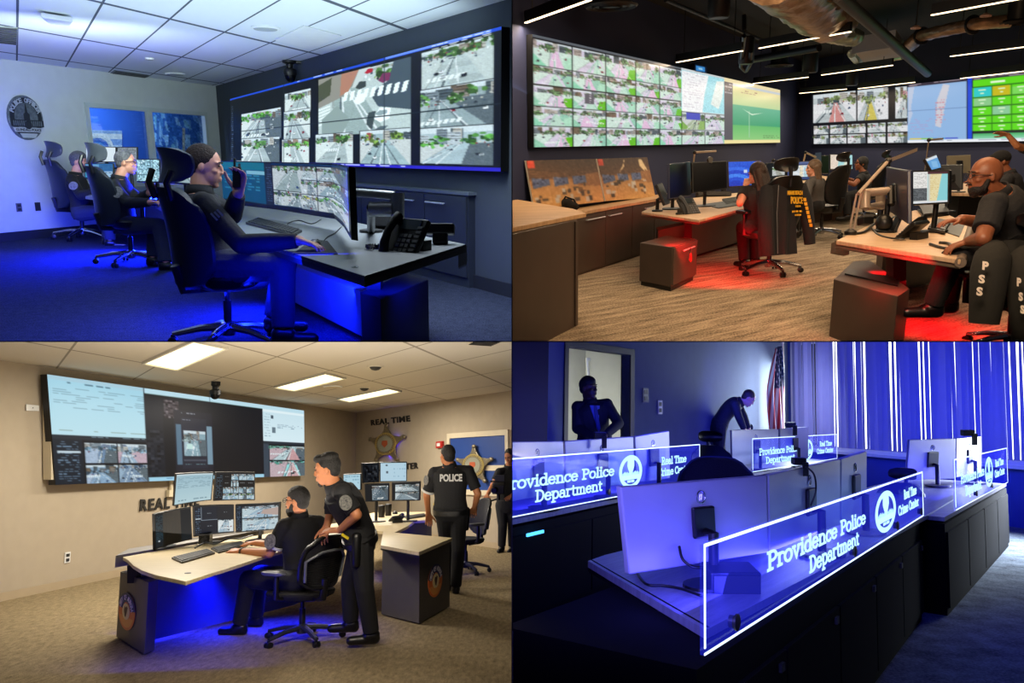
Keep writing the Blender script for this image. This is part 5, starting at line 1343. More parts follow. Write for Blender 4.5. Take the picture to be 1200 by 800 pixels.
im.rect(X(1061), .05, X(1128), 1, '#8fb4e0'); im.poly([(X(1061), .05), (X(1068), .05), (X(1064), .4), (X(1066), .5), (X(1061), .7)], '#b7c4dc'); im.poly([(X(1101), .05), (X(1108), .08), (X(1103), .4), (X(1098), .75), (X(1092), .72), (X(1094), .3)], '#c9c9d4'); im.lines(X(1092), .3, X(1103), .7, 10, '#c98a9a', 5, .6); im.rect(X(1061), .45, X(1128), .46, '#6a86b4')
for i, k in enumerate(('#e0c84a', '#8ac84a', '#4a9ad8', '#4a5ac8')): im.rect(X(1063) + i * .05, .92, X(1063) + (i + 1) * .05, .935, k)
im.lines(X(1063), .6, X(1090), .85, 8, '#a99ac8', 6, .5, .15); im.rect(X(1061), 0, 1, .05, '#3a3240'); im.lines(X(1062), .01, .99, .05, 2, '#b8a8b0', 9); im.rect(X(1129), .0, X(1134), .96, '#1f4ad8'); im.rect(X(1135), .05, 1, .83, '#5fd81f')
for c, x in enumerate((1135, 1157, 1179, 1202)): im.rect(X(x) - .002, .16, X(x) + .002, .83, '#2f7a1a')
for v in (.16, .32, .46, .6, .72): im.rect(X(1135), v - .006, 1, v + .006, '#2f7a1a')
im.rect(X(1136), .17, X(1156), .31, '#2fc8c8'); im.rect(X(1158), .17, X(1178), .31, '#c8b81f'); im.rect(X(1136), .33, X(1156), .45, '#8ac88a'); im.rect(X(1158), .47, X(1178), .59, '#8ac89a'); im.rect(X(1180), .2, X(1201), .31, '#7ad85a')
for i in range(3):
 for r, v in enumerate((.2, .35, .49, .63, .75)): im.rect(X(1142 + 22 * i), v, X(1150 + 22 * i), v + .02, '#d8f0c8'); im.rect(X(1144 + 22 * i), v + .05, X(1148 + 22 * i), v + .07, '#d8f0c8')
im.rect(X(1155), .09, X(1172), .12, '#e8f8d8'); im.rect(X(1135), .84, 1, .87, '#20302a'); im.grad(X(1135), .87, 1, .95, '#4fb06a', '#8ad0b0'); im.rect(X(1061), .95, 1, 1, '#e8ecf2'); im.lines(X(1080), .96, .98, .99, 1, '#8a94a4', 4)
blit('display', soften(im), VQ3, MATS['video_wall_warm'], t, .004)

# strip lights hung from the ceiling
SL = [(616, 26, 692, -1, 2.8, 'strip light in the corner above the left end of the wide video wall'), (793, 72.5, 870, 59, 2.74, 'strip light above the map on the wide video wall'), (890, 56, 997, 36.5, 2.82, 'long strip light just below the big foil-wrapped duct'),
      (883, 97.5, 947, 90, 2.7, 'short strip light left of the row above the green dashboard'), (963, 87.5, 1046, 76, 2.74, 'strip light below the grey duct box'), (937, 109, 992, 104, 2.62, 'faint strip light over the left end of the far video wall'),
      (1006, 103.5, 1072, 96, 2.62, 'faint strip light over the sea map on the far video wall'), (1092, 17, 1200, -3, 2.85, 'bright strip light at the top right above the copper-wrapped duct'), (1114, 65.5, 1204, 54, 2.72, 'strip light below the copper-wrapped duct'), (1126, 91.5, 1204, 82.5, 2.57, 'strip light over the green grid of the far video wall')]
for x0, y0, x1, y1, z, lab in SL:
 p, q = R2.at(x0, y0, z), R2.at(x1, y1, z); d = (q - p).normalized(); w = d.cross(R2.n).normalized() * .017
 if p.y > 15.5 or q.y > 15.5: 
  pass
 t = thing('strip_light', 'slim warm ' + lab, 'light', (p + q) / 2, 'strip lights in the dark ceiling')
 obj('lamp_housing', B().hexa([p + w, q + w, q - w, p - w], [v + R2.n * .11 for v in (p + w, q + w, q - w, p - w)]), MATS['pipe_dark'], t)
 obj('diffuser', B().slab([v - R2.n * .012 for v in (p + w * .9, q + w * .9, q - w * .9, p - w * .9)], R2.n * .01), MATS['strip_light'], t)
 b = B()
 for k in (.12, .88): 
  a = p + (q - p) * k; b = B().tube([a + R2.n * .1, a + R2.n * (HC2 - z)], .006, 5); obj('suspension_rod', b, MATS['pipe_dark'], t)
 l = lamp('strip_glow', 'AREA', (p + q) / 2 - R2.n * .03, 34, '#ffe2bd', (q - p).length, .07)
 zz = R2.n; xx = d; yy = zz.cross(xx); mm = M.Identity(4)
 for i in range(3): mm[i][0], mm[i][1], mm[i][2], mm[i][3] = xx[i], yy[i], zz[i], l.location[i]
 l.matrix_world = mm

# ducts, pipes and fittings under the black ceiling
def duct(label, pts, r, m, n=14, wob=.06, name='air_duct', cat='duct', bands=0, flat=.7):
 t = thing(name, label, cat, base_of(pts)); b = B(); rings = []; rg = random.Random(len(label)); k = 26; P = []
 for i in range(k + 1):
  u = i / k * (len(pts) - 1); j = min(int(u), len(pts) - 2); f = u - j; P.append(pts[j] * (1 - f) + pts[j + 1] * f)
 for i, p in enumerate(P):
  tg = (P[min(i + 1, k)] - P[max(i - 1, 0)]).normalized(); sd = tg.cross(R2.n).normalized(); up = sd.cross(tg)
  rings.append([p + sd * math.cos(a) * r * (1 + rg.uniform(-wob, wob)) + up * math.sin(a) * r * flat * (1 + rg.uniform(-wob, wob)) for a in [2 * math.pi * q / n for q in range(n)]])
 b.loft(rings); obj('wrapped_duct', b, MATS[m], t, smooth='auto')
 for i in range(bands):
  p = P[int((i + .7) / (bands + .4) * k)]; q = P[int((i + .7) / (bands + .4) * k) + 1]; d = (q - p).normalized(); obj('hanger_strap', B().lathe(p, d, [(r * 1.08, -.02), (r * 1.1, 0), (r * 1.08, .02)], 18), MATS['pipe_dark'], t)
 return t
duct('big crinkled foil-wrapped duct at the top of the dark ceiling', [R2.at(905, -30, 3.05), R2.at(945, 2, 3.05), R2.at(972, 27, 3.05)], .36, 'foil_wrap', wob=.09)
duct('short silver foil duct end behind the long strip light', [R2.at(968, 38, 2.95), R2.at(1000, 44, 2.95)], .17, 'foil_silver', wob=.1)
duct('thin copper-wrapped duct with a bend, between two strip lights', [R2.at(1063, 56, 3.0), R2.at(1078, 42.5, 3.05), R2.at(1110, 35, 3.05), R2.at(1150, 27, 3.05), R2.at(1184, 25, 3.05)], .12, 'foil_wrap', bands=2, wob=.08)
t = thing('duct_box', 'grey flat duct box with silver foil edges left of the dark pipe', 'duct', R2.at(1025, 68, 2.9)); q = [R2.at(998, 63, 2.9), R2.at(1048, 55, 2.9), R2.at(1058, 67, 2.9), R2.at(1008, 75, 2.9)]
obj('box', B().slab(q, R2.n * .25), MATS['duct_grey'], t); b = B(); b.tube([q[0], q[3]], .07, 8); b.tube([q[3], q[2]], .04, 8); obj('foil_edge', b, MATS['foil_silver'], t, smooth='auto')
duct('thick dark pipe slanting across the ceiling right of the foil duct', [R2.at(982, -6, 2.95), R2.at(1087, 86, 2.68)], .07, 'pipe_dark', wob=0, name='ceiling_pipe', cat='pipe', flat=1)
duct('thin dark conduit crossing the ceiling below the round air diffuser', [R2.at(780, 0, 3.3), R2.at(905, 52, 3.3)], .025, 'pipe_dark', wob=0, name='ceiling_pipe', cat='pipe', flat=1)
duct('dark horizontal pipe behind the long strip light', [R2.at(868, 72, 3.0), R2.at(960, 56, 3.0)], .06, 'pipe_dark', wob=0, name='ceiling_pipe', cat='pipe', flat=1)
duct('dark hooked drain pipe hanging right of the blue wall display', [R2.at(872, 18, 3.2), R2.at(872, 44, 2.9), R2.at(870, 60, 2.9), R2.at(868, 78, 2.75), R2.at(874, 84, 2.7), R2.at(879, 76, 2.75), R2.at(880, 60, 2.9)], .03, 'pipe_dark', wob=0, name='ceiling_pipe', cat='pipe', flat=1)
def can(label, px, py, z, r, h):
 c = R2.at(px, py, z); t = thing('pendant_speaker', label, 'speaker', c, 'black can speakers')
 obj('speaker_can', B().lathe(c, R2.n, [(r * .9, 0), (r, .02), (r, h), (r * .8, h + .02)], 22), MATS['pipe_dark'], t, smooth='auto'); obj('speaker_grille', B().lathe(c - R2.n * .004, R2.n, [(r * .85, 0), (r * .85, .012)], 22), MATS['dark_grey_plastic'], t)
can('black can speaker hanging at the top left of the foil duct', 842, 21, 2.95, .13, .35); can('black can speaker hanging above the left end of the far video wall', 998, 100, 2.65, .12, .3); can('black can speaker hanging left of the duct box', 949, 85, 2.8, .14, .35); can('black can speaker below the hooked drain pipe', 874, 75, 2.75, .12, .4)
for lab, px, py, r in (('large round black air diffuser at the top of the ceiling', 716, 9, .3), ('round black air diffuser above the short strip light', 913, 78, .28), ('round black air diffuser at the right edge under a strip light', 1188, 69, .25), ('round black air diffuser at the right end of the copper duct', 1192, 28, .22)):
 c = R2.at(px, py, 3.0); t = thing('air_diffuser', lab, 'vent', c); b = B()
 for k in (1., .72, .45): b.lathe(c + R2.n * .02 * k, R2.n, [(r * k, 0), (r * k * .93, -.02), (r * k * .8, .03)], 26)
 obj('cone_rings', b, MATS['pipe_dark'], t, smooth='auto'); obj('neck', B().tube([c + R2.n * .04, c + R2.n * .45], r * .6, 16), MATS['pipe_dark'], t, smooth='auto')
for lab, px, py in (('pale copper sprinkler disc above the bend of the copper duct', 1073, 34), ('pale copper sprinkler disc above the middle of the copper duct', 1155, 20)):
 c = R2.at(px, py, 3.1); t = thing('sprinkler', lab, 'sprinkler', c); obj('disc', B().lathe(c, R2.n, [(.07, 0), (.075, .02), (.03, .05)], 18), MATS['copper_disc'], t, smooth='auto'); obj('pipe_drop', B().tube([c + R2.n * .04, c + R2.n * .4], .012, 6), MATS['pipe_dark'], t)
t = thing('wall_display', 'small lit blue display box on the wall above the map', 'display', WL2.hit(822, 85, .05)); q = WL2.quad([(814, 75), (828, 78), (828, 86), (814, 84)], .08); obj('case', B().slab(q, WL2.n * -.06), MATS['pipe_dark'], t)
im = Img(16, 10, '#0b1a30'); im.rect(.1, .2, .8, .8, '#3a8ad0'); im.rect(.3, .35, .6, .65, '#9ad0f0'); blit('screen', im, [p + WL2.n * .0 for p in q], MATS['small_screen_warm'], t, .004)

# counters and cabinets along the wall
CH = .76
fl, fr = R2.at(655, 330), R2.at(800, 283); bkv = WL2.n * -1
def to_wall(p): return p - WL2.n * ((p - WL2.A).dot(WL2.n) - .02)
t = thing('wall_cabinet', 'row of taupe cabinets with bar handles under the leaning boards', 'cabinet', base_of([fl, fr])); ux = (fr - fl).normalized(); fn = ux.cross(R2.n); fn = -fn if fn.dot(fl) > 0 else fn
obj('carcass', B().prism([fl, fr, to_wall(fr), to_wall(fl)], R2.n * (CH - .04)), MATS['cabinet_taupe'], t)
def spx2(px): d = ray(px, 280); P = d * (fl.dot(fn) / d.dot(fn)); return (P - fl).dot(ux)
cuts = [spx2(x) for x in (657, 708, 739, 765, 797)]
for i in range(4):
 s0, s1 = cuts[i] + .008, cuts[i + 1] - .008; q = [fl + ux * s0 + R2.n * .03, fl + ux * s1 + R2.n * .03, fl + ux * s1 + R2.n * (CH - .05), fl + ux * s0 + R2.n * (CH - .05)]
 d = obj('door', B().slab(q, fn * .02), MATS['cabinet_taupe'], t, bevel=.003); w = s1 - s0
 h0, h1 = (s1 - .5 * w, s1 - .06 * w) if i % 2 == 0 else (s0 + .06 * w, s0 + .5 * w)
 a, c = [fl + ux * h + R2.n * (CH - .11) + fn * .05 for h in (h0, h1)]; hb = B().tube([a, c], .008, 8)
 for v, s in ((a, 1), (c, -1)): hb.tube([v + ux * .03 * s, v + ux * .03 * s - fn * .035], .006, 6)
 obj('handle', hb, MATS['arm_silver'], d, smooth='auto')
q = [fl + fn * .03, fr + fn * .03, to_wall(fr), to_wall(fl)]
obj('worktop', B().prism([p + R2.n * (CH - .04) for p in q], R2.n * .04), MATS['counter_maple'], uvf=lambda p: (p.x, p.y), label='long maple worktop on the taupe cabinets below the video wall', cat='worktop', bevel=.004)
t = thing('reception_counter', 'tall taupe counter with maple top at the left edge of the warm room', 'counter', R2.at(640, 398))
q = [R2.at(590, 231, .95), R2.at(672, 244.5, .95), R2.at(687, 249.5, .95), R2.at(590, 268.5, .95)]
obj('counter_top', B().prism([p - R2.n * .035 for p in q], R2.n * .035), MATS['counter_maple'], t, uvf=lambda p: (p.x, p.y), bevel=.004)
q = [R2.drop(p) for p in (R2.at(590, 236, .95), R2.at(665, 247, .95), R2.at(676, 252, .95), R2.at(590, 270, .95))]; obj('counter_body', B().prism(q, R2.n * .912), MATS['cabinet_taupe'], t, bevel=.004)
q0, q1 = q[3] + R2.n * .01, q[2] + R2.n * .01; f_ = (q1 - q0).normalized().cross(R2.n); f_ = -f_ if f_.dot(q0) > 0 else f_
obj('end_panel', B().slab([q1 - (q1 - q0).normalized() * .05, q1, q1 + R2.n * .89, q1 - (q1 - q0).normalized() * .05 + R2.n * .89], f_ * .012), MATS['cabinet_taupe'], t)
# two mounted pictures leaning on the wall
def poster(label, pix, seed, lab):
 q = WL2.quad(pix, .12); q[0] = q[0] - WL2.n * .08; q[1] = q[1] - WL2.n * .08; t = thing('picture_board', label, 'picture', base_of(q), 'mounted room pictures'); nn = WL2.n
 obj('foam_board', B().slab(q, nn * -.02), MATS['paper'], t); rg = random.Random(seed)
 im = Img(90, 60, '#7d5330'); im.grad(0, 0, 1, .38, '#3f2a1a', '#5a3c24'); im.grad(0, .42, 1, 1, '#a87a48', '#c99a5c'); im.poly([(.62, .36), (1, .3), (1, .62), (.62, .56)], '#8a5f38')
 for i in range(3): im.poly([(.03 + i * .27, .36 - .0 * i), (.25 + i * .26, .4 - .02 * i), (.25 + i * .26, .52), (.03 + i * .27, .58 - .02 * i)], '#4a5a86'); im.fuzz(.03 + i * .27, .38, .22 + i * .26, .53, .12)
 for i in range(26): x = rg.uniform(.02, .8); y = rg.uniform(.5, .85); im.rect(x, y, x + rg.uniform(.03, .09), y + rg.uniform(.04, .12), rg.choice(['#3a2a1c', '#6b4a2a', '#c9a06a', '#4a3a2c', '#b8b4b0']))
 for i in range(3): a = rg.uniform(.1, .9); im.poly([(a, .05), (a + .03, .05), (a + rg.uniform(-.25, .25), .35), (a - .01, .2)], '#d9c6a0') if seed == 2 else im.poly([(0, .2 + .05 * i), (.5, .3 + .02 * i), (.5, .31 + .02 * i), (0, .23 + .05 * i)], '#6b4a2c')
 im.rect(.01, .02, .1, .17, '#d0432a'); im.fuzz(0, 0, 1, 1, .03); blit('printed_picture', soften(im, 2), q, print_mat(), t, .003)
poster('picture board of a control room leaning on the wall nearest the reception counter', [(623.5, 188), (704.5, 186), (707.5, 236), (626, 245)], 1, '')
poster('picture board of a control room leaning on the wall, right of its twin', [(706, 186), (764, 184), (768, 231), (709.5, 235.5)], 2, '')
t = thing('shoulder_bag', 'small black bag lying on the maple worktop before the boards', 'bag', R2.at(664, 248, CH)); c = R2.at(664, 247, CH); b = B(); b.ell(c + R2.n * .07, V((.1, 0, 0)), V((0, .12, 0)), R2.n * .075); b.ell(c + R2.n * .05 + V((.09, 0, 0)), V((.06, 0, 0)), V((0, .1, 0)), R2.n * .05)
grown('bag_body', b, MATS['black_fabric'], t, .012); obj('strap', B().tube([c + V((-.08, -.05, .05)) + R2.n * 0, c + V((-.02, -.1, .15)), c + V((.08, -.08, .12)), c + V((.14, -.05, .02))], .012, 6), MATS['black_fabric'], t, smooth=True)

# ---- middle desk
ZD2 = .74
t = thing('console_desk', 'maple-topped desk with red underglow in the middle of the warm room', 'desk', R2.at(815, 300))
dq = [(752, 248), (819, 257.5), (868, 244.5), (900, 236), (885, 224), (855, 226.5), (776, 236.5)]
b = B(); slab_desk(b, R2, dq, ZD2, .03); obj('desk_top', b, MATS['desk_maple'], t, uvf=lambda p: (p.x, p.y), bevel=.005); b = B(); q = [R2.at(x, y, ZD2 - .03) for x, y in dq]
b.slab([q[0], q[1], q[1] - R2.n * .05, q[0] - R2.n * .05], V((0, .03, 0))); b.slab([q[1], q[2], q[2] - R2.n * .05, q[1] - R2.n * .05], V((0, .03, 0))); obj('edge_band', b, MATS['desk_trim_taupe'], t)
p0, p1 = R2.at(770, 318), R2.at(868, 287); b = B(); v = V((.05, .4, 0)); b.hexa([p0 + R2.n * .06, p1 + R2.n * .06, p1 + v + R2.n * .06, p0 + v + R2.n * .06], [R2.drop(p, .5) for p in (p0, p1, p1 + v, p0 + v)]); obj('modesty_panel', b, MATS['cabinet_taupe'], t)
cp = R2.at(805, 281, .3); b = B(); b.box((0, 0, .2), .1, .12, .42, M.Translation(cp)); obj('lift_column', b, MATS['black_plastic'], t)
lamp('red_strip', 'AREA', R2.at(832, 280, .55), 20, '#ff0a18', .9, .2, aim=R2.at(838, 320, 0), spread=110); lamp('red_strip_panel', 'AREA', R2.at(836, 288, .3) + V((0, -.45, 0)), 7, '#ff0a18', .8, .15, aim=R2.at(836, 272, .3))
t = thing('pedestal_cabinet', 'taupe pedestal drawer unit with a red tag before the middle desk', 'cabinet', R2.at(782, 338)); ph = .47
q = [R2.at(749, 334), R2.at(786, 342), R2.at(814, 328), R2.at(780, 322)]; obj('carcass', B().prism([p + R2.n * .05 for p in q], R2.n * (ph - .05)), MATS['cabinet_taupe'], t, bevel=.004)
obj('plinth', B().prism([p * .94 + base_of(q) * .06 for p in q], R2.n * .05), MATS['black_plastic'], t); ux = (q[2] - q[1]).normalized(); fn2 = ux.cross(R2.n); fn2 = -fn2 if fn2.dot(q[1]) > 0 else fn2; w = (q[2] - q[1]).length
d = obj('drawer', B().slab([q[1] + ux * .01 + R2.n * .07, q[1] + ux * (w - .01) + R2.n * .07, q[1] + ux * (w - .01) + R2.n * (ph - .01), q[1] + ux * .01 + R2.n * (ph - .01)], fn2 * .018), MATS['cabinet_taupe'], t)
a, c = q[1] + ux * w * .3 + R2.n * (ph - .06) + fn2 * .05, q[1] + ux * w * .75 + R2.n * (ph - .06) + fn2 * .05; obj('handle', B().tube([a, c], .008, 8), MATS['arm_silver'], d)
t = thing('red_key_tag', 'red tag hanging from the pedestal handle', 'tag', (a + c) / 2 - R2.n * .13); m0 = (a + c) / 2 + fn2 * .012; obj('tag', B().prism([m0 - R2.n * .05 + ux * x * .06 - R2.n * y * .09 for x, y in ((-.5, .2), (0, 0), (.5, .2), (.6, .8), (0, 1.1), (-.6, .8))], fn2 * .01), MATS['red_tag'], t); obj('key_ring', B().tube([m0 + R2.n * .01, m0 - R2.n * .06], .006, 6), MATS['chrome'], t)
mat('monitor_navy', '#1f2440', .35)
monitor('dark monitor seen at a slant at the left end of the middle desk', [(784.5, 192), (809, 189), (810, 229), (785, 233)], 9.0, 9.6, R2, None, shell='monitor_navy', stand=(ZD2, .15))
monitor('switched-off black monitor with a webcam between two blue ones', [(811, 190), (851.5, 188.5), (852.5, 220.5), (812, 226)], 9.5, 9.7, R2, None, stand=(ZD2, .15))
wc = pt(832, 187, 9.6); t = thing('webcam', 'small black webcam on top of the switched-off monitor', 'webcam', wc - R2.n * .03); obj('lens_barrel', B().lathe(wc, V((0, -1, 0)), [(.03, -.03), (.04, 0), (.03, .03)], 14), MATS['black_plastic'], t, smooth='auto'); obj('clip', B().box((0, 0, -.03), .05, .05, .03, M.Translation(wc)), MATS['black_plastic'], t)
im = Img(60, 40, '#1450d8'); im.grad(0, 0, 1, 1, '#1f5fe0', '#1030b8'); 
for i in range(5): im.disc(.2, 1.1, .9 - .14 * i, .9 - .14 * i, ['#2f6ff0', '#1848d0', '#3f86f8', '#1a50d8', '#123cc0'][i])
im.rect(.46, .36, .56, .48, '#cfe0f8'); im.fuzz(0, 0, 1, 1, .02)
monitor('bright blue desktop monitor beside the woman with the hanging jacket', [(852.5, 188.7), (893, 187.5), (893, 217), (853.5, 219.5)], 9.8, 9.8, R2, im, 'small_screen_warm', stand=(ZD2, .15))
monitor('thin tilted tablet screen at the back left corner of the middle desk', [(770, 216), (776, 214), (786, 238), (780, 240)], 8.9, 9.3, R2, None, stand=(ZD2, .08), name='tablet', cat='tablet')
desk_lamp('slim LED desk lamp above the switched-off black monitor', R2.at(809, 226, ZD2), pt(814, 178.5, 9.5), pt(838.5, 177, 9.6), R2)
desk_phone('grey desk phone on the left of the middle desk', R2, R2.at(805, 250, ZD2), -40, 1.15, m='dark_grey_plastic', tilt=50)
keyboard('dark keyboard before the bright blue monitor on the middle desk', [R2.at(846, 234.5, ZD2), R2.at(866, 231.5, ZD2), R2.at(872, 235.5, ZD2), R2.at(851, 240, ZD2)], R2)
t = thing('notebook', 'open pale notebook on the middle desk by the woman\'s elbow', 'notebook', R2.at(846, 241, ZD2)); q = [R2.at(824, 240, ZD2), R2.at(848, 236.5, ZD2), R2.at(868, 240.5, ZD2), R2.at(842, 244.5, ZD2)]; obj('cover', B().slab(q, R2.n * .01), MATS['dark_grey_plastic'], t); obj('pages', B().slab([p * .9 + base_of(q) * .1 + R2.n * .01 for p in q], R2.n * .012), MATS['paper'], t)
t = thing('desk_organiser', 'low black organiser with small items behind the grey phone', 'organiser', R2.at(836, 230, ZD2)); c = R2.at(836, 230, ZD2); b = B(); b.box((0, 0, .03), .5, .18, .06, M.Translation(c)); obj('tray', b, MATS['black_plastic'], t)
for i, (x, h) in enumerate(((-.18, .12), (-.02, .1), (.15, .14))): obj('holder', B().lathe(c + V((x, -.02, .05)), R2.n, [(.04, 0), (.04, h), (.03, h)], 12), MATS['dark_grey_plastic'], t, smooth='auto')

# ---- women at the middle and far desks
G2 = 'black high-backed chairs in the warm room'
chair('tall', 'black chair with a lettered jacket over its back in the warm room', R2.frame(R2.at(901, 320), -28), 1.08, G2)
jA = dict(pel=pt(889, 264, 9.0), neck=pt(889, 218, 8.9), head=pt(887, 204, 8.9), shL=pt(873, 224, 8.95), elL=pt(867, 238, 8.8), wrL=pt(874, 217, 8.95), shR=pt(903, 226, 8.9), elR=pt(905, 246, 9.0), wrR=pt(888, 246, 9.4),
          knL=pt(870, 266, 9.6), knR=pt(885, 266, 9.7), anL=pt(872, 305, 9.6), anR=pt(884, 305, 9.7), shdir=V((-1, .1, 0)))
person('woman with long dark hair in black seen from behind at the middle desk', jA, V((-.3, 1, 0)), R2, 1.05, MATS['skin_fair'], MATS['uniform_black_warm'], MATS['uniform_black_warm'], hair='long', hairm=MATS['hair_brown'], hf=V((-.6, .8, -.1)), sleeve=.55)
def jacket(label, shoulder_l, shoulder_r, hem_l, hem_r, thick, mtr, group=None):
 """Jacket hung over a chair back: shell draped from the shoulder line to the hem."""
 t = thing('jacket', label, 'jacket', base_of([hem_l, hem_r]), group); b = B()
 nrm = (shoulder_r - shoulder_l).cross(hem_l - shoulder_l).normalized(); nrm = -nrm if nrm.dot(shoulder_l) > 0 else nrm
 def P(u, v, o):
  p = (shoulder_l * (1 - u) + shoulder_r * u) * (1 - v) + (hem_l * (1 - u) + hem_r * u) * v
  return p + nrm * ((1 - (2 * u - 1) ** 2) * thick + .025 * math.sin(u * 17 + 2 * v) * (.2 + v) - o) - (hem_l - shoulder_l).normalized() * (.05 * (1 - (2 * u - 1) ** 2) * (1 - v))
 b.sheet(lambda u, v: P(u, v, 0), 24, 20); k = 25 * 21; b.sheet(lambda u, v: P(u, v, .04 + thick * .9), 24, 20); G = lambda i, j: j * 25 + i
 loop = [G(i, 0) for i in range(24)] + [G(24, j) for j in range(20)] + [G(i, 20) for i in range(24, 0, -1)] + [G(0, j) for j in range(20, 0, -1)]
 for i in range(len(loop)): b.f.append((loop[i], loop[(i + 1) % len(loop)], loop[(i + 1) % len(loop)] + k, loop[i] + k))
 obj('jacket_body', b, mtr, t, smooth='auto'); return t, P, nrm
sl, sr, hl_, hr_ = pt(897, 222, 8.5), pt(934, 216, 8.75), pt(897, 300, 8.5), pt(934, 297, 8.75)
t, P, nj = jacket('black jacket with gold lettering hung over the woman\'s chair back', sl, sr, hl_, hr_, .1, MATS['jacket_dark_blue'])
b = B(); b.tube([pt(936, 219, 8.75), pt(943, 236, 8.7), pt(947, 262, 8.65), pt(949, 286, 8.65)], [.09, .085, .07, .06], 12); obj('sleeve', b, MATS['jacket_dark_blue'], t, smooth='auto')
b = B(); b.tube([pt(899, 221, 8.55), pt(897, 240, 8.45), pt(898, 270, 8.4), pt(901, 299, 8.45)], [.07, .08, .075, .065], 12); obj('sleeve', b, MATS['jacket_dark_blue'], t, smooth='auto')
def on_jacket(b, P, nj, txt, u0, u1, v0, v1, bold=.04):
 text_quad(b, txt, P(u0, v0, -.08), P(u1, v0, -.08), P(u0, v1, -.08), .004, bold)
b = B(); on_jacket(b, P, nj, 'MIAMI BEACH', .32, .9, .13, .19); on_jacket(b, P, nj, 'POLICE', .38, .88, .22, .32)
for i, (u0, u1, v) in enumerate(((.54, .74, .35), (.4, .88, .42), (.54, .74, .47))):
 for k in range(5): a0_, a1_ = u0 + (u1 - u0) * k / 5, u0 + (u1 - u0) * (k + .7) / 5; b.poly([P(a0_, v, -.08), P(a1_, v, -.08), P(a1_, v + .025, -.08), P(a0_, v + .025, -.08)])
obj('lettering', b, MATS['letter_gold'], t)
b = B()
for i in range(7): c = pt(941 + i * 1.2, 232 + i * 5, 8.58); b.slab([c, c + V((.03, 0, 0)), c + V((.035, 0, -.035)), c + V((.005, 0, -.035))], V((0, -.01, 0)))
obj('sleeve_print', b, MATS['letter_gold'], t)
obj('zip', B().tube([P(.22, .02, -.02), P(.2, .4, -.02), P(.22, .98, -.02)], .004, 6), MATS['grey_plastic'], t)
chair('tall', 'black chair of the long-haired woman in the grey top', R2.frame(R2.at(962, 279), -55), 1.08, G2)
mat('grey_knit', '#4a4644', .9, bump=(40, .4))
jB = dict(pel=pt(956, 240, 11.8), neck=pt(955, 209, 11.7), head=pt(953, 197.5, 11.7), shL=pt(948, 216, 11.5), elL=pt(945, 230, 11.3), wrL=pt(932, 218, 11.6), shR=pt(962, 214, 11.9), elR=pt(950, 228, 12.1), wrR=pt(938, 216, 12.2), knL=pt(935, 241, 12.0), knR=pt(936, 240, 12.3), anL=pt(934, 270, 12.0), anR=pt(934, 268, 12.3))
person('woman with long fair-brown hair in a grey top facing left at the far desk', jB, V((-1, .35, 0)), R2, 1.06, MATS['skin_fair'], MATS['grey_knit'], MATS['uniform_black_warm'], hair='long', hairm=MATS['hair_blond'], hf=V((-1, .3, -.05)))
chair('tall', 'black chair of the person with tied dark hair at the far wall', R2.frame(R2.at(1012, 258), -75), 1.06, G2)
jC = dict(pel=pt(1013, 228, 14.6), neck=pt(1012, 203, 14.5), head=pt(1009, 192, 14.5), shL=pt(1009, 208, 14.3), elL=pt(1001, 216, 14.1), wrL=pt(989, 212, 14.2), shR=pt(1014, 206, 14.7), elR=pt(1003, 213, 14.8), wrR=pt(989, 208, 14.7), knL=pt(992, 230, 14.4), knR=pt(993, 229, 14.8), anL=pt(993, 252, 14.4), anR=pt(996, 251, 14.8))
person('person with dark tied hair and glasses in black, arms forward at the far desk', jC, V((-1, .15, 0)), R2, 1.08, MATS['skin_brown'], MATS['uniform_black_warm'], MATS['uniform_black_warm'], hair='bob', hf=V((-1, .1, .05)), glasses=True, sleeve=.5)

# ---- far desk
t = thing('far_desk', 'far maple desk shared by the woman in grey and the person in black', 'desk', R2.at(950, 262)); b = B(); slab_desk(b, R2, [(896, 219), (942, 224), (986, 218), (1000, 212), (960, 205), (912, 207)], .72, .04); obj('desk_top', b, MATS['desk_maple'], t, uvf=lambda p: (p.x, p.y))
p0, p1 = R2.at(915, 268), R2.at(986, 256); v = V((.0, .5, 0)); obj('modesty_panel', B().hexa([p0, p1, p1 + v, p0 + v], [R2.drop(p, .6) for p in (p0, p1, p1 + v, p0 + v)]), MATS['cabinet_taupe'], t)
p0 = R2.at(982, 259); obj('end_panel', B().box((0, 0, .36), .08, .7, .72, M.Translation(p0)), MATS['metal_beige'], t)
im = Img(50, 40, '#12151c'); im.street(.25, .25, .95, .85, 301, road='#a8a89a'); 
monitor('dark framed monitor with a street picture right of the seated woman\'s head', [(898.5, 191), (920.5, 189), (920.5, 208), (898.5, 210)], 12.6, 12.9, R2, im, 'small_screen_warm', stand=(.72, .14))
im = Img(60, 44, '#3a4a78'); im.rect(.25, .2, .97, .85, '#e9eef0'); im.rect(.55, .2, .7, .85, '#f0e6c8'); im.rect(.75, .3, .97, .85, '#b9dbe4'); im.lines(.28, .25, .95, .8, 8, '#9ab0c0', 4, .5); im.rect(0, 0, 1, .12, '#5a6a9a')
monitor('monitor with a bright white and blue map left of the woman in grey', [(922, 189.5), (949, 188.5), (949, 211), (922, 211)], 12.9, 13.0, R2, im, 'small_screen_warm', stand=(.72, .14))
mat('monitor_green_back', '#5d7566', .5)
monitor('narrow green-grey monitor edge behind the woman in grey', [(956, 181), (961.5, 180.5), (961.5, 198), (956, 198)], 13.9, 14.1, R2, None, shell='monitor_green_back', stand=(.72, .1), bez=.3)
monitor('narrow black monitor left of the pale sea map monitor', [(962, 182), (971.5, 182), (971.5, 203), (962, 203)], 14.2, 14.3, R2, None, stand=(.72, .1))
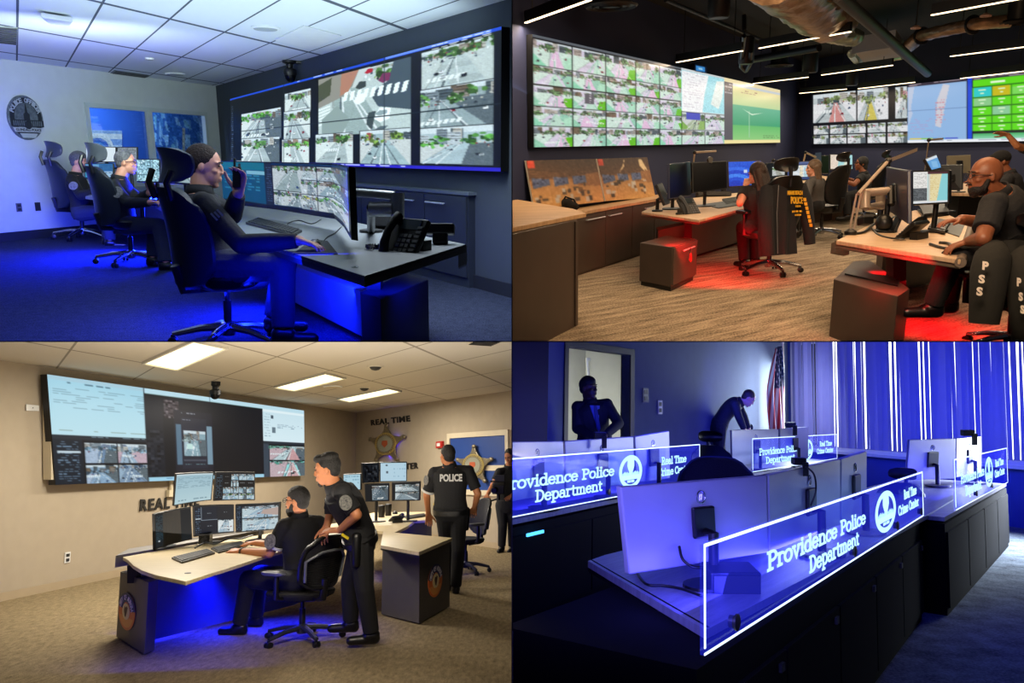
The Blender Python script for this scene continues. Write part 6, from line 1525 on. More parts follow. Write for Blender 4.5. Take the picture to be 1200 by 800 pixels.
im = Img(50, 32, '#a9dce0'); im.poly([(0, 0), (.4, 0), (.3, 1), (0, 1)], '#ecdccb'); im.poly([(.62, .05), (.8, .1), (.72, .9), (.62, .8)], '#dfe6d4'); im.fuzz(0, 0, 1, 1, .03)
monitor('pale sea map monitor facing the person with tied dark hair', [(972.5, 180.5), (999.5, 181), (999.5, 198.5), (972.5, 198.5)], 14.5, 14.5, R2, im, 'small_screen_warm', stand=(.72, .14))
desk_lamp('slim LED desk lamp rising behind the woman in grey', R2.at(938, 208, .72), pt(944, 178.5, 13.5), pt(956, 184, 13.6), R2)
desk_lamp('slim LED desk lamp bent over the seated woman\'s map monitor', R2.at(894, 214, .72), pt(906, 187.5, 12.6), pt(921, 191, 12.7), R2, 'pipe_dark')

# ---- near right desk
t = thing('console_desk', 'large maple-topped desk with red underglow nearest the camera in the warm room', 'desk', R2.at(1060, 398))
dq = [(980, 281.5), (1126, 304), (1138, 264), (1113, 252), (1072, 246), (1030, 258)]
b = B(); slab_desk(b, R2, dq, ZD2, .035); obj('desk_top', b, MATS['desk_maple'], t, uvf=lambda p: (p.x, p.y), bevel=.006); q = [R2.at(x, y, ZD2 - .002) for x, y in dq]
b = B(); b.slab([q[0], q[1], q[1] - R2.n * .06, q[0] - R2.n * .06], V((0, .03, 0))); obj('edge_band', b, MATS['desk_trim_taupe'], t)
e = (q[2] - q[1]); b = B(); b.tube([q[1] - R2.n * .02, q[2] - R2.n * .02], .035, 12); obj('rounded_edge', b, MATS['desk_trim_taupe'], t, smooth='auto')
bq_ = [R2.at(980, 283, ZD2 - .05), R2.at(996, 285.5, ZD2 - .05)]; obj('end_bracket', B().slab([bq_[0], bq_[1], bq_[1] - R2.n * .09, bq_[0] - R2.n * .09], V((0, .1, 0))), MATS['desk_trim_taupe'], t)
cp = R2.at(1050, 330, .42); obj('lift_column', B().box((0, 0, .14), .1, .12, .36, M.Translation(cp)), MATS['black_plastic'], t)
q = [R2.at(1018, 330, .3), R2.at(1075, 312, .3), R2.at(1110, 318, .3)]; b = B(); p0, p1 = R2.at(1030, 350), R2.at(1100, 328); v = V((.1, .35, 0)); b.hexa([p0, p1, p1 + v, p0 + v], [R2.drop(p, .55) for p in (p0, p1, p1 + v, p0 + v)]); obj('modesty_panel', b, MATS['cabinet_taupe'], t)
lamp('red_strip_near', 'AREA', R2.at(1085, 318, .5), 16, '#ff0a18', .8, .3, aim=R2.at(1085, 385, 0), spread=100); lamp('red_strip_shelf', 'AREA', R2.at(1043, 318, .62), 5, '#ff0a18', .3, .1, aim=R2.at(1045, 335, .4))
t = thing('pedestal_cabinet', 'taupe pedestal cabinet under the nearest desk, cut by the picture edge', 'cabinet', R2.at(1020, 398)); ph = .46
q = [R2.at(977, 327, ph), R2.at(1052, 347, ph), R2.at(1066, 338, ph), R2.at(1020, 305, ph), R2.at(1000, 306, ph)]; obj('carcass', B().prism([R2.drop(p) for p in q], R2.n * ph), MATS['cabinet_taupe'], t, bevel=.005)
obj('shelf_top', B().prism([p + R2.n * .003 for p in (R2.at(990, 322, ph), R2.at(1052, 336, ph), R2.at(1054, 330, ph), R2.at(996, 316, ph))], R2.n * .01), MATS['black_plastic'], t)
monitor('black monitor turned away, edge-on, at the nearest warm desk', [(1042.5, 195), (1068, 199.5), (1068.5, 262), (1044, 246)], 7.2, 5.9, R2, None, back=True, shell='monitor_navy', stand=(ZD2, .12), th=.03)
im = Img(70, 60, '#f0eeea'); im.lines(.03, .05, .4, .5, 12, '#b8b8b4', 4, .7, .2); im.rect(.0, .52, .42, .92, '#6a6e72'); im.lines(.02, .54, .4, .9, 10, '#2f3336', 3, .8); im.rect(.43, 0, 1, .08, '#54343a'); im.rect(.43, .08, 1, .94, '#8fd6dc'); im.poly([(.43, .08), (.52, .08), (.5, .94), (.43, .94)], '#d9d8cc'); im.poly([(.5, .08), (.82, .08), (.74, .6), (.68, .94), (.5, .94)], '#ecdfae'); im.lines(.5, .1, .74, .9, 16, '#d8b86a', 8, .5, .3); im.rect(0, .94, 1, 1, '#e4e8ea')
monitor('bright monitor with a document and a coast map before the bald man', [(1069, 200), (1112.5, 199), (1112, 238), (1069, 240.5)], 6.6, 6.3, R2, im, 'small_screen_warm', stand=(ZD2, .12))
# laptop
t = thing('laptop', 'black laptop propped up below the coast map monitor', 'laptop', R2.at(1092, 254, ZD2)); q = [R2.at(1075, 247, ZD2), R2.at(1104, 244.5, ZD2), R2.at(1112, 252.5, ZD2), R2.at(1082, 256, ZD2)]
obj('laptop_base', B().slab(q, R2.n * .02), MATS['black_plastic'], t); lid = [q[0] + R2.n * .07, q[1] + R2.n * .07, q[2] + R2.n * .03, q[3] + R2.n * .03]; obj('laptop_lid', B().slab(lid, R2.n * .015), MATS['dark_grey_plastic'], t)
t = thing('notebook', 'white notebook under the keyboard at the bald man\'s hands', 'notebook', R2.at(1110, 272, ZD2)); q = [R2.at(1090, 266, ZD2), R2.at(1112, 259, ZD2), R2.at(1131, 263, ZD2), R2.at(1124, 278, ZD2)]; obj('cover', B().slab(q, R2.n * .008), MATS['dark_grey_plastic'], t); obj('pages', B().slab([p * .94 + base_of(q) * .06 + R2.n * .008 for p in q], R2.n * .008), MATS['paper'], t)
keyboard('grey keyboard lying across the notebook on the nearest maple desk', [R2.at(1095, 257, ZD2 + .016), R2.at(1114, 260.5, ZD2 + .016), R2.at(1107, 273.5, ZD2 + .016), R2.at(1087, 269, ZD2 + .016)], R2, 'dark_grey_plastic', 'grey_plastic', 6, 9)
desk_phone('black desk phone with upright handset on the nearest maple desk', R2, R2.at(1070, 279, ZD2), 120, 1.05, tilt=40)
cable('black curled handset cord lying at the front of the nearest maple desk', [R2.at(1090, 286, ZD2 + .01), R2.at(1103, 290, ZD2 + .01), R2.at(1115, 291, ZD2 + .01), R2.at(1112, 285.5, ZD2 + .01), R2.at(1101, 284, ZD2 + .01)], .012, 'dark_grey_plastic', 'handset_cord', 'cord')
t = thing('webcam', 'round black camera on a desk arm beside the edge-on monitor', 'webcam', R2.at(1036, 270, ZD2)); c = R2.at(1035, 272, ZD2) + R2.n * .08; obj('camera_ball', B().ell(c, V((.07, 0, 0)), V((0, .07, 0)), V((0, 0, .075))), MATS['black_plastic'], t, smooth=True); b = B(); b.box((.09, -.02, .02), .025, .1, .15, M.Translation(c) @ M.Rotation(.4, 4, 'Y')); obj('camera_plate', b, MATS['dark_grey_plastic'], t, bevel=.004); obj('camera_base', B().lathe(R2.drop(c, ZD2), R2.n, [(.06, 0), (.05, .02), (.02, .03)]), MATS['black_plastic'], t)
t = thing('charger_box', 'small dark charger box beside the lamp foot on the nearest desk', 'charger', R2.at(1014, 265, ZD2)); c = R2.at(1014, 264, ZD2); obj('case', B().box((0, 0, .04), .1, .14, .07, M.Translation(c)), MATS['black_plastic'], t, bevel=.008); obj('lid', B().box((0, 0, .08), .09, .12, .02, M.Translation(c)), MATS['grey_plastic'], t)
t = thing('monitor_stand', 'beige jointed monitor arm holding the edge-on black monitor', 'monitor arm', R2.at(1030, 262, ZD2)); d = 6.6
b = B(); b.tube([pt(1013, 226, d), pt(1046, 223, d)], .035, 12); b.tube([pt(1014, 224, d), pt(1014, 244, d)], .042, 12); obj('upper_arm', b, MATS['metal_beige'], t, smooth='auto')
b = B(); b.tube([pt(1014, 243, d), pt(1034, 240, d + .2)], .03, 10); b.tube([pt(1032, 230, d + .2), pt(1032, 246, d + .2)], .042, 12); obj('lower_arm', b, MATS['metal_beige'], t, smooth='auto')
b = B(); b.tube([pt(1032, 246, d + .2), R2.drop(pt(1032, 246, d + .2), ZD2)], .025, 10); obj('arm_post', b, MATS['black_plastic'], t); b = B(); b.tube([pt(1044, 219, d), pt(1044, 240, d - .05)], .03, 10); obj('arm_head', b, MATS['black_plastic'], t)
desk_lamp_base = R2.at(996.5, 275, ZD2); t = thing('desk_lamp', 'tall jointed beige LED lamp at the left end of the nearest desk', 'lamp', desk_lamp_base)
e1, e2, e3 = pt(1006, 227, 6.4), pt(1041, 188.5, 6.6), pt(1073, 176, 6.8); b = B()
for o in (-.015, .02): b.tube([desk_lamp_base + V((o, 0, 0)), e1 + V((o, 0, 0))], .009, 6)
obj('lower_arm', b, MATS['metal_beige'], t); b = B(); b.tube([e1, e2], .016, 8); obj('upper_arm', b, MATS['metal_beige'], t); obj('joint', B().ell(e2, V((.03, 0, 0)), V((0, .03, 0)), V((0, 0, .03))), MATS['black_plastic'], t, smooth=True); b = B(); w = R2.n * .015; s_ = V((0, .03, 0)); b.hexa([e2 + w + s_, e2 - w + s_, e2 - w - s_, e2 + w - s_], [e3 + w + s_, e3 - w + s_, e3 - w - s_, e3 + w - s_]); obj('lamp_head', b, MATS['metal_beige'], t); obj('clamp', B().lathe(desk_lamp_base, R2.n, [(.05, 0), (.05, .03), (.02, .05)]), MATS['black_plastic'], t)
cable('black cable snaking from the lamp foot to the edge-on monitor', [R2.at(996, 274, ZD2 + .01), R2.at(1012, 272, ZD2 + .01), R2.at(1025, 262, ZD2 + .03), R2.at(1040, 258, ZD2 + .06), R2.at(1052, 252, ZD2 + .02)], .012)
cable('thin black cable from the desk camera to the phone', [R2.at(1022, 268, ZD2 + .006), R2.at(1030, 275, ZD2 + .006), R2.at(1045, 279, ZD2 + .006), R2.at(1060, 280, ZD2 + .006)], .008)

# ---- things behind the bald man
t = thing('far_desk', 'maple desk strip behind the coast map monitor', 'desk', R2.at(1140, 275)); b = B(); slab_desk(b, R2, [(1116, 226), (1150, 227), (1165, 220), (1125, 214), (1085, 214)], .74, .04); obj('desk_top', b, MATS['desk_maple'], t, uvf=lambda p: (p.x, p.y)); p0, p1 = R2.at(1120, 268), R2.at(1150, 268); v = V((0, .4, 0)); obj('modesty_panel', B().hexa([p0, p1, p1 + v, p0 + v], [R2.drop(p, .7) for p in (p0, p1, p1 + v, p0 + v)]), MATS['black_plastic'], t)
im = Img(30, 30, '#6aa8e0'); im.rect(.0, .0, 1, .2, '#dfeaf4'); im.poly([(.3, .3), (.8, .4), (.7, .9), (.2, .8)], '#8ac0ec')
monitor('small tilted light blue monitor beside the thin lamp post', [(1084, 186), (1097, 180.5), (1104, 197), (1092, 200)], 9.6, 9.9, R2, im, 'small_screen_warm', stand=(.74, .1))
mat('monitor_khaki', '#77705c', .6)
monitor('grey-brown monitor back below the far video wall left of the black cap', [(1109, 183), (1136, 182), (1136, 203), (1109, 203)], 11.4, 11.4, R2, None, back=True, shell='monitor_khaki', stand=(.74, .1))
mat('monitor_slate', '#353a40', .4)
monitor('dark slate monitor back right of the coast map monitor', [(1104, 193), (1129, 192.5), (1129, 222), (1113, 223)], 8.4, 8.2, R2, None, back=True, shell='monitor_slate', stand=(.74, .1))
desk_lamp('thin upright lamp post in front of the sea map', R2.at(1081, 222, .74), pt(1088.5, 164, 9.8), pt(1104, 162.5, 9.9), R2)
G2c = 'people far right'
jE = dict(pel=pt(1190, 248, 8.8), neck=pt(1182, 203, 8.8), head=pt(1172, 190, 8.8), shL=pt(1180, 212, 8.6), elL=pt(1163, 228, 8.5), wrL=pt(1146, 218, 8.6), shR=pt(1190, 210, 9.0), elR=pt(1172, 224, 9.1), wrR=pt(1146, 217, 9.0), knL=pt(1160, 250, 8.7), knR=pt(1162, 249, 9.0), anL=pt(1160, 292, 8.7), anR=pt(1163, 290, 9.0))
person('person in a black cap and black top seated behind the bald man', jE, V((-1, .1, 0)), R2, 1.0, MATS['skin_brown'], MATS['uniform_black_warm'], MATS['uniform_black_warm'], hair='cap', hairm=MATS['black_fabric'], hf=V((-1, .2, -.1)), sleeve=.5)
jF = dict(pel=pt(1226, 232, 10.), neck=pt(1217, 168, 10.), head=pt(1217, 150, 10.), shL=pt(1208, 176, 9.8), elL=pt(1192, 171, 9.7), wrL=pt(1181, 158, 9.7), shR=pt(1229, 176, 10.2), elR=pt(1234, 200, 10.1), wrR=pt(1230, 225, 9.9), knL=pt(1220, 268, 9.9), knR=pt(1232, 268, 10.2), anL=pt(1220, 308, 9.9), anR=pt(1233, 304, 10.2))
person('person at the right edge pointing with a bare forearm at the green grid', jF, V((-.6, .8, 0)), R2, 1.02, MATS['skin_tan'], MATS['uniform_black_warm'], MATS['uniform_black_warm'], hair='short', hf=V((-.6, .8, 0)), sleeve=.6, hands={'L': (V((-1, 0, .25)), V((0, .1, 1)), V((0, 1, .3)), .1)})
# ---- the bald man
chair('tall', 'black chair of the bald man with a lettered jacket on its back', R2.frame(R2.at(1184, 409), -22), 1.04, G2, .8)
jD = dict(pel=pt(1184, 296, 5.4), neck=pt(1169, 224, 5.3), head=pt(1154, 207, 5.25), shL=pt(1164, 241, 5.05), elL=pt(1152, 279, 4.95), wrL=pt(1135, 283, 5.2), shR=pt(1176, 236, 5.55), elR=pt(1158, 262, 5.6), wrR=pt(1127, 257, 5.4), mid=pt(1186, 262, 5.4), knL=pt(1116, 303, 5.3), knR=pt(1118, 300, 5.6), anL=pt(1094, 356, 5.5), anR=pt(1112, 352, 5.8), hipL=pt(1181, 300, 5.25), hipR=pt(1184, 297, 5.55))
person('bald bearded man in glasses and a black polo shirt typing at the nearest desk', jD, V((-1, .15, 0)), R2, 1.08, MATS['skin_brown'], MATS['uniform_black_warm'], MATS['uniform_black_warm'], hair=None, hf=V((-1, .12, -.08)), beard=MATS['hair_dark'], glasses=True, sleeve=.75, wide=1.08, deep=1.12, arm_r=1.15, hands={'R': (V((-1, -.05, -.12)), V((-.1, -.1, 1)), V((0, -1, 0)), .35), 'L': (V((-1, .2, -.3)), V((0, -.2, 1)), V((0, 1, 0)), .6)})
t, P, nj = jacket('dark jacket with three pale letters down its sleeve over the bald man\'s chair', pt(1152, 290, 4.98), pt(1222, 292, 4.9), pt(1163, 350, 4.98), pt(1216, 394, 4.9), .08, MATS['jacket_black'])
b = B(); b.tube([pt(1166, 292, 4.95), pt(1163, 302, 4.88), pt(1160, 318, 4.84), pt(1157, 345, 4.82), pt(1153, 379, 4.84)], [.07, .105, .11, .1, .085], 16); obj('sleeve', b, MATS['jacket_black'], t, smooth='auto')
b = B(); b.tube([pt(1195, 294, 4.92), pt(1198, 304, 4.86), pt(1200, 325, 4.82), pt(1202, 360, 4.8), pt(1204, 399, 4.8)], [.06, .09, .1, .095, .085], 16); obj('sleeve', b, MATS['jacket_black'], t, smooth='auto')
b = B()
for ch, x, y, h in (('P', 1155, 311, 10), ('S', 1150.5, 326.5, 10), ('S', 1148, 341, 10)): text_quad(b, ch, pt(x - 3.4, y - h * .5, 4.7), pt(x + 4, y - h * .5 + .8, 4.68), pt(x - 4, y + h * .5, 4.7), .004, .05)
for ch, x, y in (('P', 1194, 330), ('S', 1196, 347), ('S', 1198, 362)): text_quad(b, ch, pt(x - 2, y - 5, 4.69), pt(x + 3, y - 4, 4.67), pt(x - 2, y + 5, 4.69), .004, .05)
obj('lettering', b, MATS['letter_tan'], t)
lamp('warm_fill_ceiling', 'AREA', R2.at(900, 20, 2.9) + V((0, -3, 0)), 160, '#ffd2a0', 3., 2., aim=R2.at(880, 330, 0))  # unseen warm fill added below the ceiling, no fitting
lamp('warm_right_fill', 'AREA', R2.drop(pt(1080, 300, 3.3), 2.6), 50, '#ffdcb4', 1.2, .8, aim=R2.at(1130, 340, .4), spread=130)  # unseen fill, added to light the bald man and the jacket letters
# =================================================================== ROOM 3: beige police real time centre (lower left)
CUR[0] = 3
R3 = Room(300, 544, -.012, 1.58); HC3 = 2.87
carpet_mat('carpet_brown', '#5c503c', '#9c8b6b', scale=(26, 9), fine=120, mix=.5)
mat('wall_beige', '#a99c86', .85); mat('base_beige', '#a8977a', .6); tile_mat('ceiling_tiles_warm', '#c9c2b2', '#8a8272', .012)
mat('laminate_grey', '#54504a', .55, noise=(5, '#4d4943', .5)); wood_mat('desk_cream', '#c9b78f', '#d9c8a2', (3, 30), .4); mat('edge_grey', '#6c675f', .5); mat('letter_black', '#15130f', .6)
mat('troffer_frame', '#d8d2c2', .5); emat('troffer_lens', '#fff3c4', 2.6, True); mat('star_metal', '#a09478', .4, .6, noise=(30, '#6d6452', .5)); mat('star_gold', '#c9b36a', .35, .6); mat('star_enamel', '#8a8a7a', .4); mat('star_red', '#a8502c', .5)
mat('film_blue', '#1c3f86', .5); mat('frame_cream', '#cfc3a8', .5); mat('alarm_red', '#b02018', .4); mat('navy_vinyl', '#202a5c', .6); mat('blue_felt', '#5c6284', .7)
mat('plate_cream', '#cbbfa2', .5); mat('door_brown', '#6b5232', .6)
screen_mat('video_wall_beige', 1.0, True, (.9, .97, 1.)); screen_mat('small_screen_beige', .9)
C3 = R3.at(415, 617); L3 = R3.at(-160, 738); RR3 = R3.at(700, 660)
WL3, WR3 = Wall(R3, L3, C3), Wall(R3, C3, RR3)
struct('floor', B().prism([L3, C3, RR3, R3.at(720, 860), R3.at(-220, 880)], R3.n * -.1), MATS['carpet_brown'], uvf=lambda p: (p.x, p.y))
o_, u_, v_ = R3.at(320, 452.5, HC3), R3.at(345, 457, HC3), R3.at(350.5, 444, HC3)
du3, dv3 = u_ - o_, v_ - o_
def uv3(p):
 q = p - o3_; a = du3.dot(du3); b_ = du3.dot(dv3); c = dv3.dot(dv3); x = q.dot(du3); y = q.dot(dv3); d = a * c - b_ * b_
 return ((c * x - b_ * y) / d / 2, (a * y - b_ * x) / d / 2)
o3_ = o_
struct('ceiling', B().prism([p + R3.n * HC3 for p in (L3, C3, RR3)] + [R3.at(760, 330, HC3), R3.at(-260, 330, HC3)], R3.n * .1), MATS['ceiling_tiles_warm'], uvf=uv3)
struct('wall_left', wall_mesh(WL3, 0, WL3.L, 0, HC3), MATS['wall_beige']); struct('wall_right', wall_mesh(WR3, 0, WR3.L, 0, HC3), MATS['wall_beige'])
for nm, w in (('baseboard_left', WL3), ('baseboard_right', WR3)): struct(nm, B().slab([w.at(0, 0, .014), w.at(w.L, 0, .014), w.at(w.L, .1, .014), w.at(0, .1, .014)], w.n * .014), MATS['base_beige'])
# ceiling lights
for pix, lab in (([(166, 424), (208, 432.5), (268, 406.5), (226, 397)], 'large fluorescent ceiling light nearest the camera above the video wall'), ([(320, 452.5), (345, 457), (406, 442), (381, 435.5)], 'fluorescent ceiling light between the nearest and the farthest one'), ([(394.5, 466.5), (410, 470), (471, 457.5), (455, 453.5)], 'fluorescent ceiling light farthest away, near the room corner')):
 q = [R3.at(x, y, HC3) for x, y in pix]; t = thing('ceiling_light', lab, 'light', base_of(q), 'fluorescent ceiling troffers'); b = B(); rim(b, q, .04, .03, -R3.n); obj('troffer_rim', b, MATS['troffer_frame'], t)
 c = base_of(q); c = sum(q, V((0, 0, 0))) / 4; obj('lens', B().slab([p * .97 + c * .03 - R3.n * .012 for p in q], R3.n * .01), MATS['troffer_lens'], t)
 l = lamp('troffer_glow', 'AREA', c - R3.n * .05, 140, '#fff5e6', .6, 1.2, aim=c - R3.n * 2)
t = thing('ceiling_camera', 'black dome security camera hanging over the beige room\'s video wall', 'camera', R3.at(253, 462, HC3 - .3)); c = R3.at(253, 447, HC3); b = B(); b.lathe(c, -R3.n, [(.07, 0), (.07, .06), (.05, .08), (.05, .12), (.085, .14), (.085, .2)], 18); obj('camera_housing', b, MATS['black_plastic'], t, smooth='auto'); obj('camera_dome', B().ell(c - R3.n * .2, V((.075, 0, 0)), V((0, .075, 0)), R3.n * .08), MATS['dead_screen'], t, smooth=True)
ceil_disc('faint round ceiling speaker right of the middle fluorescent light', 390, 452.5, .16, R3, HC3, 'plate_cream')
for px, py, lab in ((440, 429, 'small black ceiling sensor above the middle fluorescent light'), (427, 454, 'tiny dark ceiling sensor beside the farthest fluorescent light')):
 c = R3.at(px, py, HC3); t = thing('ceiling_sensor', lab, 'sensor', c - R3.n * .05); obj('sensor_body', B().lathe(c, -R3.n, [(.08, 0), (.08, .02), (.05, .05), (.01, .06)], 16), MATS['dark_grey_plastic'], t, smooth='auto'); obj('sensor_ring', B().lathe(c, -R3.n, [(.11, 0), (.11, .012), (.09, .014)], 16), MATS['troffer_frame'], t)
ceil_plate('air_vent', 'pale square ceiling vent at the top right of the beige room', 'vent', [(548, 402), (576, 404), (590, 398), (560, 396)], 'plate_cream', .01, 6, room=R3, hc=HC3)
lamp('ceiling_fill', 'AREA', R3.drop(R3.at(330, 760), 1.2), 95, '#fff2e0', 4., 4., aim=R3.drop(R3.at(330, 750), HC3))  # floating upward fill, added because bounce leaves the ceiling dark
# video wall
VQ4 = WL3.quad([(55, 438.5), (356, 481), (357, 557), (65, 568)], .16)
t = thing('video_wall', 'large video wall with a white table and dark video player on the beige wall', 'video wall', base_of(VQ4)); obj('panel_frame', B().slab([p + R3.n * 0 for p in VQ4], WL3.n * -.1), MATS['black_plastic'], t)
uf4 = uvmap(WL3, VQ4, .16); X = lambda x: min(max(uf4(x, 500)[0], 0), 1)
im = Img(360, 150, '#0c0e14'); a = X(165); im.grad(0, 0, a, .54, '#a8d4e4', '#c3e2ea'); im.rect(0, 0, a, .04, '#b0cfdc'); im.lines(.01, .045, a - .1, .08, 1, '#5a7888', 2); im.lines(.01, .1, .26, .3, 10, '#7f9fae', 3, .5, .3); im.lines(.02, .46, .3, .52, 2, '#8a9a90', 5, .4); im.rect(0, .54, a, .58, '#20262e'); im.lines(.1, .545, a, .57, 1, '#8aa0ac', 4, .5)
im.rect(0, .58, .075, 1, '#141c26'); im.lines(.012, .6, .065, .98, 18, '#6a8096', 6, .6); im.rect(.01, .69, .07, .705, '#c8d4dc')
hm = (.075 + a) / 2
im.street(.078, .6, hm, .8, 401, road='#6c86a4', walk='#a9b8cc', green='#5c7a8c', block='#8a9ab4', hor=.3, cars=2); im.street(hm, .6, a, .8, 402, road='#a0b4c8', walk='#c4a9b4', green='#7a94a4', block='#8a9ab4', hor=.4, cars=2); im.street(.078, .81, hm, 1, 403, road='#8aa4bc', walk='#a9b8cc', green='#5a7488', hor=.4, cars=4); im.street(hm, .81, a, 1, 404, road='#7a90a8', walk='#9ab0c4', green='#4a6078', hor=.2, cars=9)
b_ = X(306); im.rect(a, 0, 1, .055, '#c3dfe9'); im.rect(a, .055, b_, .06, '#88aaaa'); im.grad(a, .07, b_, .97, '#15171e', '#0b0c11')
im.rect(a + .005, .1, a + .06, .95, '#181b24'); im.fuzz(a + .005, .45, a + .06, .95, .05, 4); im.rect(a + .065, .1, a + .12, .3, '#3a3036'); im.fuzz(a + .065, .1, a + .12, .3, .1, 3); im.rect(a + .1, .2, a + .25, .9, '#1d1d28'); im.lines(a + .11, .22, a + .18, .25, 1, '#8a8c98', 2); im.rect(a + .105, .36, a + .13, .82, '#5a7488'); im.rect(a + .225, .36, a + .247, .82, '#7a94a4'); im.rect(a + .125, .28, a + .225, .87, '#262733'); im.lines(a + .13, .3, a + .16, .32, 1, '#9a9cae', 3)
im.street(a + .13, .42, a + .22, .72, 405, road='#8aa4ae', walk='#a9bcc4', green='#8a9a9a', hor=.35, cars=0, edge='#262733'); im.rect(a + .145, .58, a + .165, .64, '#c9e4dc'); im.rect(a + .13, .76, a + .22, .78, '#4a4c58'); im.lines(a + .135, .81, a + .215, .84, 1, '#7a9aa0', 4)
im.rect(a, .955, b_, 1, '#a4cfe2'); im.lines(a + .01, .965, a + .1, .99, 1, '#4a7ab0', 5)
im.grad(b_, .055, 1, .5, '#cfe3ea', '#dfeef2'); im.rect(b_, .06, 1, .09, '#e8f2f4'); im.lines(b_ + .01, .12, b_ + .04, .46, 9, '#9ab0bc', 6, .8, .25); im.rect(b_ + .045, .13, b_ + .06, .18, '#4a5560'); im.rect(b_ + .05, .3, b_ + .07, .38, '#6a7a84'); im.lines(b_ + .08, .25, .985, .32, 3, '#8aa0ae', 7, .4)
im.rect(b_, .5, 1, .54, '#2a3038'); im.rect(b_, .54, b_ + .03, 1, '#3a4450'); im.street(b_ + .03, .55, 1, .76, 406, road='#b4c8ca', walk='#c4a9ae', green='#5a8a7a', lane='#c99a9a', hor=.2, cars=3); im.street(b_ + .03, .77, 1, 1, 407, road='#9adbd8', walk='#c4a9ae', green='#4a8a7a', lane='#d0a4a4', hor=.1, cars=3)
im.rect(a - .001, 0, a + .001, 1, '#20262e'); im.rect(X(244) - .001, 0, X(244) + .001, .06, '#6a8090')
blit('display', soften(im), VQ4, MATS['video_wall_beige'], t, .004)
obj('wall_bracket', B().slab([WL3.hit(59, 470, .14), WL3.hit(64, 470, .14), WL3.hit(66, 562, .14), WL3.hit(60, 562, .14)], WL3.n * -.12), MATS['plate_cream'], t)
# wall fittings
outlet(WL3, 78.5, 653, 'white wall socket low on the beige wall left of the console', m='white_plastic', sx=.1, sz=.14)
t = thing('wall_plate', 'blank white wall plate left of the big video wall', 'wall plate', WL3.hit(37, 481, .02)); q = WL3.quad([(30, 473.5), (45, 475), (45, 481.5), (30, 481)], .012); obj('plate', B().slab(q, WL3.n * .012), MATS['white_plastic'], t, bevel=.003); obj('screw', B().lathe(sum(q, V((0, 0, 0))) / 4 + WL3.n * .012, WL3.n, [(.008, 0), (.008, .003)], 10), MATS['grey_plastic'], t)
t = thing('junction_box', 'small pale box with a conduit below the video wall, left of the white monitor', 'junction box', WL3.hit(200, 582, .02)); q = WL3.quad([(194.5, 574), (203, 574.5), (203, 582), (194.5, 582)], .01); obj('box', B().slab(q, WL3.n * .06), MATS['plate_cream'], t); obj('conduit', B().tube([WL3.hit(200.5, 556, .04), WL3.hit(200.5, 574, .04)], .03, 8), MATS['plate_cream'], t, smooth='auto')
def wall_letters(w, txt, TL, TR, BL, label, m='letter_black', off=.012):
 a, c, d = w.hit(*TL, off), w.hit(*TR, off), w.hit(*BL, off)
 xs = text_geo(txt, .02)[0]; t = thing('wall_lettering', label, 'lettering', (a + c) / 2 - R3.n * .15)
 # each letter a part, spaced as in the line of text
 full = [text_geo(txt[:i + 1] + '|', 0)[0] for i in range(len(txt))]; W = max(v.x for v in xs); L0 = min(v.x for v in xs)
 for i, ch in enumerate(txt):
  if ch == ' ': continue
  g = text_geo(txt[:i + 1], 0)[0]; g1 = max(v.x for v in g); own = text_geo(ch, 0)[0]; wd = max(v.x for v in own) - min(v.x for v in own)
  k0, k1 = (g1 - wd - L0) / (W - L0), (g1 - L0) / (W - L0); b = B(); text_quad(b, ch, a + (c - a) * k0, a + (c - a) * k1, d + (c - a) * k0, .012, .035); obj('letter', b, MATS[m], t)
 return t
sA, zA = WL3.sz(163, 585); sB, zB = WL3.sz(163.5, 599); s1_, _ = WL3.sz(195, 590); Ln = (s1_ - sA) * 2.3
def letters_sz(w, txt, s0, z_top, z_bot, s1, label):
 P0, P1, P2 = w.at(s0, z_top, .012), w.at(s1, z_top, .012), w.at(s0, z_bot, .012)
 return P0, P1, P2
_hit = WL3.hit
WL3.hit = lambda x, y, o=0.: (WL3.at(sA, zA, .012) if x == 0 else WL3.at(sA + Ln, zA, .012) if x == 1 else WL3.at(sA, zB, .012)) if x in (0, 1, 2) else _hit(x, y, o)
wall_letters(WL3, 'REAL TIME', (0, 0), (1, 0), (2, 0), 'black REAL TIME lettering half hidden by the monitors under the video wall')
WL3.hit = _hit
wall_letters(WR3, 'REAL TIME', (434.5, 492), (480.5, 486.5), (435, 498.5), 'black REAL TIME lettering above the star on the right hand wall')
wall_letters(WR3, 'CRIME CENTER', (436, 546), (490.5, 541.5), (436, 552.5), 'black CRIME CENTER lettering mostly hidden behind the far monitors')
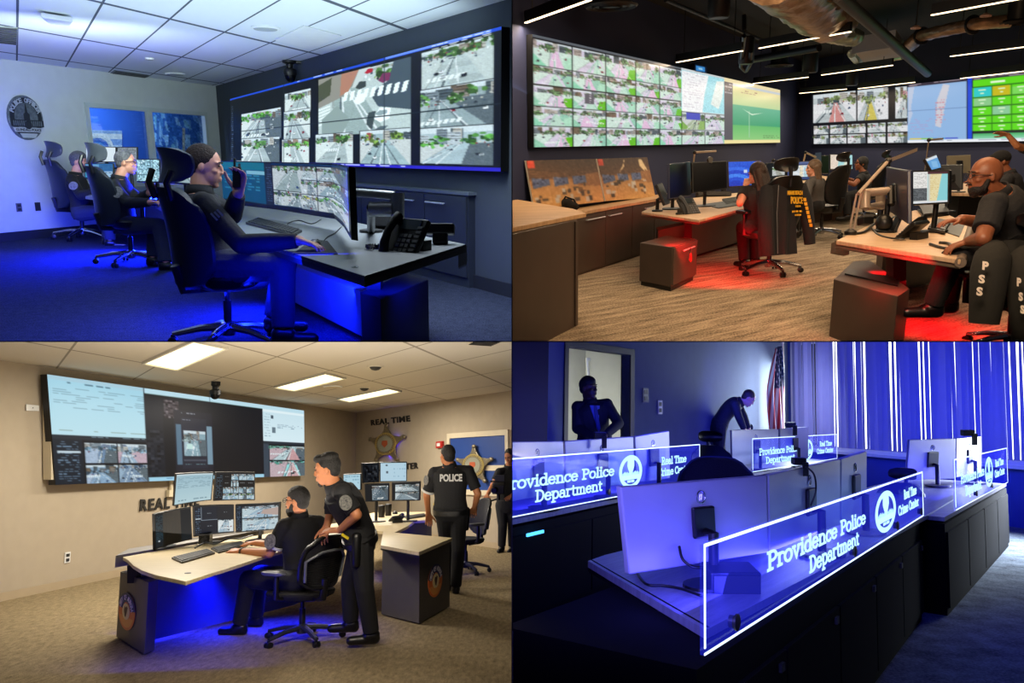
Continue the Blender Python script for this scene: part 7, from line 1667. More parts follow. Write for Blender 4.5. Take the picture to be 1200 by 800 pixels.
def star(w, cx, cy, rpx, label, off=.05):
 s0, z0 = w.sz(cx, cy); r = abs(w.sz(cx, cy - rpx)[1] - z0); k = abs(w.sz(cx + rpx, cy)[0] - s0); kx = k * .98
 t = thing('star_badge', label, 'badge', w.at(s0, z0 - r, off))
 P = lambda x, y, o=0.: w.at(s0 + kx * x, z0 + r * y, off + o); b = B()
 pts = []
 for i in range(5):
  a = math.pi / 2 + i * 2 * math.pi / 5
  for d, rr in ((-.14, .78), (0, .95), (.14, .78)) if False else ((-.16, .72), (-.07, .92), (.07, .92), (.16, .72)): pts.append(P(rr * math.cos(a + d), rr * math.sin(a + d)))
  a2 = a + math.pi / 5
  pts.append(P(.5 * math.cos(a2), .5 * math.sin(a2)))
 obj('star_plate', B().prism(pts, w.n * .035), MATS['star_metal'], t, bevel=.006)
 for i in range(5):
  a = math.pi / 2 + i * 2 * math.pi / 5; obj('star_tip', B().ell(P(.94 * math.cos(a), .94 * math.sin(a), .02), w.u * kx * .1, w.n * .035, R3.n * r * .1, 12, 8), MATS['star_metal'], t, smooth=True)
 ring = lambda q, o: [P(q * math.cos(a), q * math.sin(a), o) for a in [2 * math.pi * i / 32 for i in range(32)]]
 obj('ring', B().prism(ring(.56, .035), w.n * .012), MATS['star_gold'], t); obj('ring_band', B().prism(ring(.5, .047), w.n * .004), MATS['star_metal'], t)
 b = B()
 for i in range(30):
  a = 2 * math.pi * i / 30
  b.slab([P(.52 * math.cos(a) - .0, .52 * math.sin(a), .05), P(.52 * math.cos(a + .08), .52 * math.sin(a + .08), .05), P(.44 * math.cos(a + .08), .44 * math.sin(a + .08), .05), P(.44 * math.cos(a), .44 * math.sin(a), .05)], w.n * .004)
 obj('ring_relief', b, MATS['star_gold'], t); obj('seal', B().prism(ring(.4, .051), w.n * .006), MATS['star_enamel'], t)
 obj('seal_centre', B().prism([P(-.14, .16, .057), P(.14, .16, .057), P(.16, -.02, .057), P(0, -.18, .057), P(-.16, -.02, .057)], w.n * .004), MATS['star_red'], t)
 return t
star(WR3, 456, 520, 23.5, 'silver star badge glowing violet on the beige wall above the far monitors', .06)
c = WR3.hit(456, 520, .035); lamp('star_halo', 'POINT', WR3.hit(464, 516, .03), 2.2, '#4a2cff', .02); lamp('star_halo', 'POINT', WR3.hit(448, 524, .03), 1.4, '#4a2cff', .02); lamp('star_halo', 'POINT', WR3.hit(456, 533, .03), 1.6, '#4a2cff', .02)
# window with blue film
wq = WR3.quad([(525, 508), (597, 498.5), (597, 581), (525, 577)], .0)
wb = B(); s0, zt = WR3.sz(525.5, 508); s1_, _ = WR3.sz(597, 500); _, zb = WR3.sz(580, 581)
Q = lambda a0, a1, z0, z1, o: [WR3.at(a0, z1, o), WR3.at(a1, z1, o), WR3.at(a1, z0, o), WR3.at(a0, z0, o)]
rim(wb, Q(s0, s1_, zb, zt, .0), .1, .04, WR3.n); w3 = struct('window_2', wb, MATS['frame_cream'])
obj('blue_pane', B().slab(Q(s0 + .1, s1_ - .1, zb + .1, zt - .1, .002), WR3.n * .01), MATS['film_blue'], w3)
_, zq = WR3.sz(577, 548); obj('cross_bar', B().slab(Q(s0 + .1, s1_ - .1, zq - .05, zq + .05, .012), WR3.n * .012), MATS['frame_cream'], w3)
dq0, _ = WR3.sz(598.5, 600); struct('door_1', B().slab(Q(s1_ + .06, s1_ + 1.1, 0, 2.15, .0), WR3.n * .03), MATS['door_brown'])
star(WR3, 559, 545, 23.5, 'silver star badge on the blue window beside the officer\'s shoulder', .05)
t = thing('fire_alarm', 'small red fire alarm box left of the blue window', 'alarm', WR3.hit(517.5, 525, .03)); q = WR3.quad([(513.5, 517.5), (520.5, 516.5), (520.5, 524.5), (513.5, 525)], .005); obj('alarm_case', B().slab(q, WR3.n * .06), MATS['alarm_red'], t, bevel=.006); obj('alarm_handle', B().slab([p * .5 + (sum(q, V((0, 0, 0))) / 4) * .5 + WR3.n * .06 for p in q], WR3.n * .012), MATS['white_plastic'], t)

# ---- the long console
ZD3 = .74
t = thing('console_desk', 'curved cream-topped console with grey end panel and blue underglow', 'desk', R3.at(170, 768))
dq = [(144, 652.5), (150, 656), (156, 662), (166, 668), (182, 673.5), (218, 681), (250, 670.5), (282, 660.5), (310, 651), (345, 641), (395, 632), (440, 633), (440, 621), (400, 612), (350, 618), (300, 627.5), (240, 636), (180, 646)]
b = B(); slab_desk(b, R3, dq, ZD3, .03); obj('desk_top', b, MATS['desk_cream'], t, uvf=lambda p: (p.x, p.y), bevel=.004)
q = [R3.at(x, y, ZD3 - .03) for x, y in dq]; b = B()
for i in range(0, 11): b.slab([q[i], q[i + 1], q[i + 1] - R3.n * .03, q[i] - R3.n * .03], V((0, .05, 0)))
obj('edge_band', b, MATS['edge_grey'], t)
b = B(); p0, p1 = R3.at(135.5, 651, ZD3), R3.at(300, 622, ZD3); b.hexa([p0, p1, p1 + V((.02, .25, 0)), p0 + V((-.0, .25, 0))], [v - R3.n * .11 for v in (p0, p1, p1 + V((.02, .25, 0)), p0 + V((0, .25, 0)))]); obj('rear_rail', b, MATS['edge_grey'], t)
pq = [R3.at(136, 748), R3.at(169, 769), R3.at(181, 763.5), R3.at(150, 743)]; hp = .585
ep = obj('end_cabinet', B().prism([p + R3.n * .015 for p in pq], R3.n * hp), MATS['laminate_grey'], t, bevel=.004)
b = B(); c = (R3.drop(pq[0] * .5 + pq[1] * .5, .6) + R3.drop(pq[3] * .5 + pq[2] * .5, .6)) / 2; b.box((0, 0, .04), .12, .2, .16, M.Translation(c)); obj('lift_column', b, MATS['black_plastic'], t)
def city_emblem(parent, q0, q1, h, cx, cy, rpx, rpy):
 """Round printed seal on an end panel: q0, q1 are the floor corners of the panel."""
 w = Wall(R3, q0, q1); s0, z0 = w.sz(cx, cy); rz = abs(w.sz(cx, cy - rpy)[1] - z0); rs = abs(w.sz(cx + rpx, cy)[0] - s0)
 P = lambda x, y, o: w.at(s0 + rs * x, z0 + rz * y, o); rg = lambda k, o, a0=0, a1=360, n=40: [P(k * math.cos(math.radians(a0 + (a1 - a0) * i / n)), k * math.sin(math.radians(a0 + (a1 - a0) * i / n)), o) for i in range(n + (0 if a1 - a0 == 360 else 1))]
 e = thing_part('round_seal', parent)
 mat('seal_orange', '#e8742a', .5); mat('seal_light', '#f2a04a', .5); mat('seal_cream', '#f0dca0', .5); mat('seal_ink', '#4a2c1c', .6); mat('seal_white', '#d8d4e0', .5)
 obj('seal_disc', B().prism(rg(1, .004), w.n * .004), MATS['seal_orange'], e); obj('seal_lower', B().prism(rg(.86, .008, 200, 340), w.n * .002), MATS['seal_light'], e); obj('seal_upper', B().prism(rg(1.02, .008, 10, 170) + rg(.5, .008, 170, 10), w.n * .003), MATS['navy_vinyl'], e)
 obj('seal_centre', B().prism(rg(.44, .011), w.n * .003), MATS['seal_cream'], e)
 b = B(); b.prism([P(x, y, .014) for x, y in ((-.1, -.25), (.02, -.3), (.12, -.05), (.2, .22), (.1, .3), (-.02, .2), (-.14, .26), (-.2, .05))], w.n * .002); obj('seal_figure', b, MATS['seal_ink'], e)
 b = B(); sgn = w.u.cross(R3.n).dot(w.n); text_arc(b, 'CITY OF AURORA', P(0, 0, .012), w.u * (rs / rz), R3.n, rz * .76, 170, 10, rz * .28, .003, .03); obj('lettering', b, MATS['seal_white'], e)
 return e
city_emblem(ep and t, R3.at(136, 748), R3.at(169, 769), hp, 149.3, 716, 10, 22)
p0, p1 = R3.at(178, 754), R3.at(345, 712); v = V((.05, .15, 0)); obj('modesty_panel', B().hexa([p + R3.n * .03 for p in (p0, p1, p1 + v, p0 + v)], [R3.drop(p, .69) for p in (p0, p1, p1 + v, p0 + v)]), MATS['blue_felt'], t)
obj('desk_grommet', B().lathe(R3.at(220, 671.5, ZD3), R3.n, [(.025, 0), (.025, .004), (.01, .006)], 14), MATS['dark_grey_plastic'], t)
lamp('console_blue', 'AREA', R3.drop(R3.at(262, 738), .62), 75, '#0a14ff', 1.6, .15, aim=R3.at(264, 742, 0), spread=110); lamp('console_blue_panel', 'AREA', R3.at(230, 720, .35) + V((-.0, -.45, 0)), 9, '#0a14ff', 1.2, .25, aim=R3.at(238, 705, .4)); lamp('console_blue_under', 'AREA', R3.at(322, 684, .4), 3, '#0a14ff', .8, .4, aim=R3.at(300, 755, 0))
# cabinet with the seal
t = thing('storage_cabinet', 'grey cabinet with cream top and orange seal behind the standing officer', 'cabinet', R3.at(490, 731)); pq = [R3.at(447, 721), R3.at(491, 732), R3.at(527, 711.5), R3.at(480, 706)]
obj('carcass', B().prism([p + R3.n * .012 for p in pq], R3.n * .7), MATS['laminate_grey'], t, bevel=.004); q = [R3.at(446, 638.5, .745), R3.at(491, 646.5, .745), R3.at(530, 630, .745), R3.at(449, 622.5, .745)]
obj('cabinet_top', B().prism([p - R3.n * .035 for p in q], R3.n * .035), MATS['desk_cream'], t, uvf=lambda p: (p.x, p.y), bevel=.003); b = B(); b.slab([q[0] - R3.n * .034, q[1] - R3.n * .034, q[1] - R3.n * .05, q[0] - R3.n * .05], V((0, .05, 0))); obj('shadow_gap', b, MATS['black_plastic'], t)
city_emblem(t, R3.at(491, 732), R3.at(527, 711.5), .7, 509.5, 680, 8, 19)
# second desk behind
t = thing('far_desk', 'cream-topped desk with blue underglow before the officer with the POLICE vest', 'desk', R3.at(470, 668)); dq2 = [(428, 620), (462, 624), (478, 616), (486, 610), (503, 609), (502, 599.5), (440, 600), (412, 606)]
b = B(); slab_desk(b, R3, dq2, .74, .035); obj('desk_top', b, MATS['desk_cream'], t, uvf=lambda p: (p.x, p.y)); p0, p1 = R3.at(452, 672), R3.at(500, 655); v = V((.05, .3, 0)); obj('modesty_panel', B().hexa([p0, p1, p1 + v, p0 + v], [R3.drop(p, .68) for p in (p0, p1, p1 + v, p0 + v)]), MATS['blue_felt'], t)
lamp('far_desk_blue', 'AREA', R3.at(482, 625, .6) + V((0, -.3, 0)), 10, '#0a14ff', .8, .2, aim=R3.at(482, 640, .3))
# monitors on the console
im = Img(70, 55, '#a9c8d4'); im.grad(0, 0, 1, 1, '#9cbfce', '#b9d6dd'); im.rect(0, 0, 1, .06, '#c9dde4'); im.lines(.05, .12, .95, .5, 9, '#86a4b2', 3, .8, .25); im.lines(.1, .88, .9, .94, 1, '#7a98a6', 4)
monitor('upper monitor with a pale blank table, left of the tiled one', [(206, 555), (251, 553), (248, 586), (203, 593)], 8.1, 8.4, R3, im, 'small_screen_beige', curve=.02)
im = Img(90, 66, '#12161d'); im.lines(.02, .1, .17, .95, 14, '#5a7890', 5, .7)
for r in range(4):
 for c in range(4):
  x0, y0 = .2 + c * .2, .05 + r * .24
  if (r, c) in ((0, 0), (1, 0), (1, 2), (1, 3)): im.rect(x0, y0, x0 + .19, y0 + .22, '#0c0d10'); im.lines(x0 + .04, y0 + .08, x0 + .15, y0 + .14, 1, '#6a6c70', 3)
  else: im.street(x0, y0, x0 + .19, y0 + .22, 420 + r * 4 + c, road='#8ab0c4', walk='#b9cfd8', green='#5a8a4a' if r == 3 else '#7a9aa4', hor=.3, cars=2)
monitor('upper monitor with small tiled camera pictures above the seated officer\'s desk', [(252.5, 553), (299, 553), (299, 586), (250, 587)], 8.45, 8.7, R3, im, 'small_screen_beige', curve=.02)
im = Img(60, 50, '#0f1318'); im.grad(0, 0, 1, 1, '#12181e', '#1d2226'); im.lines(.04, .08, .25, .85, 18, '#2f4a56', 4, .8, .3); im.rect(.1, .8, .15, .84, '#c8d0d4')
monitor('black monitor with faint text at the left end of the cream console', [(180.6, 602), (224, 594), (225.6, 632), (181.5, 644)], 7.7, 8.1, R3, im, 'small_screen_beige', curve=.03, stand=(ZD3, .12))
im = Img(80, 60, '#141a26'); im.lines(.03, .08, .15, .95, 12, '#4a6078', 5, .7); im.rect(.03, .42, .16, .45, '#b9c8d4'); im.rect(.19, .05, .58, .48, '#171e2c'); im.rect(.6, .05, .99, .48, '#1c1f26'); im.rect(.19, .5, .58, .97, '#121826'); im.lines(.34, .25, .44, .29, 1, '#8a94a0', 3); im.lines(.34, .7, .44, .74, 1, '#8a94a0', 4); im.lines(.74, .24, .84, .28, 1, '#8a94a0', 6); im.rect(.18, .04, .185, .5, '#8a98a8'); im.rect(.18, .49, .6, .5, '#8a98a8'); im.street(.6, .5, .99, .96, 440, road='#a4bcca', walk='#dfe8ea', green='#3a4a54', block='#5a7080', hor=.05, cars=12)
monitor('low dark monitor with one camera tile in the middle of the cream console', [(226.5, 592.5), (274.6, 591), (274.6, 624), (227.5, 629)], 8.2, 8.5, R3, im, 'small_screen_beige', curve=.02, stand=(ZD3, .12))
im = Img(80, 60, '#1c222c'); im.lines(.02, .05, .12, .95, 14, '#5a7088', 5, .7); im.street(.15, .05, .98, .5, 441, road='#9ab8cc', walk='#bcd0d8', green='#8a9aa4', hor=.15, cars=3); im.street(.15, .52, .98, .97, 442, road='#a4c0d0', walk='#bcd0d8', green='#8a9a9a', hor=.12, cars=4); im.poly([(.65, .2), (.98, .14), (.98, .45), (.6, .35)], '#b8a49c')
monitor('low monitor with two wide camera pictures before the seated officer', [(275.5, 591), (328, 588), (327, 620), (276, 624)], 8.6, 8.5, R3, im, 'small_screen_beige', curve=-.02, stand=(ZD3, .12))
keyboard('black keyboard nearest the left end of the cream console', [R3.at(201, 655, ZD3), R3.at(243, 645, ZD3), R3.at(252, 649, ZD3), R3.at(213, 660.5, ZD3)], R3)
keyboard('second black keyboard under the seated officer\'s hand', [R3.at(247, 644, ZD3), R3.at(283, 636, ZD3), R3.at(290, 640, ZD3), R3.at(256, 648.5, ZD3)], R3)
keyboard('small black keypad at the far end of the console keyboards', [R3.at(287, 635.5, ZD3), R3.at(302, 632, ZD3), R3.at(309, 636, ZD3), R3.at(294, 639.5, ZD3)], R3, cols=6)
cable('tangled black cable behind the low monitors of the cream console', [R3.at(228, 642, ZD3 + .02), R3.at(240, 636, ZD3 + .06), R3.at(252, 637, ZD3 + .02), R3.at(268, 631, ZD3 + .05), R3.at(282, 631, ZD3 + .02), R3.at(296, 627, ZD3 + .03)], .01)
t = thing('desk_speaker', 'small black speaker between the low monitor stands', 'speaker', R3.at(243, 639, ZD3)); c = R3.at(241, 637, ZD3); obj('speaker_body', B().box((0, 0, .06), .12, .1, .12, M.Translation(c)), MATS['black_plastic'], t, bevel=.01); obj('speaker_cone', B().lathe(c + V((0, -.052, .06)), V((0, -1, 0)), [(.04, 0), (.03, .004), (.01, -.004)], 14), MATS['dark_grey_plastic'], t)
# monitors on the far desk
im = Img(40, 40, '#14181e'); im.fuzz(.1, .1, .95, .95, .09, 4)
monitor('upper dark camera monitor on the far cream desk', [(424, 542.5), (444.5, 542), (444.5, 565), (425, 566)], 11.0, 11.2, R3, im, 'small_screen_beige')
im = Img(50, 40, '#b9d8e8'); im.rect(.2, .1, .28, .18, '#3a4450'); im.rect(.22, .45, .3, .58, '#5a6470'); im.lines(.5, .1, .95, .9, 4, '#9cc0d4', 5, .4)
monitor('upper bright white monitor on the far cream desk under the wall star', [(445, 541.5), (477, 541), (477, 564), (445, 564.5)], 11.2, 11.3, R3, im, 'small_screen_beige')
im = Img(50, 40, '#12171d'); im.street(.25, .08, .95, .95, 450, road='#5a6c78', walk='#7a8a94', green='#4a5a60', hor=.25, cars=3)
monitor('lower dim camera monitor on the far cream desk', [(427, 567), (456.5, 566), (456.5, 587), (428, 588)], 11.0, 11.1, R3, im, 'small_screen_beige', stand=(.74, .14))
im = Img(60, 44, '#161b20'); im.street(.1, .08, .98, .5, 451, road='#a4b4ba', walk='#d0dcde', green='#6a7a7c', hor=.3, cars=4); im.street(.1, .52, .98, .96, 452, road='#8a9ca4', walk='#c4d0d4', green='#5a6a6c', hor=.2, cars=4)
monitor('lower bright camera monitor on the far cream desk beside the POLICE vest', [(459, 565), (492.5, 563.5), (492, 586.5), (459, 587)], 11.1, 11.0, R3, im, 'small_screen_beige', stand=(.74, .14))
im = Img(30, 20, '#b4d8e6'); im.lines(.1, .1, .9, .9, 4, '#8ab4c8', 3)
monitor('pale monitor peeking out behind the leaning officer\'s back', [(402, 555.5), (423, 554.5), (423, 574), (402, 575)], 11.5, 11.4, R3, im, 'small_screen_beige', stand=(.74, .1))
keyboard('black keyboard on the far cream desk beside the POLICE vest officer', [R3.at(472, 606, .74), R3.at(497, 602.5, .74), R3.at(501, 605, .74), R3.at(478, 608.5, .74)], R3)
desk_phone('small dark desk phone on the far cream desk', R3, R3.at(466, 612, .74), 160, .9, m='dark_grey_plastic', tilt=20)
for i, (px, py, lab) in enumerate(((447, 606, 'black cup left of its neighbour on the far cream desk'), (455, 604, 'black cup right of its neighbour on the far cream desk'))):
 c = R3.at(px, py, .74); t = thing('desk_cup', lab, 'cup', c); obj('cup', B().lathe(c, R3.n, [(.05, 0), (.055, .17), (.05, .17), (.045, .02)], 18), MATS['black_plastic'], t, smooth='auto'); obj('lid', B().lathe(c + R3.n * .17, R3.n, [(.056, 0), (.05, .015), (.02, .02)], 18), MATS['dark_grey_plastic'], t)
mouse('black mouse on the far cream desk behind the keyboard', R3, R3.at(463, 602, .74), 0, 1.4)

# ---- people
G3 = 'mesh-backed chairs in the beige room'
chair('mesh', 'black mesh-backed chair of the seated officer in the beige room', R3.frame(R3.at(354, 750), -42), 1.08, G3, .86)
chair('mesh', 'black mesh-backed chair half hidden behind the POLICE vest officer', R3.frame(R3.at(546, 671), -120), 1.03, G3)
def ex_sit(root, j, f, u, left, l, hf, hu, s):
 d = (j['elL'] - j['shL']).normalized(); n_ = V((-.35, -1, .25)); n_ = (n_ - d * n_.dot(d)).normalized()
 patch(root, j['shL'] + d * .14 * s + n_ * .082 * s, n_, u, .12, .14, MATS['patch_white'], MATS['patch_dark'])
 e = j['shL'] + (j['elL'] - j['shL']) * .72; obj('sleeve_trim', B().tube([e - d * .012, e + d * .012], .079 * s, 18), MATS['white_trim'], root, smooth='auto', label='pale trim round the sleeve end')
 w = j['wrL'] + (j['elL'] - j['wrL']).normalized() * .03; obj('wristwatch', B().tube([w, w + (j['elL'] - j['wrL']).normalized() * .025], .036 * s, 14), MATS['black_plastic'], root, smooth='auto')
jS = dict(pel=pt(353, 676, 7.2), neck=pt(350, 603, 7.22), head=pt(348, 588, 7.2), shL=pt(333, 617, 7.08), elL=pt(316, 648, 7.05), wrL=pt(282, 646, 7.4), shR=pt(373, 613, 7.34), elR=pt(345, 640, 7.55), wrR=pt(300, 636, 7.8),
          hipL=pt(348, 682, 7.0), hipR=pt(362, 680, 7.2), knL=pt(291, 678, 7.25), knR=pt(304, 672, 7.55), anL=pt(281, 731, 7.25), anR=pt(300, 722, 7.6), shdir=V((-1, -.25, 0)))
person('police officer in black seated with his back to the camera, glasses and white sleeve trim', jS, V((-.85, .55, 0)), R3, 1.1, MATS['skin_tan'], MATS['uniform_black'], MATS['uniform_black'], hair='fade', hairm=MATS['hair_dark'], hf=V((-1, .25, -.05)), beard=True, glasses=True, sleeve=.75, wide=1.05, extra=ex_sit, hands={'L': (V((-1, .35, 0)), V((0, -.15, 1)), V((0, 1, 0)), .35)}, foot={'L': V((-1, .1, 0)), 'R': V((-1, .1, 0))})
def ex_lean(root, j, f, u, left, l, hf, hu, s):
 d = (j['elL'] - j['shL']).normalized(); n_ = V((-.15, -1, .3)); n_ = (n_ - d * n_.dot(d)).normalized()
 patch(root, j['shL'] + d * .1 * s + n_ * .082 * s, n_, u * .9 + f * .3, .11, .13, MATS['patch_white'], MATS['patch_dark'])
 b = B(); torso_loft(b, j, f, s, .024, t0=.1, t1=.86, wide=.95); grown('tactical_vest', b, MATS['uniform_black'], root, .009, 3)
 belt(root, j, f, u, s, MATS['black_leather'], .03, -.04)
 h = j['hipL'] + left * .09 * s; obj('holster', B().cap(h + u * .06, h - u * .16, .045, .035), MATS['black_leather'], root, smooth='auto')
 r = j['neck'] * .62 + j['pel'] * .38 + f * .15 * s - left * .05; b = B(); b.box((0, 0, 0), .06, .05, .13, M.Translation(r)); b.tube([r + V((0, 0, .06)), r + V((-.03, 0, .2))], .007, 6); obj('chest_radio', b, MATS['black_plastic'], root)
 b = B(); p = j['pel'] * .9 + j['neck'] * .1 + left * .18 * s + f * .03; b.box((0, 0, 0), .07, .02, .02, M.Translation(p) @ M.Rotation(.6, 4, 'Y')); obj('belt_pouch', b, MATS['yellow_plastic'], root)
jL = dict(pel=pt(422, 632, 6.75), neck=pt(391, 569, 6.65), head=pt(383, 551, 6.62), mid=pt(415, 598, 6.72), shL=pt(401, 577, 6.48), elL=pt(418, 603, 6.42), wrL=pt(398, 621, 6.62), shR=pt(393, 573, 6.9), elR=pt(388, 600, 7.0), wrR=pt(383, 616, 6.9),
          hipL=pt(423, 636, 6.65), hipR=pt(424, 634, 6.85), knL=pt(427, 688, 6.62), knR=pt(410, 681, 6.95), anL=pt(435, 740, 6.68), anR=pt(411, 727, 7.0))
person('police officer with quiff and goatee leaning over the seated officer, hand on chair', jL, V((-1, .2, 0)), R3, 1.1, MATS['skin_tan'], MATS['uniform_black'], MATS['uniform_black'], hair='quiff', hairm=MATS['hair_dark'], hf=V((-1, -.05, -.18)), sleeve=.85, extra=ex_lean, hands={'L': (V((-1, .15, -.05)), V((0, -.15, 1)), V((0, 1, 0)), .3)}, beard=MATS['hair_dark'], goatee=True, foot={'L': V((-1, -.2, 0)), 'R': V((-1, 0, 0))})
b = B()
def ex_pol(root, j, f, u, left, l, hf, hu, s):
 b = B(); torso_loft(b, j, f, s, .03, t0=.12, t1=.88, wide=1.0); grown('tactical_vest', b, MATS['uniform_black'], root, .009, 3)
 belt(root, j, f, u, s, MATS['black_leather'], .035, -.03)
 c = (j['neck'] * .74 + j['pel'] * .26) - f * .175 * s; rt = -left
 sx = -1 if rt.x < 0 else 1; rt = rt * sx; b = B(); text_quad(b, 'POLICE', c - rt * .135 + u * .045, c + rt * .135 + u * .045, c - rt * .135 - u * .045, .006, .04); obj('lettering', b, MATS['white_trim'], root)
 h = j['hipL'] + left * .1 * s + u * .08; obj('taser', B().cap(h + u * .05, h - u * .07, .03, .025), MATS['yellow_plastic'], root, smooth='auto')
 h = j['hipR'] - left * .09 * s; obj('holster', B().cap(h + u * .05, h - u * .16, .05, .035), MATS['black_leather'], root, smooth='auto')
 d = (j['elL'] - j['shL']).normalized(); n_ = V((-.7, -.7, .2)); n_ = (n_ - d * n_.dot(d)).normalized(); patch(root, j['shL'] + d * .1 + n_ * .08 * s, n_, u, .1, .12, MATS['patch_white'], MATS['patch_dark'])
 e = j['shL'] + (j['elL'] - j['shL']) * .8; obj('sleeve_trim', B().tube([e - d * .012, e + d * .012], .077 * s, 18), MATS['white_trim'], root, smooth='auto')
jP = dict(pel=pt(528, 600, 9.5), neck=pt(527, 545, 9.5), head=pt(524, 534, 9.48), shL=pt(509, 554, 9.5), elL=pt(500, 580, 9.55), wrL=pt(502, 602, 9.7), shR=pt(549, 552, 9.5), elR=pt(560, 578, 9.45), wrR=pt(556, 594, 9.65), hipL=pt(521, 603, 9.5), hipR=pt(537, 603, 9.5),
          knL=pt(524, 645, 9.55), knR=pt(537, 645, 9.4), anL=pt(524, 684, 9.6), anR=pt(534, 687, 9.4))
person('police officer seen from behind in a black vest lettered POLICE', jP, V((-.15, 1, 0)), R3, 1.1, MATS['skin_tan'], MATS['uniform_black'], MATS['uniform_black'], hair='short', hairm=MATS['hair_dark'], hf=V((-.55, .85, -.05)), sleeve=.8, wide=1.12, extra=ex_pol)
def ex_cam(root, j, f, u, left, l, hf, hu, s):
 c = pt(584, 572, 13.2); t2 = thing('video_camera', 'black video camera rig held by the person at the doorway', 'camera', c - u * .2)
 obj('camera_body', B().box((0, 0, 0), .2, .24, .16, M.Translation(c)), MATS['black_plastic'], t2, bevel=.012); obj('lens', B().lathe(c + V((-.05, -.1, 0)), V((-.2, -1, 0)), [(.05, 0), (.055, .1), (.045, .12)], 16), MATS['dead_screen'], t2, smooth='auto'); b = B(); b.tube([c + V((-.14, 0, .12)), c + V((.1, 0, .12))], .015, 8); obj('top_handle', b, MATS['black_plastic'], t2); b = B(); b.tube([c - u * .08, c - u * .2], .03, 8); b.tube([pt(571, 588, 13.2), pt(584, 584, 13.2)], .015, 8); obj('grip', b, MATS['black_plastic'], t2); obj('monitor_plate', B().box((.02, -.03, .18), .16, .03, .1, M.Translation(c)), MATS['dark_grey_plastic'], t2)
jK = dict(pel=pt(594, 592, 13.7), neck=pt(596, 547, 13.7), head=pt(597, 535, 13.65), shR=pt(585, 553, 13.6), elR=pt(577, 569, 13.5), wrR=pt(571, 580, 13.2), shL=pt(608, 552, 13.7), elL=pt(612, 572, 13.5), wrL=pt(600, 580, 13.2), knR=pt(589, 616, 13.6), knL=pt(600, 616, 13.7), anR=pt(588, 640, 13.6), anL=pt(600, 640, 13.7))
person('person in black at the right edge looking down at a video camera rig', jK, V((-.3, -1, 0)), R3, 1.1, MATS['skin_tan'], MATS['uniform_black'], MATS['uniform_black'], hair='short', hairm=MATS['hair_dark'], hf=V((-.4, -.8, -.35)), sleeve=.6, extra=ex_cam)
lamp('front_fill', 'AREA', R3.drop(pt(330, 700, 4.4), 2.1), 40, '#fff0d8', 1.4, .4, aim=R3.at(330, 700, .3), spread=140)  # unseen fill added at the open front, no fitting there
# =================================================================== ROOM 4: dark blue room with edge-lit glass name panels (lower right)
CUR[0] = 4
R4 = Room(900, 488, .02, 1.42); HC4 = 3.0
carpet_mat('floor_blue_grey', '#3a414c', '#7d8794', scale=(5, 5), fine=60, mix=.4)
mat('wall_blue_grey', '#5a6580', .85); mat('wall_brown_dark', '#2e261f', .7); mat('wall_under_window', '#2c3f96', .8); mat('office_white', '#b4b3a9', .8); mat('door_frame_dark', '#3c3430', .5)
mat('monitor_silver', '#a9a9b8', .38, .25); wood_mat('desk_slate_wood', '#6a6a7c', '#8a8a9c', (2, 30), .35); mat('cabinet_black', '#0b0b12', .8, noise=(4, '#08080d', .5), spec=.08); mat('slat_fabric', '#8082b0', .8); mat('rail_white', '#c9ccd8', .5)
emat('edge_glow', '#cfe6ff', 2.0, True); emat('engraved_glow', '#b4e8ff', 1.5, False); emat('daylight', '#f4faff', 3.2, True); emat('led_dot', '#4ab0ff', 2.5, False)
def acrylic():
 m = bpy.data.materials.new('acrylic_glow'); m.use_nodes = True; N = m.node_tree.nodes; L = m.node_tree.links
 for n in list(N): N.remove(n)
 t = N.new('ShaderNodeBsdfTransparent'); t.inputs[0].default_value = (.86, .88, 1, 1); e = N.new('ShaderNodeEmission'); e.inputs[0].default_value = (.02, .03, 1, 1); e.inputs[1].default_value = .16; g = N.new('ShaderNodeBsdfGlossy'); g.inputs['Roughness'].default_value = .03
 a = N.new('ShaderNodeAddShader'); mx = N.new('ShaderNodeMixShader'); mx.inputs[0].default_value = .04; o = N.new('ShaderNodeOutputMaterial')
 L.new(t.outputs[0], a.inputs[0]); L.new(e.outputs[0], a.inputs[1]); L.new(a.outputs[0], mx.inputs[1]); L.new(g.outputs[0], mx.inputs[2]); L.new(mx.outputs[0], o.inputs[0]); m.cycles.emission_sampling = 'NONE'; MATS['acrylic_glow'] = m
acrylic()
flr = lambda x, D: R4.drop(pt(x, 560, D))
C4 = flr(925, 15.); RR4 = flr(1320, 9.0); DL4 = flr(665, 9.3); WD = Wall(R4, flr(590, 8.35), C4); WW = Wall(R4, C4, RR4)
struct('floor', B().prism([flr(590, 12), flr(700, 14), C4 + V((0, .3, 0)), RR4, R4.at(1400, 900), R4.at(590, 960)], R4.n * -.1), MATS['floor_blue_grey'], uvf=lambda p: (p.x, p.y))
sd0, zd = WD.sz(665.5, 406); sd1, _ = WD.sz(738, 413)
struct('wall_back', wall_mesh(WD, 0, WD.L, 0, HC4, [(sd0, sd1, 0, zd)]), MATS['wall_blue_grey'])
b = B()
for a0_, a1_, z0, z1 in ((sd0 - .08, sd0, 0, zd + .08), (sd1, sd1 + .1, 0, zd + .08), (sd0, sd1, zd, zd + .08)): b.slab([WD.at(a0_, z0, .02), WD.at(a1_, z0, .02), WD.at(a1_, z1, .02), WD.at(a0_, z1, .02)], WD.n * -.16)
struct('door_2', b, MATS['door_frame_dark'])
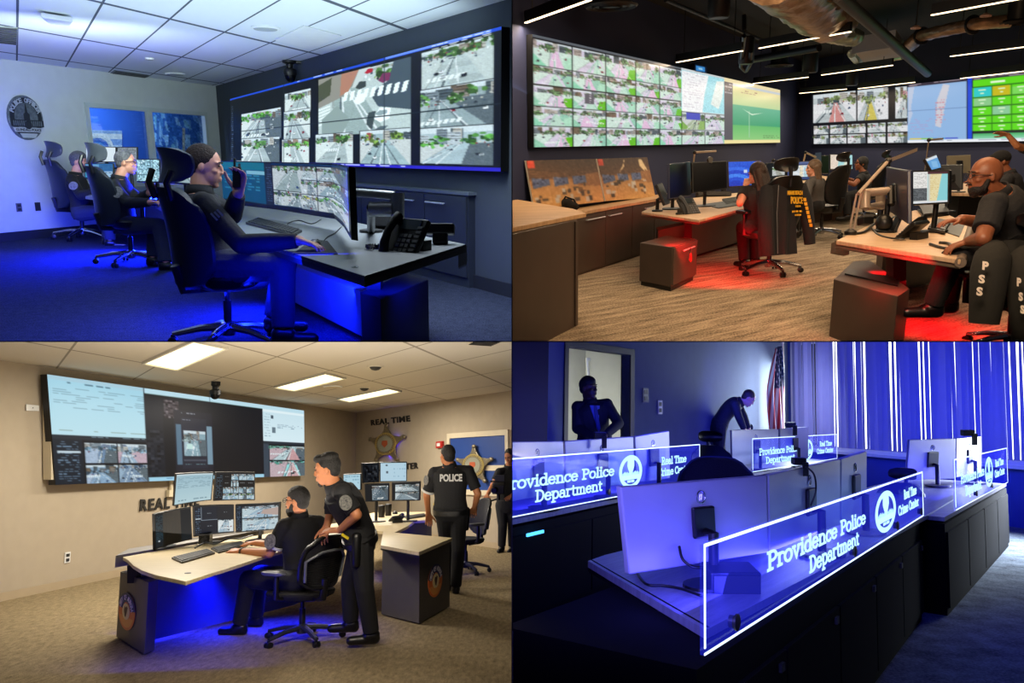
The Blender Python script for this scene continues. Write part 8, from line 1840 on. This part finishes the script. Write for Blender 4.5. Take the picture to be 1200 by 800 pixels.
# the bright office beyond the doorway
b = B(); o0, o1, dp = sd0 - .5, sd1 + 2.2, -2.2
for q in ([(o0, 0, dp), (o1, 0, dp), (o1, 2.7, dp), (o0, 2.7, dp)], [(o0, 0, -.13), (o0, 0, dp), (o0, 2.7, dp), (o0, 2.7, -.13)], [(o1, 0, -.13), (o1, 0, dp), (o1, 2.7, dp), (o1, 2.7, -.13)], [(o0, 2.7, -.13), (o1, 2.7, -.13), (o1, 2.7, dp), (o0, 2.7, dp)], [(o0, 0, -.13), (o1, 0, -.13), (o1, 0, dp), (o0, 0, dp)]): b.poly([WD.at(*p) for p in q])
struct('wall_bright_office', b, MATS['office_white']); lamp('office_light', 'AREA', WD.at((sd0 + sd1) / 2 + .3, 1.95, -1.0), 150, '#f2f6f2', 1.4, 1., aim=WD.at((sd0 + sd1) / 2 + .5, .9, -2.2))
t = thing('whiteboard', 'large whiteboard on the wall of the bright office beyond the doorway', 'whiteboard', WD.hit(715, 490, -2.1)); q = [WD.hit(x, y, -2.12) for x, y in ((687, 419), (760, 426), (760, 489), (692, 489))]; obj('board', B().slab(q, WD.n * -.02), MATS['paper'], t); b = B(); rim(b, q, .04, .02, WD.n); obj('board_rim', b, MATS['rail_white'], t)
chair('tall', 'dark office chair standing in the bright office beyond the doorway', R4.frame(R4.drop(WD.hit(741, 560, -1.2)), 200), 1.0)
struct('wall_left', B().slab([R4.drop(pt(585, 600, 7.9)), R4.drop(pt(640, 600, 8.2)), R4.drop(pt(640, 600, 8.2), HC4), R4.drop(pt(585, 600, 7.9), HC4)], V((0, .15, 0))), MATS['wall_brown_dark'])
ZS = .84
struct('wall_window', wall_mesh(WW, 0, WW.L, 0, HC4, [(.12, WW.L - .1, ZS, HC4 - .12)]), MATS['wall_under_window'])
struct('window_3', rim(B(), [WW.at(.12, HC4 - .12, -.02), WW.at(WW.L - .1, HC4 - .12, -.02), WW.at(WW.L - .1, ZS, -.02), WW.at(.12, ZS, -.02)], .07, .05, WW.n), MATS['rail_white'])
struct('sky_daylight', B().slab([WW.at(-.2, ZS - .4, -.9), WW.at(WW.L + .4, ZS - .4, -.9), WW.at(WW.L + .4, HC4 + .5, -.9), WW.at(-.2, HC4 + .5, -.9)], WW.n * -.02), MATS['daylight'])
struct('trim_1', B().slab([WW.at(0, ZS - .05, .0), WW.at(WW.L, ZS - .05, .0), WW.at(WW.L, ZS, .0), WW.at(0, ZS, .0)], WW.n * .12), MATS['rail_white'])
# vertical blinds: slats turned by slightly different angles, daylight between them
t = thing('vertical_blind', 'tall vertical blinds with daylight glowing between the slats', 'blinds', WW.at(WW.L / 2, ZS))
obj('head_rail', B().slab([WW.at(.1, HC4 - .1, .04), WW.at(WW.L, HC4 - .1, .04), WW.at(WW.L, HC4 - .02, .04), WW.at(.1, HC4 - .02, .04)], WW.n * .06), MATS['rail_white'], t)
rg = random.Random(21); NS = 62; pitch = (WW.L - .25) / NS
for i in range(NS):
 s = .24 + pitch * (i + .5); a = rg.uniform(-.5, .35) if rg.random() < .75 else rg.uniform(-.95, -.6); w = pitch * rg.choice((.36, .4, .45, .5)); dz = rg.uniform(-.012, .012) ; a2 = a + rg.uniform(-.12, .3)
 d0 = WW.u * math.cos(a) * w + WW.n * math.sin(a) * w; d1 = WW.u * math.cos(a2) * w + WW.n * math.sin(a2) * w; p0, p1 = WW.at(s, ZS + .06, .08), WW.at(s + dz, HC4 - .09, .08)
 obj('slat', B().slab([p0 - d0, p0 + d0, p1 + d1, p1 - d1], WW.n * .004), MATS['slat_fabric'], t)
# wall fittings
outlet(WD, 756, 463, 'pale thermostat box on the blue wall right of the doorway', 'thermostat', 'grey_plastic', .16, .2, 'thermostat'); outlet(WD, 773, 477, 'blue-lit light switch plate right of the thermostat', 'light switch', 'white_plastic', .13, .2, 'light_switch')
# flag on its stand
fp = R4.drop(pt(919, 560, 13.8)); t = thing('flag', 'american flag hanging on a pole in the corner beside the blinds', 'flag', fp); obj('flag_pole', B().tube([fp, R4.drop(fp, 2.75)], .025, 8), MATS['pale_metal'], t); obj('pole_base', B().lathe(fp, R4.n, [(.2, 0), (.2, .04), (.05, .1)]), MATS['pale_metal'], t); obj('finial', B().ell(R4.drop(fp, 2.82), V((.04, 0, 0)), V((0, .04, 0)), V((0, 0, .09))), MATS['pale_metal'], t, smooth=True)
im = Img(40, 80)
for i in range(13): im.rect(i / 13, 0, (i + 1) / 13, 1, '#9c2430' if i % 2 == 0 else '#b9b6b8')
im.rect(.35, 0, 1, .48, '#1d2a4a')
for r in range(10):
 for c in range(5): im.rect(.4 + c * .12 + (r % 2) * .05, .03 + r * .045, .43 + c * .12 + (r % 2) * .05, .05 + r * .045, '#c8ccd4')
o = blit('flag_cloth', im, [R4.drop(fp, 2.7) + V((-.32, 0, 0)), R4.drop(fp, 2.7), R4.drop(fp, 1.15) + V((.02, 0, 0)), R4.drop(fp, 1.15) + V((-.35, 0, 0))], print_mat(), t)
for v in o.data.vertices:
 q = v.co + WT[o.name]; z = (R4.z(q) - 1.15) / 1.55; dx = (q.x - fp.x); k = .28 + .72 * (1 - z) ** .8 * (.55 + .45 * z * 2 if z < .5 else 1); v.co.x = fp.x + dx * min(k, 1.) * 1.15 - WT[o.name].x; v.co.y += .09 * math.sin(dx * 45 + z * 3); v.co.z += -.35 * (-dx) * (1 - z * .5)
md = o.modifiers.new('cloth', 'SOLIDIFY'); md.thickness = .006
lamp('flag_day', 'AREA', WW.at(1.6, 1.9, .9), 14, '#dfe8ff', .8, 1.2, aim=fp + R4.n * 1.8)

# ---- edge-lit name panels
ZP = .735
def panel(label, x0, yb0, x1, yb1, yt0, yt1, group, lights=1., letters=(), emb=None, posts=()):
 w = Wall(R4, R4.drop(R4.at(x0, yb0, ZP)), R4.drop(R4.at(x1, yb1, ZP))); z0 = ZP; z1 = (w.sz(x0, yt0)[1] + w.sz(x1, yt1)[1]) / 2; L = w.L
 t = thing('glass_name_panel', label, 'sign', w.at(L / 2, z0), group); TH = .012
 P = lambda u, v, o=0.: w.at(L * u, z1 + (z0 - z1) * v, o)
 obj('acrylic_sheet', B().slab([P(0, 0), P(1, 0), P(1, 1), P(0, 1)], w.n * -TH), MATS['acrylic_glow'], t)
 e = .0055 * (1 if L < 3.5 else 1.1)
 for nm, q in (('lit_top_edge', [P(0, 0), P(1, 0), P(1, 0) - R4.n * e * 1.5, P(0, 0) - R4.n * e * 1.5]), ('lit_side_edge', [P(0, 0), P(0, 0) + w.u * e * 1.3, P(0, .94) + w.u * e * 1.3, P(0, .94)]), ('lit_side_edge', [P(1, 0) - w.u * e * 1.6, P(1, 0), P(1, .97), P(1, .97) - w.u * e * 1.6]), ('lit_bottom_edge', [P(0, 1) + R4.n * e, P(1, 1) + R4.n * e, P(1, 1), P(0, 1)])):
  obj(nm, B().slab(q, w.n * .003), MATS['edge_glow'], t)
 for k, (txt, u0, u1, v0, v1, sl) in enumerate(letters):
  b = B(); serif_line(b, txt, P(u0, v0, .001), P(u1, v0 + sl, .001), P(u0, v1, .001), .23, .002); obj('lettering', b, MATS['engraved_glow'], t)
 uc, vc, ru = emb; zc = z1 + (z0 - z1) * vc; h = (z1 - z0) * .37; E = lambda x, y, o=.001: w.at(L * uc + ru * L * x, zc + h * y, o)
 ringf = lambda r0, r1, a0=0, a1=360, n=44: B().add([E(r0 * math.cos(math.radians(a0 + (a1 - a0) * i / n)), r0 * math.sin(math.radians(a0 + (a1 - a0) * i / n))) for i in range(n + 1)] + [E(r1 * math.cos(math.radians(a0 + (a1 - a0) * i / n)), r1 * math.sin(math.radians(a0 + (a1 - a0) * i / n))) for i in range(n + 1)], [(i, i + 1, n + 2 + i, n + 1 + i) for i in range(n)])
 obj('seal_ring', ringf(.76, 1), MATS['engraved_glow'], t); b = B(); ang = [math.radians(200 + 140 * i / 14) for i in range(15)]
 b.poly([E(.78 * math.cos(a), .78 * math.sin(a)) for a in [math.radians(195 + 22 * i / 4) for i in range(5)]] + [E(.78 * math.cos(math.radians(323 + 22 * i / 4)), .78 * math.sin(math.radians(323 + 22 * i / 4))) for i in range(5)])
 for i in range(16): x = -.72 + i * .09; hh = .06 + .12 * ((i * 7) % 5) / 5; b.poly([E(x, -.22), E(x + .07, -.22), E(x + .07, -.12 + hh), E(x, -.12 + hh)])
 obj('seal_skyline', b, MATS['engraved_glow'], t); b = B(); b.poly([E(-.28, .8), E(.28, .8), E(.3, .35), E(.18, .05), E(.05, -.06), E(.04, -.25), E(-.04, -.25), E(-.05, -.06), E(-.18, .05), E(-.3, .35)]); obj('seal_shield', b, MATS['engraved_glow'], t)
 b = B(); b.poly([E(-.3, -.5), E(-.02, -.5), E(-.02, -.64), E(-.3, -.64)]); b.poly([E(.02, -.5), E(.3, -.5), E(.3, -.64), E(.02, -.64)]); obj('seal_plate', b, MATS['engraved_glow'], t)
 for u in posts: obj('standoff_post', B().lathe(P(u, .86, .0), w.n, [(.02, -.014), (.02, .004), (.026, .006), (.026, .012), (.018, .015)], 18), MATS['dark_grey_plastic'], t, smooth='auto')
 return t, w, P
GP = 'edge-lit glass name panels'
LT = lambda a0, a1, b0, b1, c0, c1, d0, d1: [('Providence Police', a0, a1, .33, .52, 0), ('Department', b0, b1, .61, .8, 0), ('Real Time', c0, c1, .26, .43, 0), ('Crime Center', d0, d1, .53, .7, 0)]
tA, wA, PA = panel('largest glowing name panel in front, with full police department lettering', 825, 768, 1082, 604, 634, 553, GP, 1, LT(.14, .53, .27, .49, .81, .93, .76, .95), (.665, .5, .075), (.06, .46, .74, .965))
tB, wB, PB = panel('glowing name panel at the left edge before a row of silver monitor backs', 596, 607, 820, 563, 539, 519, GP, 1, LT(-.03, .43, .09, .37, .71, .89, .69, .92), (.52, .5, .065), (.4,))
tC, wC, PC = panel('small glowing name panel at the right edge above the black cabinets', 1120, 598, 1181, 565, 540.5, 522, GP, 1, LT(.08, .46, .14, .4, .7, .9, .68, .92), (.56, .5, .08), (.3, .6))
tD, wD, PD = panel('farthest glowing name panel in the middle, before the flag', 882, 553, 981, 537, 515.5, 507, GP, 1, LT(.06, .46, .12, .42, .74, .92, .7, .94), (.575, .5, .07), (.5,))
for (w, P, e, sz) in ((wA, PA, 30, 3.2), (wB, PB, 30, 2.6), (wC, PC, 12, 1.8), (wD, PD, 18, 3.)):
 c = P(.5, .9, -.25); l = lamp('panel_led', 'AREA', c, e * .75, '#4644ff', sz, .1, aim=P(.5, .3, -1.1))
 zz = -(P(.5, .2, -1.2) - c).normalized(); xx = w.u; yy = zz.cross(xx).normalized(); xx = yy.cross(zz); mm = M.Identity(4)
 for i in range(3): mm[i][0], mm[i][1], mm[i][2], mm[i][3] = xx[i], yy[i], zz[i], c[i]
 l.matrix_world = mm

# ---- desks
ZD4 = .72
t = thing('console_desk', 'dark console desk with grey wood top under the largest glowing panel', 'desk', R4.at(1000, 798))
dq = [(689, 657), (827, 738), (1084, 604.5), (1117, 585), (1060, 572), (960, 588), (709, 650)]
b = B(); slab_desk(b, R4, dq, ZD4, .03); obj('desk_top', b, MATS['desk_slate_wood'], t, uvf=lambda p: (p.x * .6 + p.y * .8, p.y * .6 - p.x * .8)); q = [R4.at(x, y, ZD4 - .002) for x, y in dq]; b = B(); b.slab([q[0], q[1], q[1] - R4.n * .05, q[0] - R4.n * .05], V((.02, .03, 0))); obj('edge_band', b, MATS['cabinet_black'], t)
f0, f1 = wA.at(.02, 0, -.03), wA.at(wA.L + .02, 0, -.03); bkd = -wA.n * .7; obj('carcass', B().prism([f0, f1, f1 + bkd, f0 + bkd], R4.n * .685), MATS['cabinet_black'], t)
nd = 5
for i in range(nd):
 s0, s1 = .02 + wA.L * i / nd + .008, .02 + wA.L * (i + 1) / nd - .008; d = obj('door', B().slab([wA.at(s0, .06, -.03), wA.at(s1, .06, -.03), wA.at(s1, .56, -.03), wA.at(s0, .56, -.03)], wA.n * .018), MATS['cabinet_black'], t, bevel=.003); obj('door_pull', B().slab([wA.at(s1 - .1, .5, -.012), wA.at(s1 - .06, .5, -.012), wA.at(s1 - .06, .53, -.012), wA.at(s1 - .1, .53, -.012)], wA.n * .012), MATS['dark_grey_plastic'], d)
t = thing('low_cabinet', 'low dark cabinet at the bottom left beside the console desk', 'cabinet', R4.at(760, 798)); q = [R4.at(624, 751, .56), R4.at(748, 697, .56), R4.at(838, 745, .56), R4.at(800, 830, .56), R4.at(690, 850, .56)]; obj('cabinet_top', B().prism(q, R4.n * -.03), MATS['cabinet_black'], t, bevel=.004); obj('carcass', B().prism([R4.drop(p * .98 + base_of(q) * .02) for p in q], R4.n * .53), MATS['cabinet_black'], t)
t = thing('console_desk', 'dark console with black cabinets under the small right hand name panel', 'desk', R4.at(1150, 640)); f0, f1 = wC.at(-.3, 0, -.03), wC.at(wC.L + .15, 0, -.03); bkd = -wC.n * .8
obj('carcass', B().prism([f0, f1, f1 + bkd, f0 + bkd], R4.n * .66), MATS['cabinet_black'], t); obj('desk_top', B().prism([p + R4.n * .68 for p in (f0, f1, f1 + bkd * 1.3, f0 + bkd * 1.3)], R4.n * .03), MATS['desk_slate_wood'], t, uvf=lambda p: (p.x, p.y))
for i in range(4): s0, s1 = -.28 + (wC.L + .4) * i / 4, -.3 + (wC.L + .4) * (i + 1) / 4; obj('door', B().slab([wC.at(s0, .06, -.03), wC.at(s1 - .02, .06, -.03), wC.at(s1 - .02, .6, -.03), wC.at(s0, .6, -.03)], wC.n * .018), MATS['cabinet_black'], t)
for (w, P, lab, nm) in ((wB, PB, 'dark console under the left hand name panel', 'b'), (wD, PD, 'dark console under the farthest name panel', 'd')):
 t = thing('console_desk', lab, 'desk', w.at(w.L / 2, 0)); f0, f1 = w.at(0, 0, -.03), w.at(w.L, 0, -.03); bkd = -w.n * .75
 obj('carcass', B().prism([f0, f1, f1 + bkd, f0 + bkd], R4.n * .66), MATS['cabinet_black'], t); obj('desk_top', B().prism([p + R4.n * .68 for p in (f0, f1, f1 + bkd * 1.4, f0 + bkd * 1.4)], R4.n * .03), MATS['desk_slate_wood'], t, uvf=lambda p: (p.x, p.y))
 for i in range(3): s0, s1 = w.L * i / 3, w.L * (i + 1) / 3 - .02; obj('door', B().slab([w.at(s0, .06, -.03), w.at(s1, .06, -.03), w.at(s1, .6, -.03), w.at(s0, .6, -.03)], w.n * .018), MATS['cabinet_black'], t)
c = wB.at(wB.L * .06, .61, .0); obj('led_strip', B().slab([c, c + wB.u * .22, c + wB.u * .22 - R4.n * .02, c - R4.n * .02], wB.n * .01), MATS['led_dot'], label='short bright blue light strip under the left hand name panel', cat='light')
# ---- monitors, seen from behind
G4 = 'silver monitor backs'
def mb(label, pix, DL, DR, **k): return monitor(label, pix, DL, DR, R4, None, shell='monitor_silver', back=True, th=.03, logo=True, stand=(ZD4, .14), group=None, **k)
mb('nearest silver monitor back with a round emblem behind the largest panel', [(721.4, 569.5), (892, 556), (894, 646), (731.5, 671.5)], 3.0, 3.5); mb('second silver monitor back along the largest panel', [(893.5, 556), (978.5, 537), (978.5, 614), (895, 646)], 3.52, 4.5); mb('third silver monitor back along the largest panel, lit at its right edge', [(980, 537), (1010, 528), (1010, 600), (980, 613)], 4.52, 5.0)
mb('silver monitor back cut by the left edge of the dark blue room', [(590, 517), (656, 516.5), (658, 576), (590, 588)], 5.3, 6.0); mb('wide silver monitor back in the middle of the left row', [(658.5, 516.5), (739, 511), (740, 565.5), (660, 575)], 6.05, 6.9); mb('pale silver monitor back at the right end of the left row', [(741, 511), (781, 504.5), (782.5, 560), (742, 565)], 6.95, 7.4)
mb('silver monitor back behind the farthest panel, below the bending man', [(855, 503.5), (910, 502.5), (910, 541), (856, 545)], 9.8, 10.6); mb('pale silver monitor back behind the farthest panel, below the flag', [(912, 502), (945, 500), (945, 537), (912, 541)], 10.7, 11.4)
mb('silver monitor back on the right before the blinds', [(1063, 515), (1117, 513.5), (1116, 560), (1059.5, 562)], 8.1, 8.4); mb('pale silver monitor back behind the right hand name panel', [(1118, 513.5), (1146, 511), (1147, 553), (1117, 559)], 8.45, 9.0)
def cam_clip(label, P, s=1.):
 t = thing('webcam', label, 'webcam', P); obj('camera_body', B().box((0, 0, .03 * s), .1 * s, .06 * s, .05 * s, M.Translation(P)), MATS['black_plastic'], t, bevel=.006); obj('clip', B().box((0.03 * s, -.05 * s, -.02 * s), .04 * s, .02 * s, .1 * s, M.Translation(P)), MATS['black_plastic'], t); obj('camera_lens', B().lathe(P + V((0, .03 * s, .03 * s)), V((0, 1, 0)), [(.018 * s, 0), (.018 * s, .01)], 12), MATS['dead_screen'], t)
cam_clip('black webcam on the second near monitor in front of the farthest panel', pt(936, 545, 3.95), .7); cam_clip('black webcam clipped on the middle monitor of the left row', pt(703, 514, 6.4), 1.0); cam_clip('black webcam on the pale monitor below the flag', pt(926, 501, 11.0), 1.4); cam_clip('black webcam on the right hand monitor before the blinds', pt(1134, 511, 8.7), 1.3)
cable('dark cable hanging from the second near monitor\'s webcam', [pt(944, 546, 3.9), pt(954, 556, 3.88), pt(956, 575, 3.85), pt(950, 592, 3.85)], .005); cable('dark cable curving over the grey wood desk below the nearest monitor', [R4.at(745, 668, ZD4 + .01), R4.at(757, 684, ZD4 + .01), R4.at(778, 686, ZD4 + .01), R4.at(800, 690, ZD4 + .01), R4.at(822, 698, ZD4 + .01)], .006); cable('black cable looping out of the nearest monitor\'s lower edge', [pt(796, 640, 3.12), pt(800, 655, 3.08), pt(812, 664, 3.06), pt(824, 664, 3.1)], .006)
t = thing('docking_box', 'black box with cables on the desk seen through the largest panel', 'computer', R4.at(855, 690, ZD4)); c = R4.at(856, 690, ZD4); obj('case', B().box((0, 0, .045), .2, .16, .09, M.Translation(c)), MATS['black_plastic'], t, bevel=.006); obj('front_plate', B().box((0, -.085, .045), .18, .01, .07, M.Translation(c)), MATS['dark_grey_plastic'], t)
# ---- chairs
G5 = None
chair('mesh', 'dark chair top behind the monitors at the far left of the blue room', R4.frame(flr(643, 7.0), 180), 1.06); chair('tall', 'dark chair back beside the bending man', R4.frame(flr(841, 9.2), 165), 1.1, None, .9); chair('mesh', 'broad dark chair top just behind the nearest monitor', R4.frame(flr(841, 4.9), 178), 1.12, None, 1.0); chair('tall', 'far dark chair with headrest right of the bending man', R4.frame(flr(885, 13.2), 150), 1.05); chair('tall', 'dark chair tucked between the near monitors and the blinds', R4.frame(flr(1042, 7.0), 200), .95, None, .82)
# ---- people
mat('shirt_blue', '#5a6aa4', .7); mat('tie_blue', '#1c2a6a', .5)
def ex_suit(root, j, f, u, left, l, hf, hu, s):
 sp = (j['neck'] - j['pel']).normalized(); c = j['neck'] - sp * .05; d = f
 b = B(); q = [c + d * .115 + left * .06 * x for x in (-1, 1)] + [c - sp * .3 + d * .148]; b.prism([q[0], q[1], q[2]], d * .012); obj('shirt_front', b, MATS['shirt_blue'], root)
 b = B(); b.prism([c + d * .135 + left * .018, c + d * .135 - left * .018, c - sp * .27 + d * .165 - left * .025, c - sp * .31 + d * .166, c - sp * .27 + d * .165 + left * .025], d * .008); obj('tie', b, MATS['tie_blue'], root)
jM = dict(pel=pt(697, 517, 9.0), neck=pt(692, 470, 8.95), head=pt(690, 455, 8.93), shR=pt(677, 477, 8.95), elR=pt(676, 502, 8.9), wrR=pt(700, 513, 8.6), shL=pt(711, 474, 8.95), elL=pt(725, 496, 8.85), wrL=pt(709, 510, 8.6), knL=pt(703, 566, 9.), knR=pt(692, 566, 9.), anL=pt(704, 612, 9.), anR=pt(690, 612, 9.))
person('man in a dark suit and blue tie standing in the doorway, hands clasped', jM, V((.25, -1, 0)), R4, 1.08, MATS['skin_dark'], MATS['suit_dark'], MATS['suit_dark'], hair='fade', hf=V((.75, -.65, .05)), wide=1.1, extra=ex_suit, hem=-.2)
jN = dict(pel=pt(842, 500, 12.4), neck=pt(868, 470, 12.3), head=pt(877, 467, 12.25), mid=pt(850, 478, 12.4), shR=pt(861, 474, 12.1), elR=pt(866, 489, 12.), wrR=pt(872, 503, 12.), shL=pt(864, 472, 12.6), elL=pt(872, 488, 12.6), wrL=pt(877, 502, 12.6), knL=pt(845, 535, 12.5), knR=pt(842, 535, 12.3), anL=pt(843, 573, 12.5), anR=pt(839, 573, 12.3))
person('man in a dark suit bending over a desk beside the pale wall', jN, V((1, -.05, 0)), R4, 1.08, MATS['skin_fair'], MATS['suit_dark'], MATS['suit_dark'], hair='short', hairm=MATS['hair_brown'], hf=V((.75, -.1, -.65)), hup=V((.6, 0, .8)), hem=-.2)
# ---- blue room light: unseen blue fills, added, and daylight from the window
up4 = lambda x, D, z: R4.drop(pt(x, 560, D), z)
lamp('blue_overhead_fill', 'AREA', up4(900, 6.5, 1.72), 45, '#2a35ff', 3, 3, aim=up4(900, 6.6, 0)); lamp('blue_wall_glow', 'AREA', up4(985, 10.2, 1.7), 70, '#3a44ff', 4, .8, aim=WW.at(WW.L * .5, 1.5), spread=140); lamp('blue_back_glow', 'AREA', up4(760, 7., 1.5), 14, '#3040ff', 2, .6, aim=WD.at(WD.L * .35, 1.2))
lamp('day_spill', 'AREA', WW.at(WW.L * .97, 1.2, .6), 150, '#dbe6f4', 1.6, 1., aim=WW.at(WW.L * .93, .0, 2.2), spread=90); lamp('day_wall', 'AREA', WW.at(1.0, 1.7, .5), 70, '#d6e6ea', 1.2, 1.4, aim=WD.at(WD.L * .78, 1.6), spread=120)
lamp('monitor_blue', 'AREA', up4(790, 2.5, 1.2) + V((-.3, -.4, .1)), 11, '#7a74ff', 1., .5, aim=pt(830, 615, 3.2), spread=90)
# =================================================================== edge-on boards added between the four rooms against light leaks, cuts, camera
CUR[0] = 0
bq = lambda *p: [V(x) for x in p]
b = B(); b.hexa(bq((-.002, 3.0, -14), (.002, 3.0, -14), (.002, 34, -14), (-.002, 34, -14)), bq((-.002, 3.0, 14), (.002, 3.0, 14), (.002, 34, 14), (-.002, 34, 14)))
struct('added_divider_upright', b, MATS['partition_board'])
b = B(); b.hexa(bq((-18, 3.0, -.002), (18, 3.0, -.002), (18, 34, -.002), (-18, 34, -.002)), bq((-18, 3.0, .002), (18, 3.0, .002), (18, 34, .002), (-18, 34, .002)))
struct('added_divider_level', b, MATS['partition_board'])
PLACE = {1: 'blue-lit room', 2: 'warm dark room', 3: 'beige room', 4: 'dark blue room'}
kin = {}
for o in SC.objects:
 if o.parent is None and o.get('category') and not o.get('group') and not o.get('kind'): kin.setdefault((o.name.split('.')[0], ROOM_OF.get(o.name, 0)), []).append(o)
for (nm, r), v in kin.items():
 if len(v) > 1 and r:
  for o in v: o['group'] = 'each ' + nm.replace('_', ' ') + ' in the ' + PLACE[r]
QUADRANT = {1: (-1, 1), 2: (1, 1), 3: (-1, -1), 4: (1, -1)}
bpy.context.view_layer.update()
def trim_to_room():
 """Whatever reaches a partition ends there."""
 for o in list(SC.objects):
  q = QUADRANT.get(ROOM_OF.get(o.name, 0))
  if not q or o.type != 'MESH': continue
  mw = o.matrix_world
  pts = [mw @ V(c) for c in o.bound_box]; cuts = []
  if min(q[0] * p.x for p in pts) < .003: cuts.append((V((q[0] * .003, 0, 0)), V((q[0], 0, 0))))
  if min(q[1] * p.z for p in pts) < .003: cuts.append((V((0, 0, q[1] * .003)), V((0, 0, q[1]))))
  if not cuts: continue
  me = o.data if o.data.users == 1 else o.data.copy(); o.data = me
  bm = bmesh.new(); bm.from_mesh(me); inv = mw.inverted(); it = mw.to_3x3().transposed()
  for co, no in cuts:
   r = bmesh.ops.bisect_plane(bm, geom=bm.verts[:] + bm.edges[:] + bm.faces[:], plane_co=inv @ co, plane_no=(it @ no).normalized(), clear_inner=True)
   ed = [e for e in r['geom_cut'] if isinstance(e, bmesh.types.BMEdge)]
   if ed and 'screen' not in o.name and 'display' not in o.name:
    try: bmesh.ops.holes_fill(bm, edges=ed)
    except Exception: pass
  bm.to_mesh(me); bm.free()
  if not len(me.polygons): bpy.data.objects.remove(o)
trim_to_room()
# a thing that lost all its parts to the cut goes too
for o in list(SC.objects):
 if o.type == 'EMPTY' and not any(c.type == 'MESH' for c in o.children_recursive): bpy.data.objects.remove(o)
w = bpy.data.worlds.new('dim_hall'); SC.world = w; w.use_nodes = True
w.node_tree.nodes['Background'].inputs['Color'].default_value = (.5, .55, .65, 1); w.node_tree.nodes['Background'].inputs['Strength'].default_value = .03
cam = bpy.data.cameras.new('camera'); cam.sensor_width = 36; cam.lens = 36 * F / 1200; cam.clip_start = .05; cam.clip_end = 200
co = bpy.data.objects.new('camera', cam); COL.objects.link(co); co.rotation_euler = (math.pi / 2, 0, 0); SC.camera = co
vs = SC.view_settings; vs.view_transform = 'Standard'; vs.look = 'None'; vs.gamma = 1; vs.use_curve_mapping = False; vs.exposure = 0
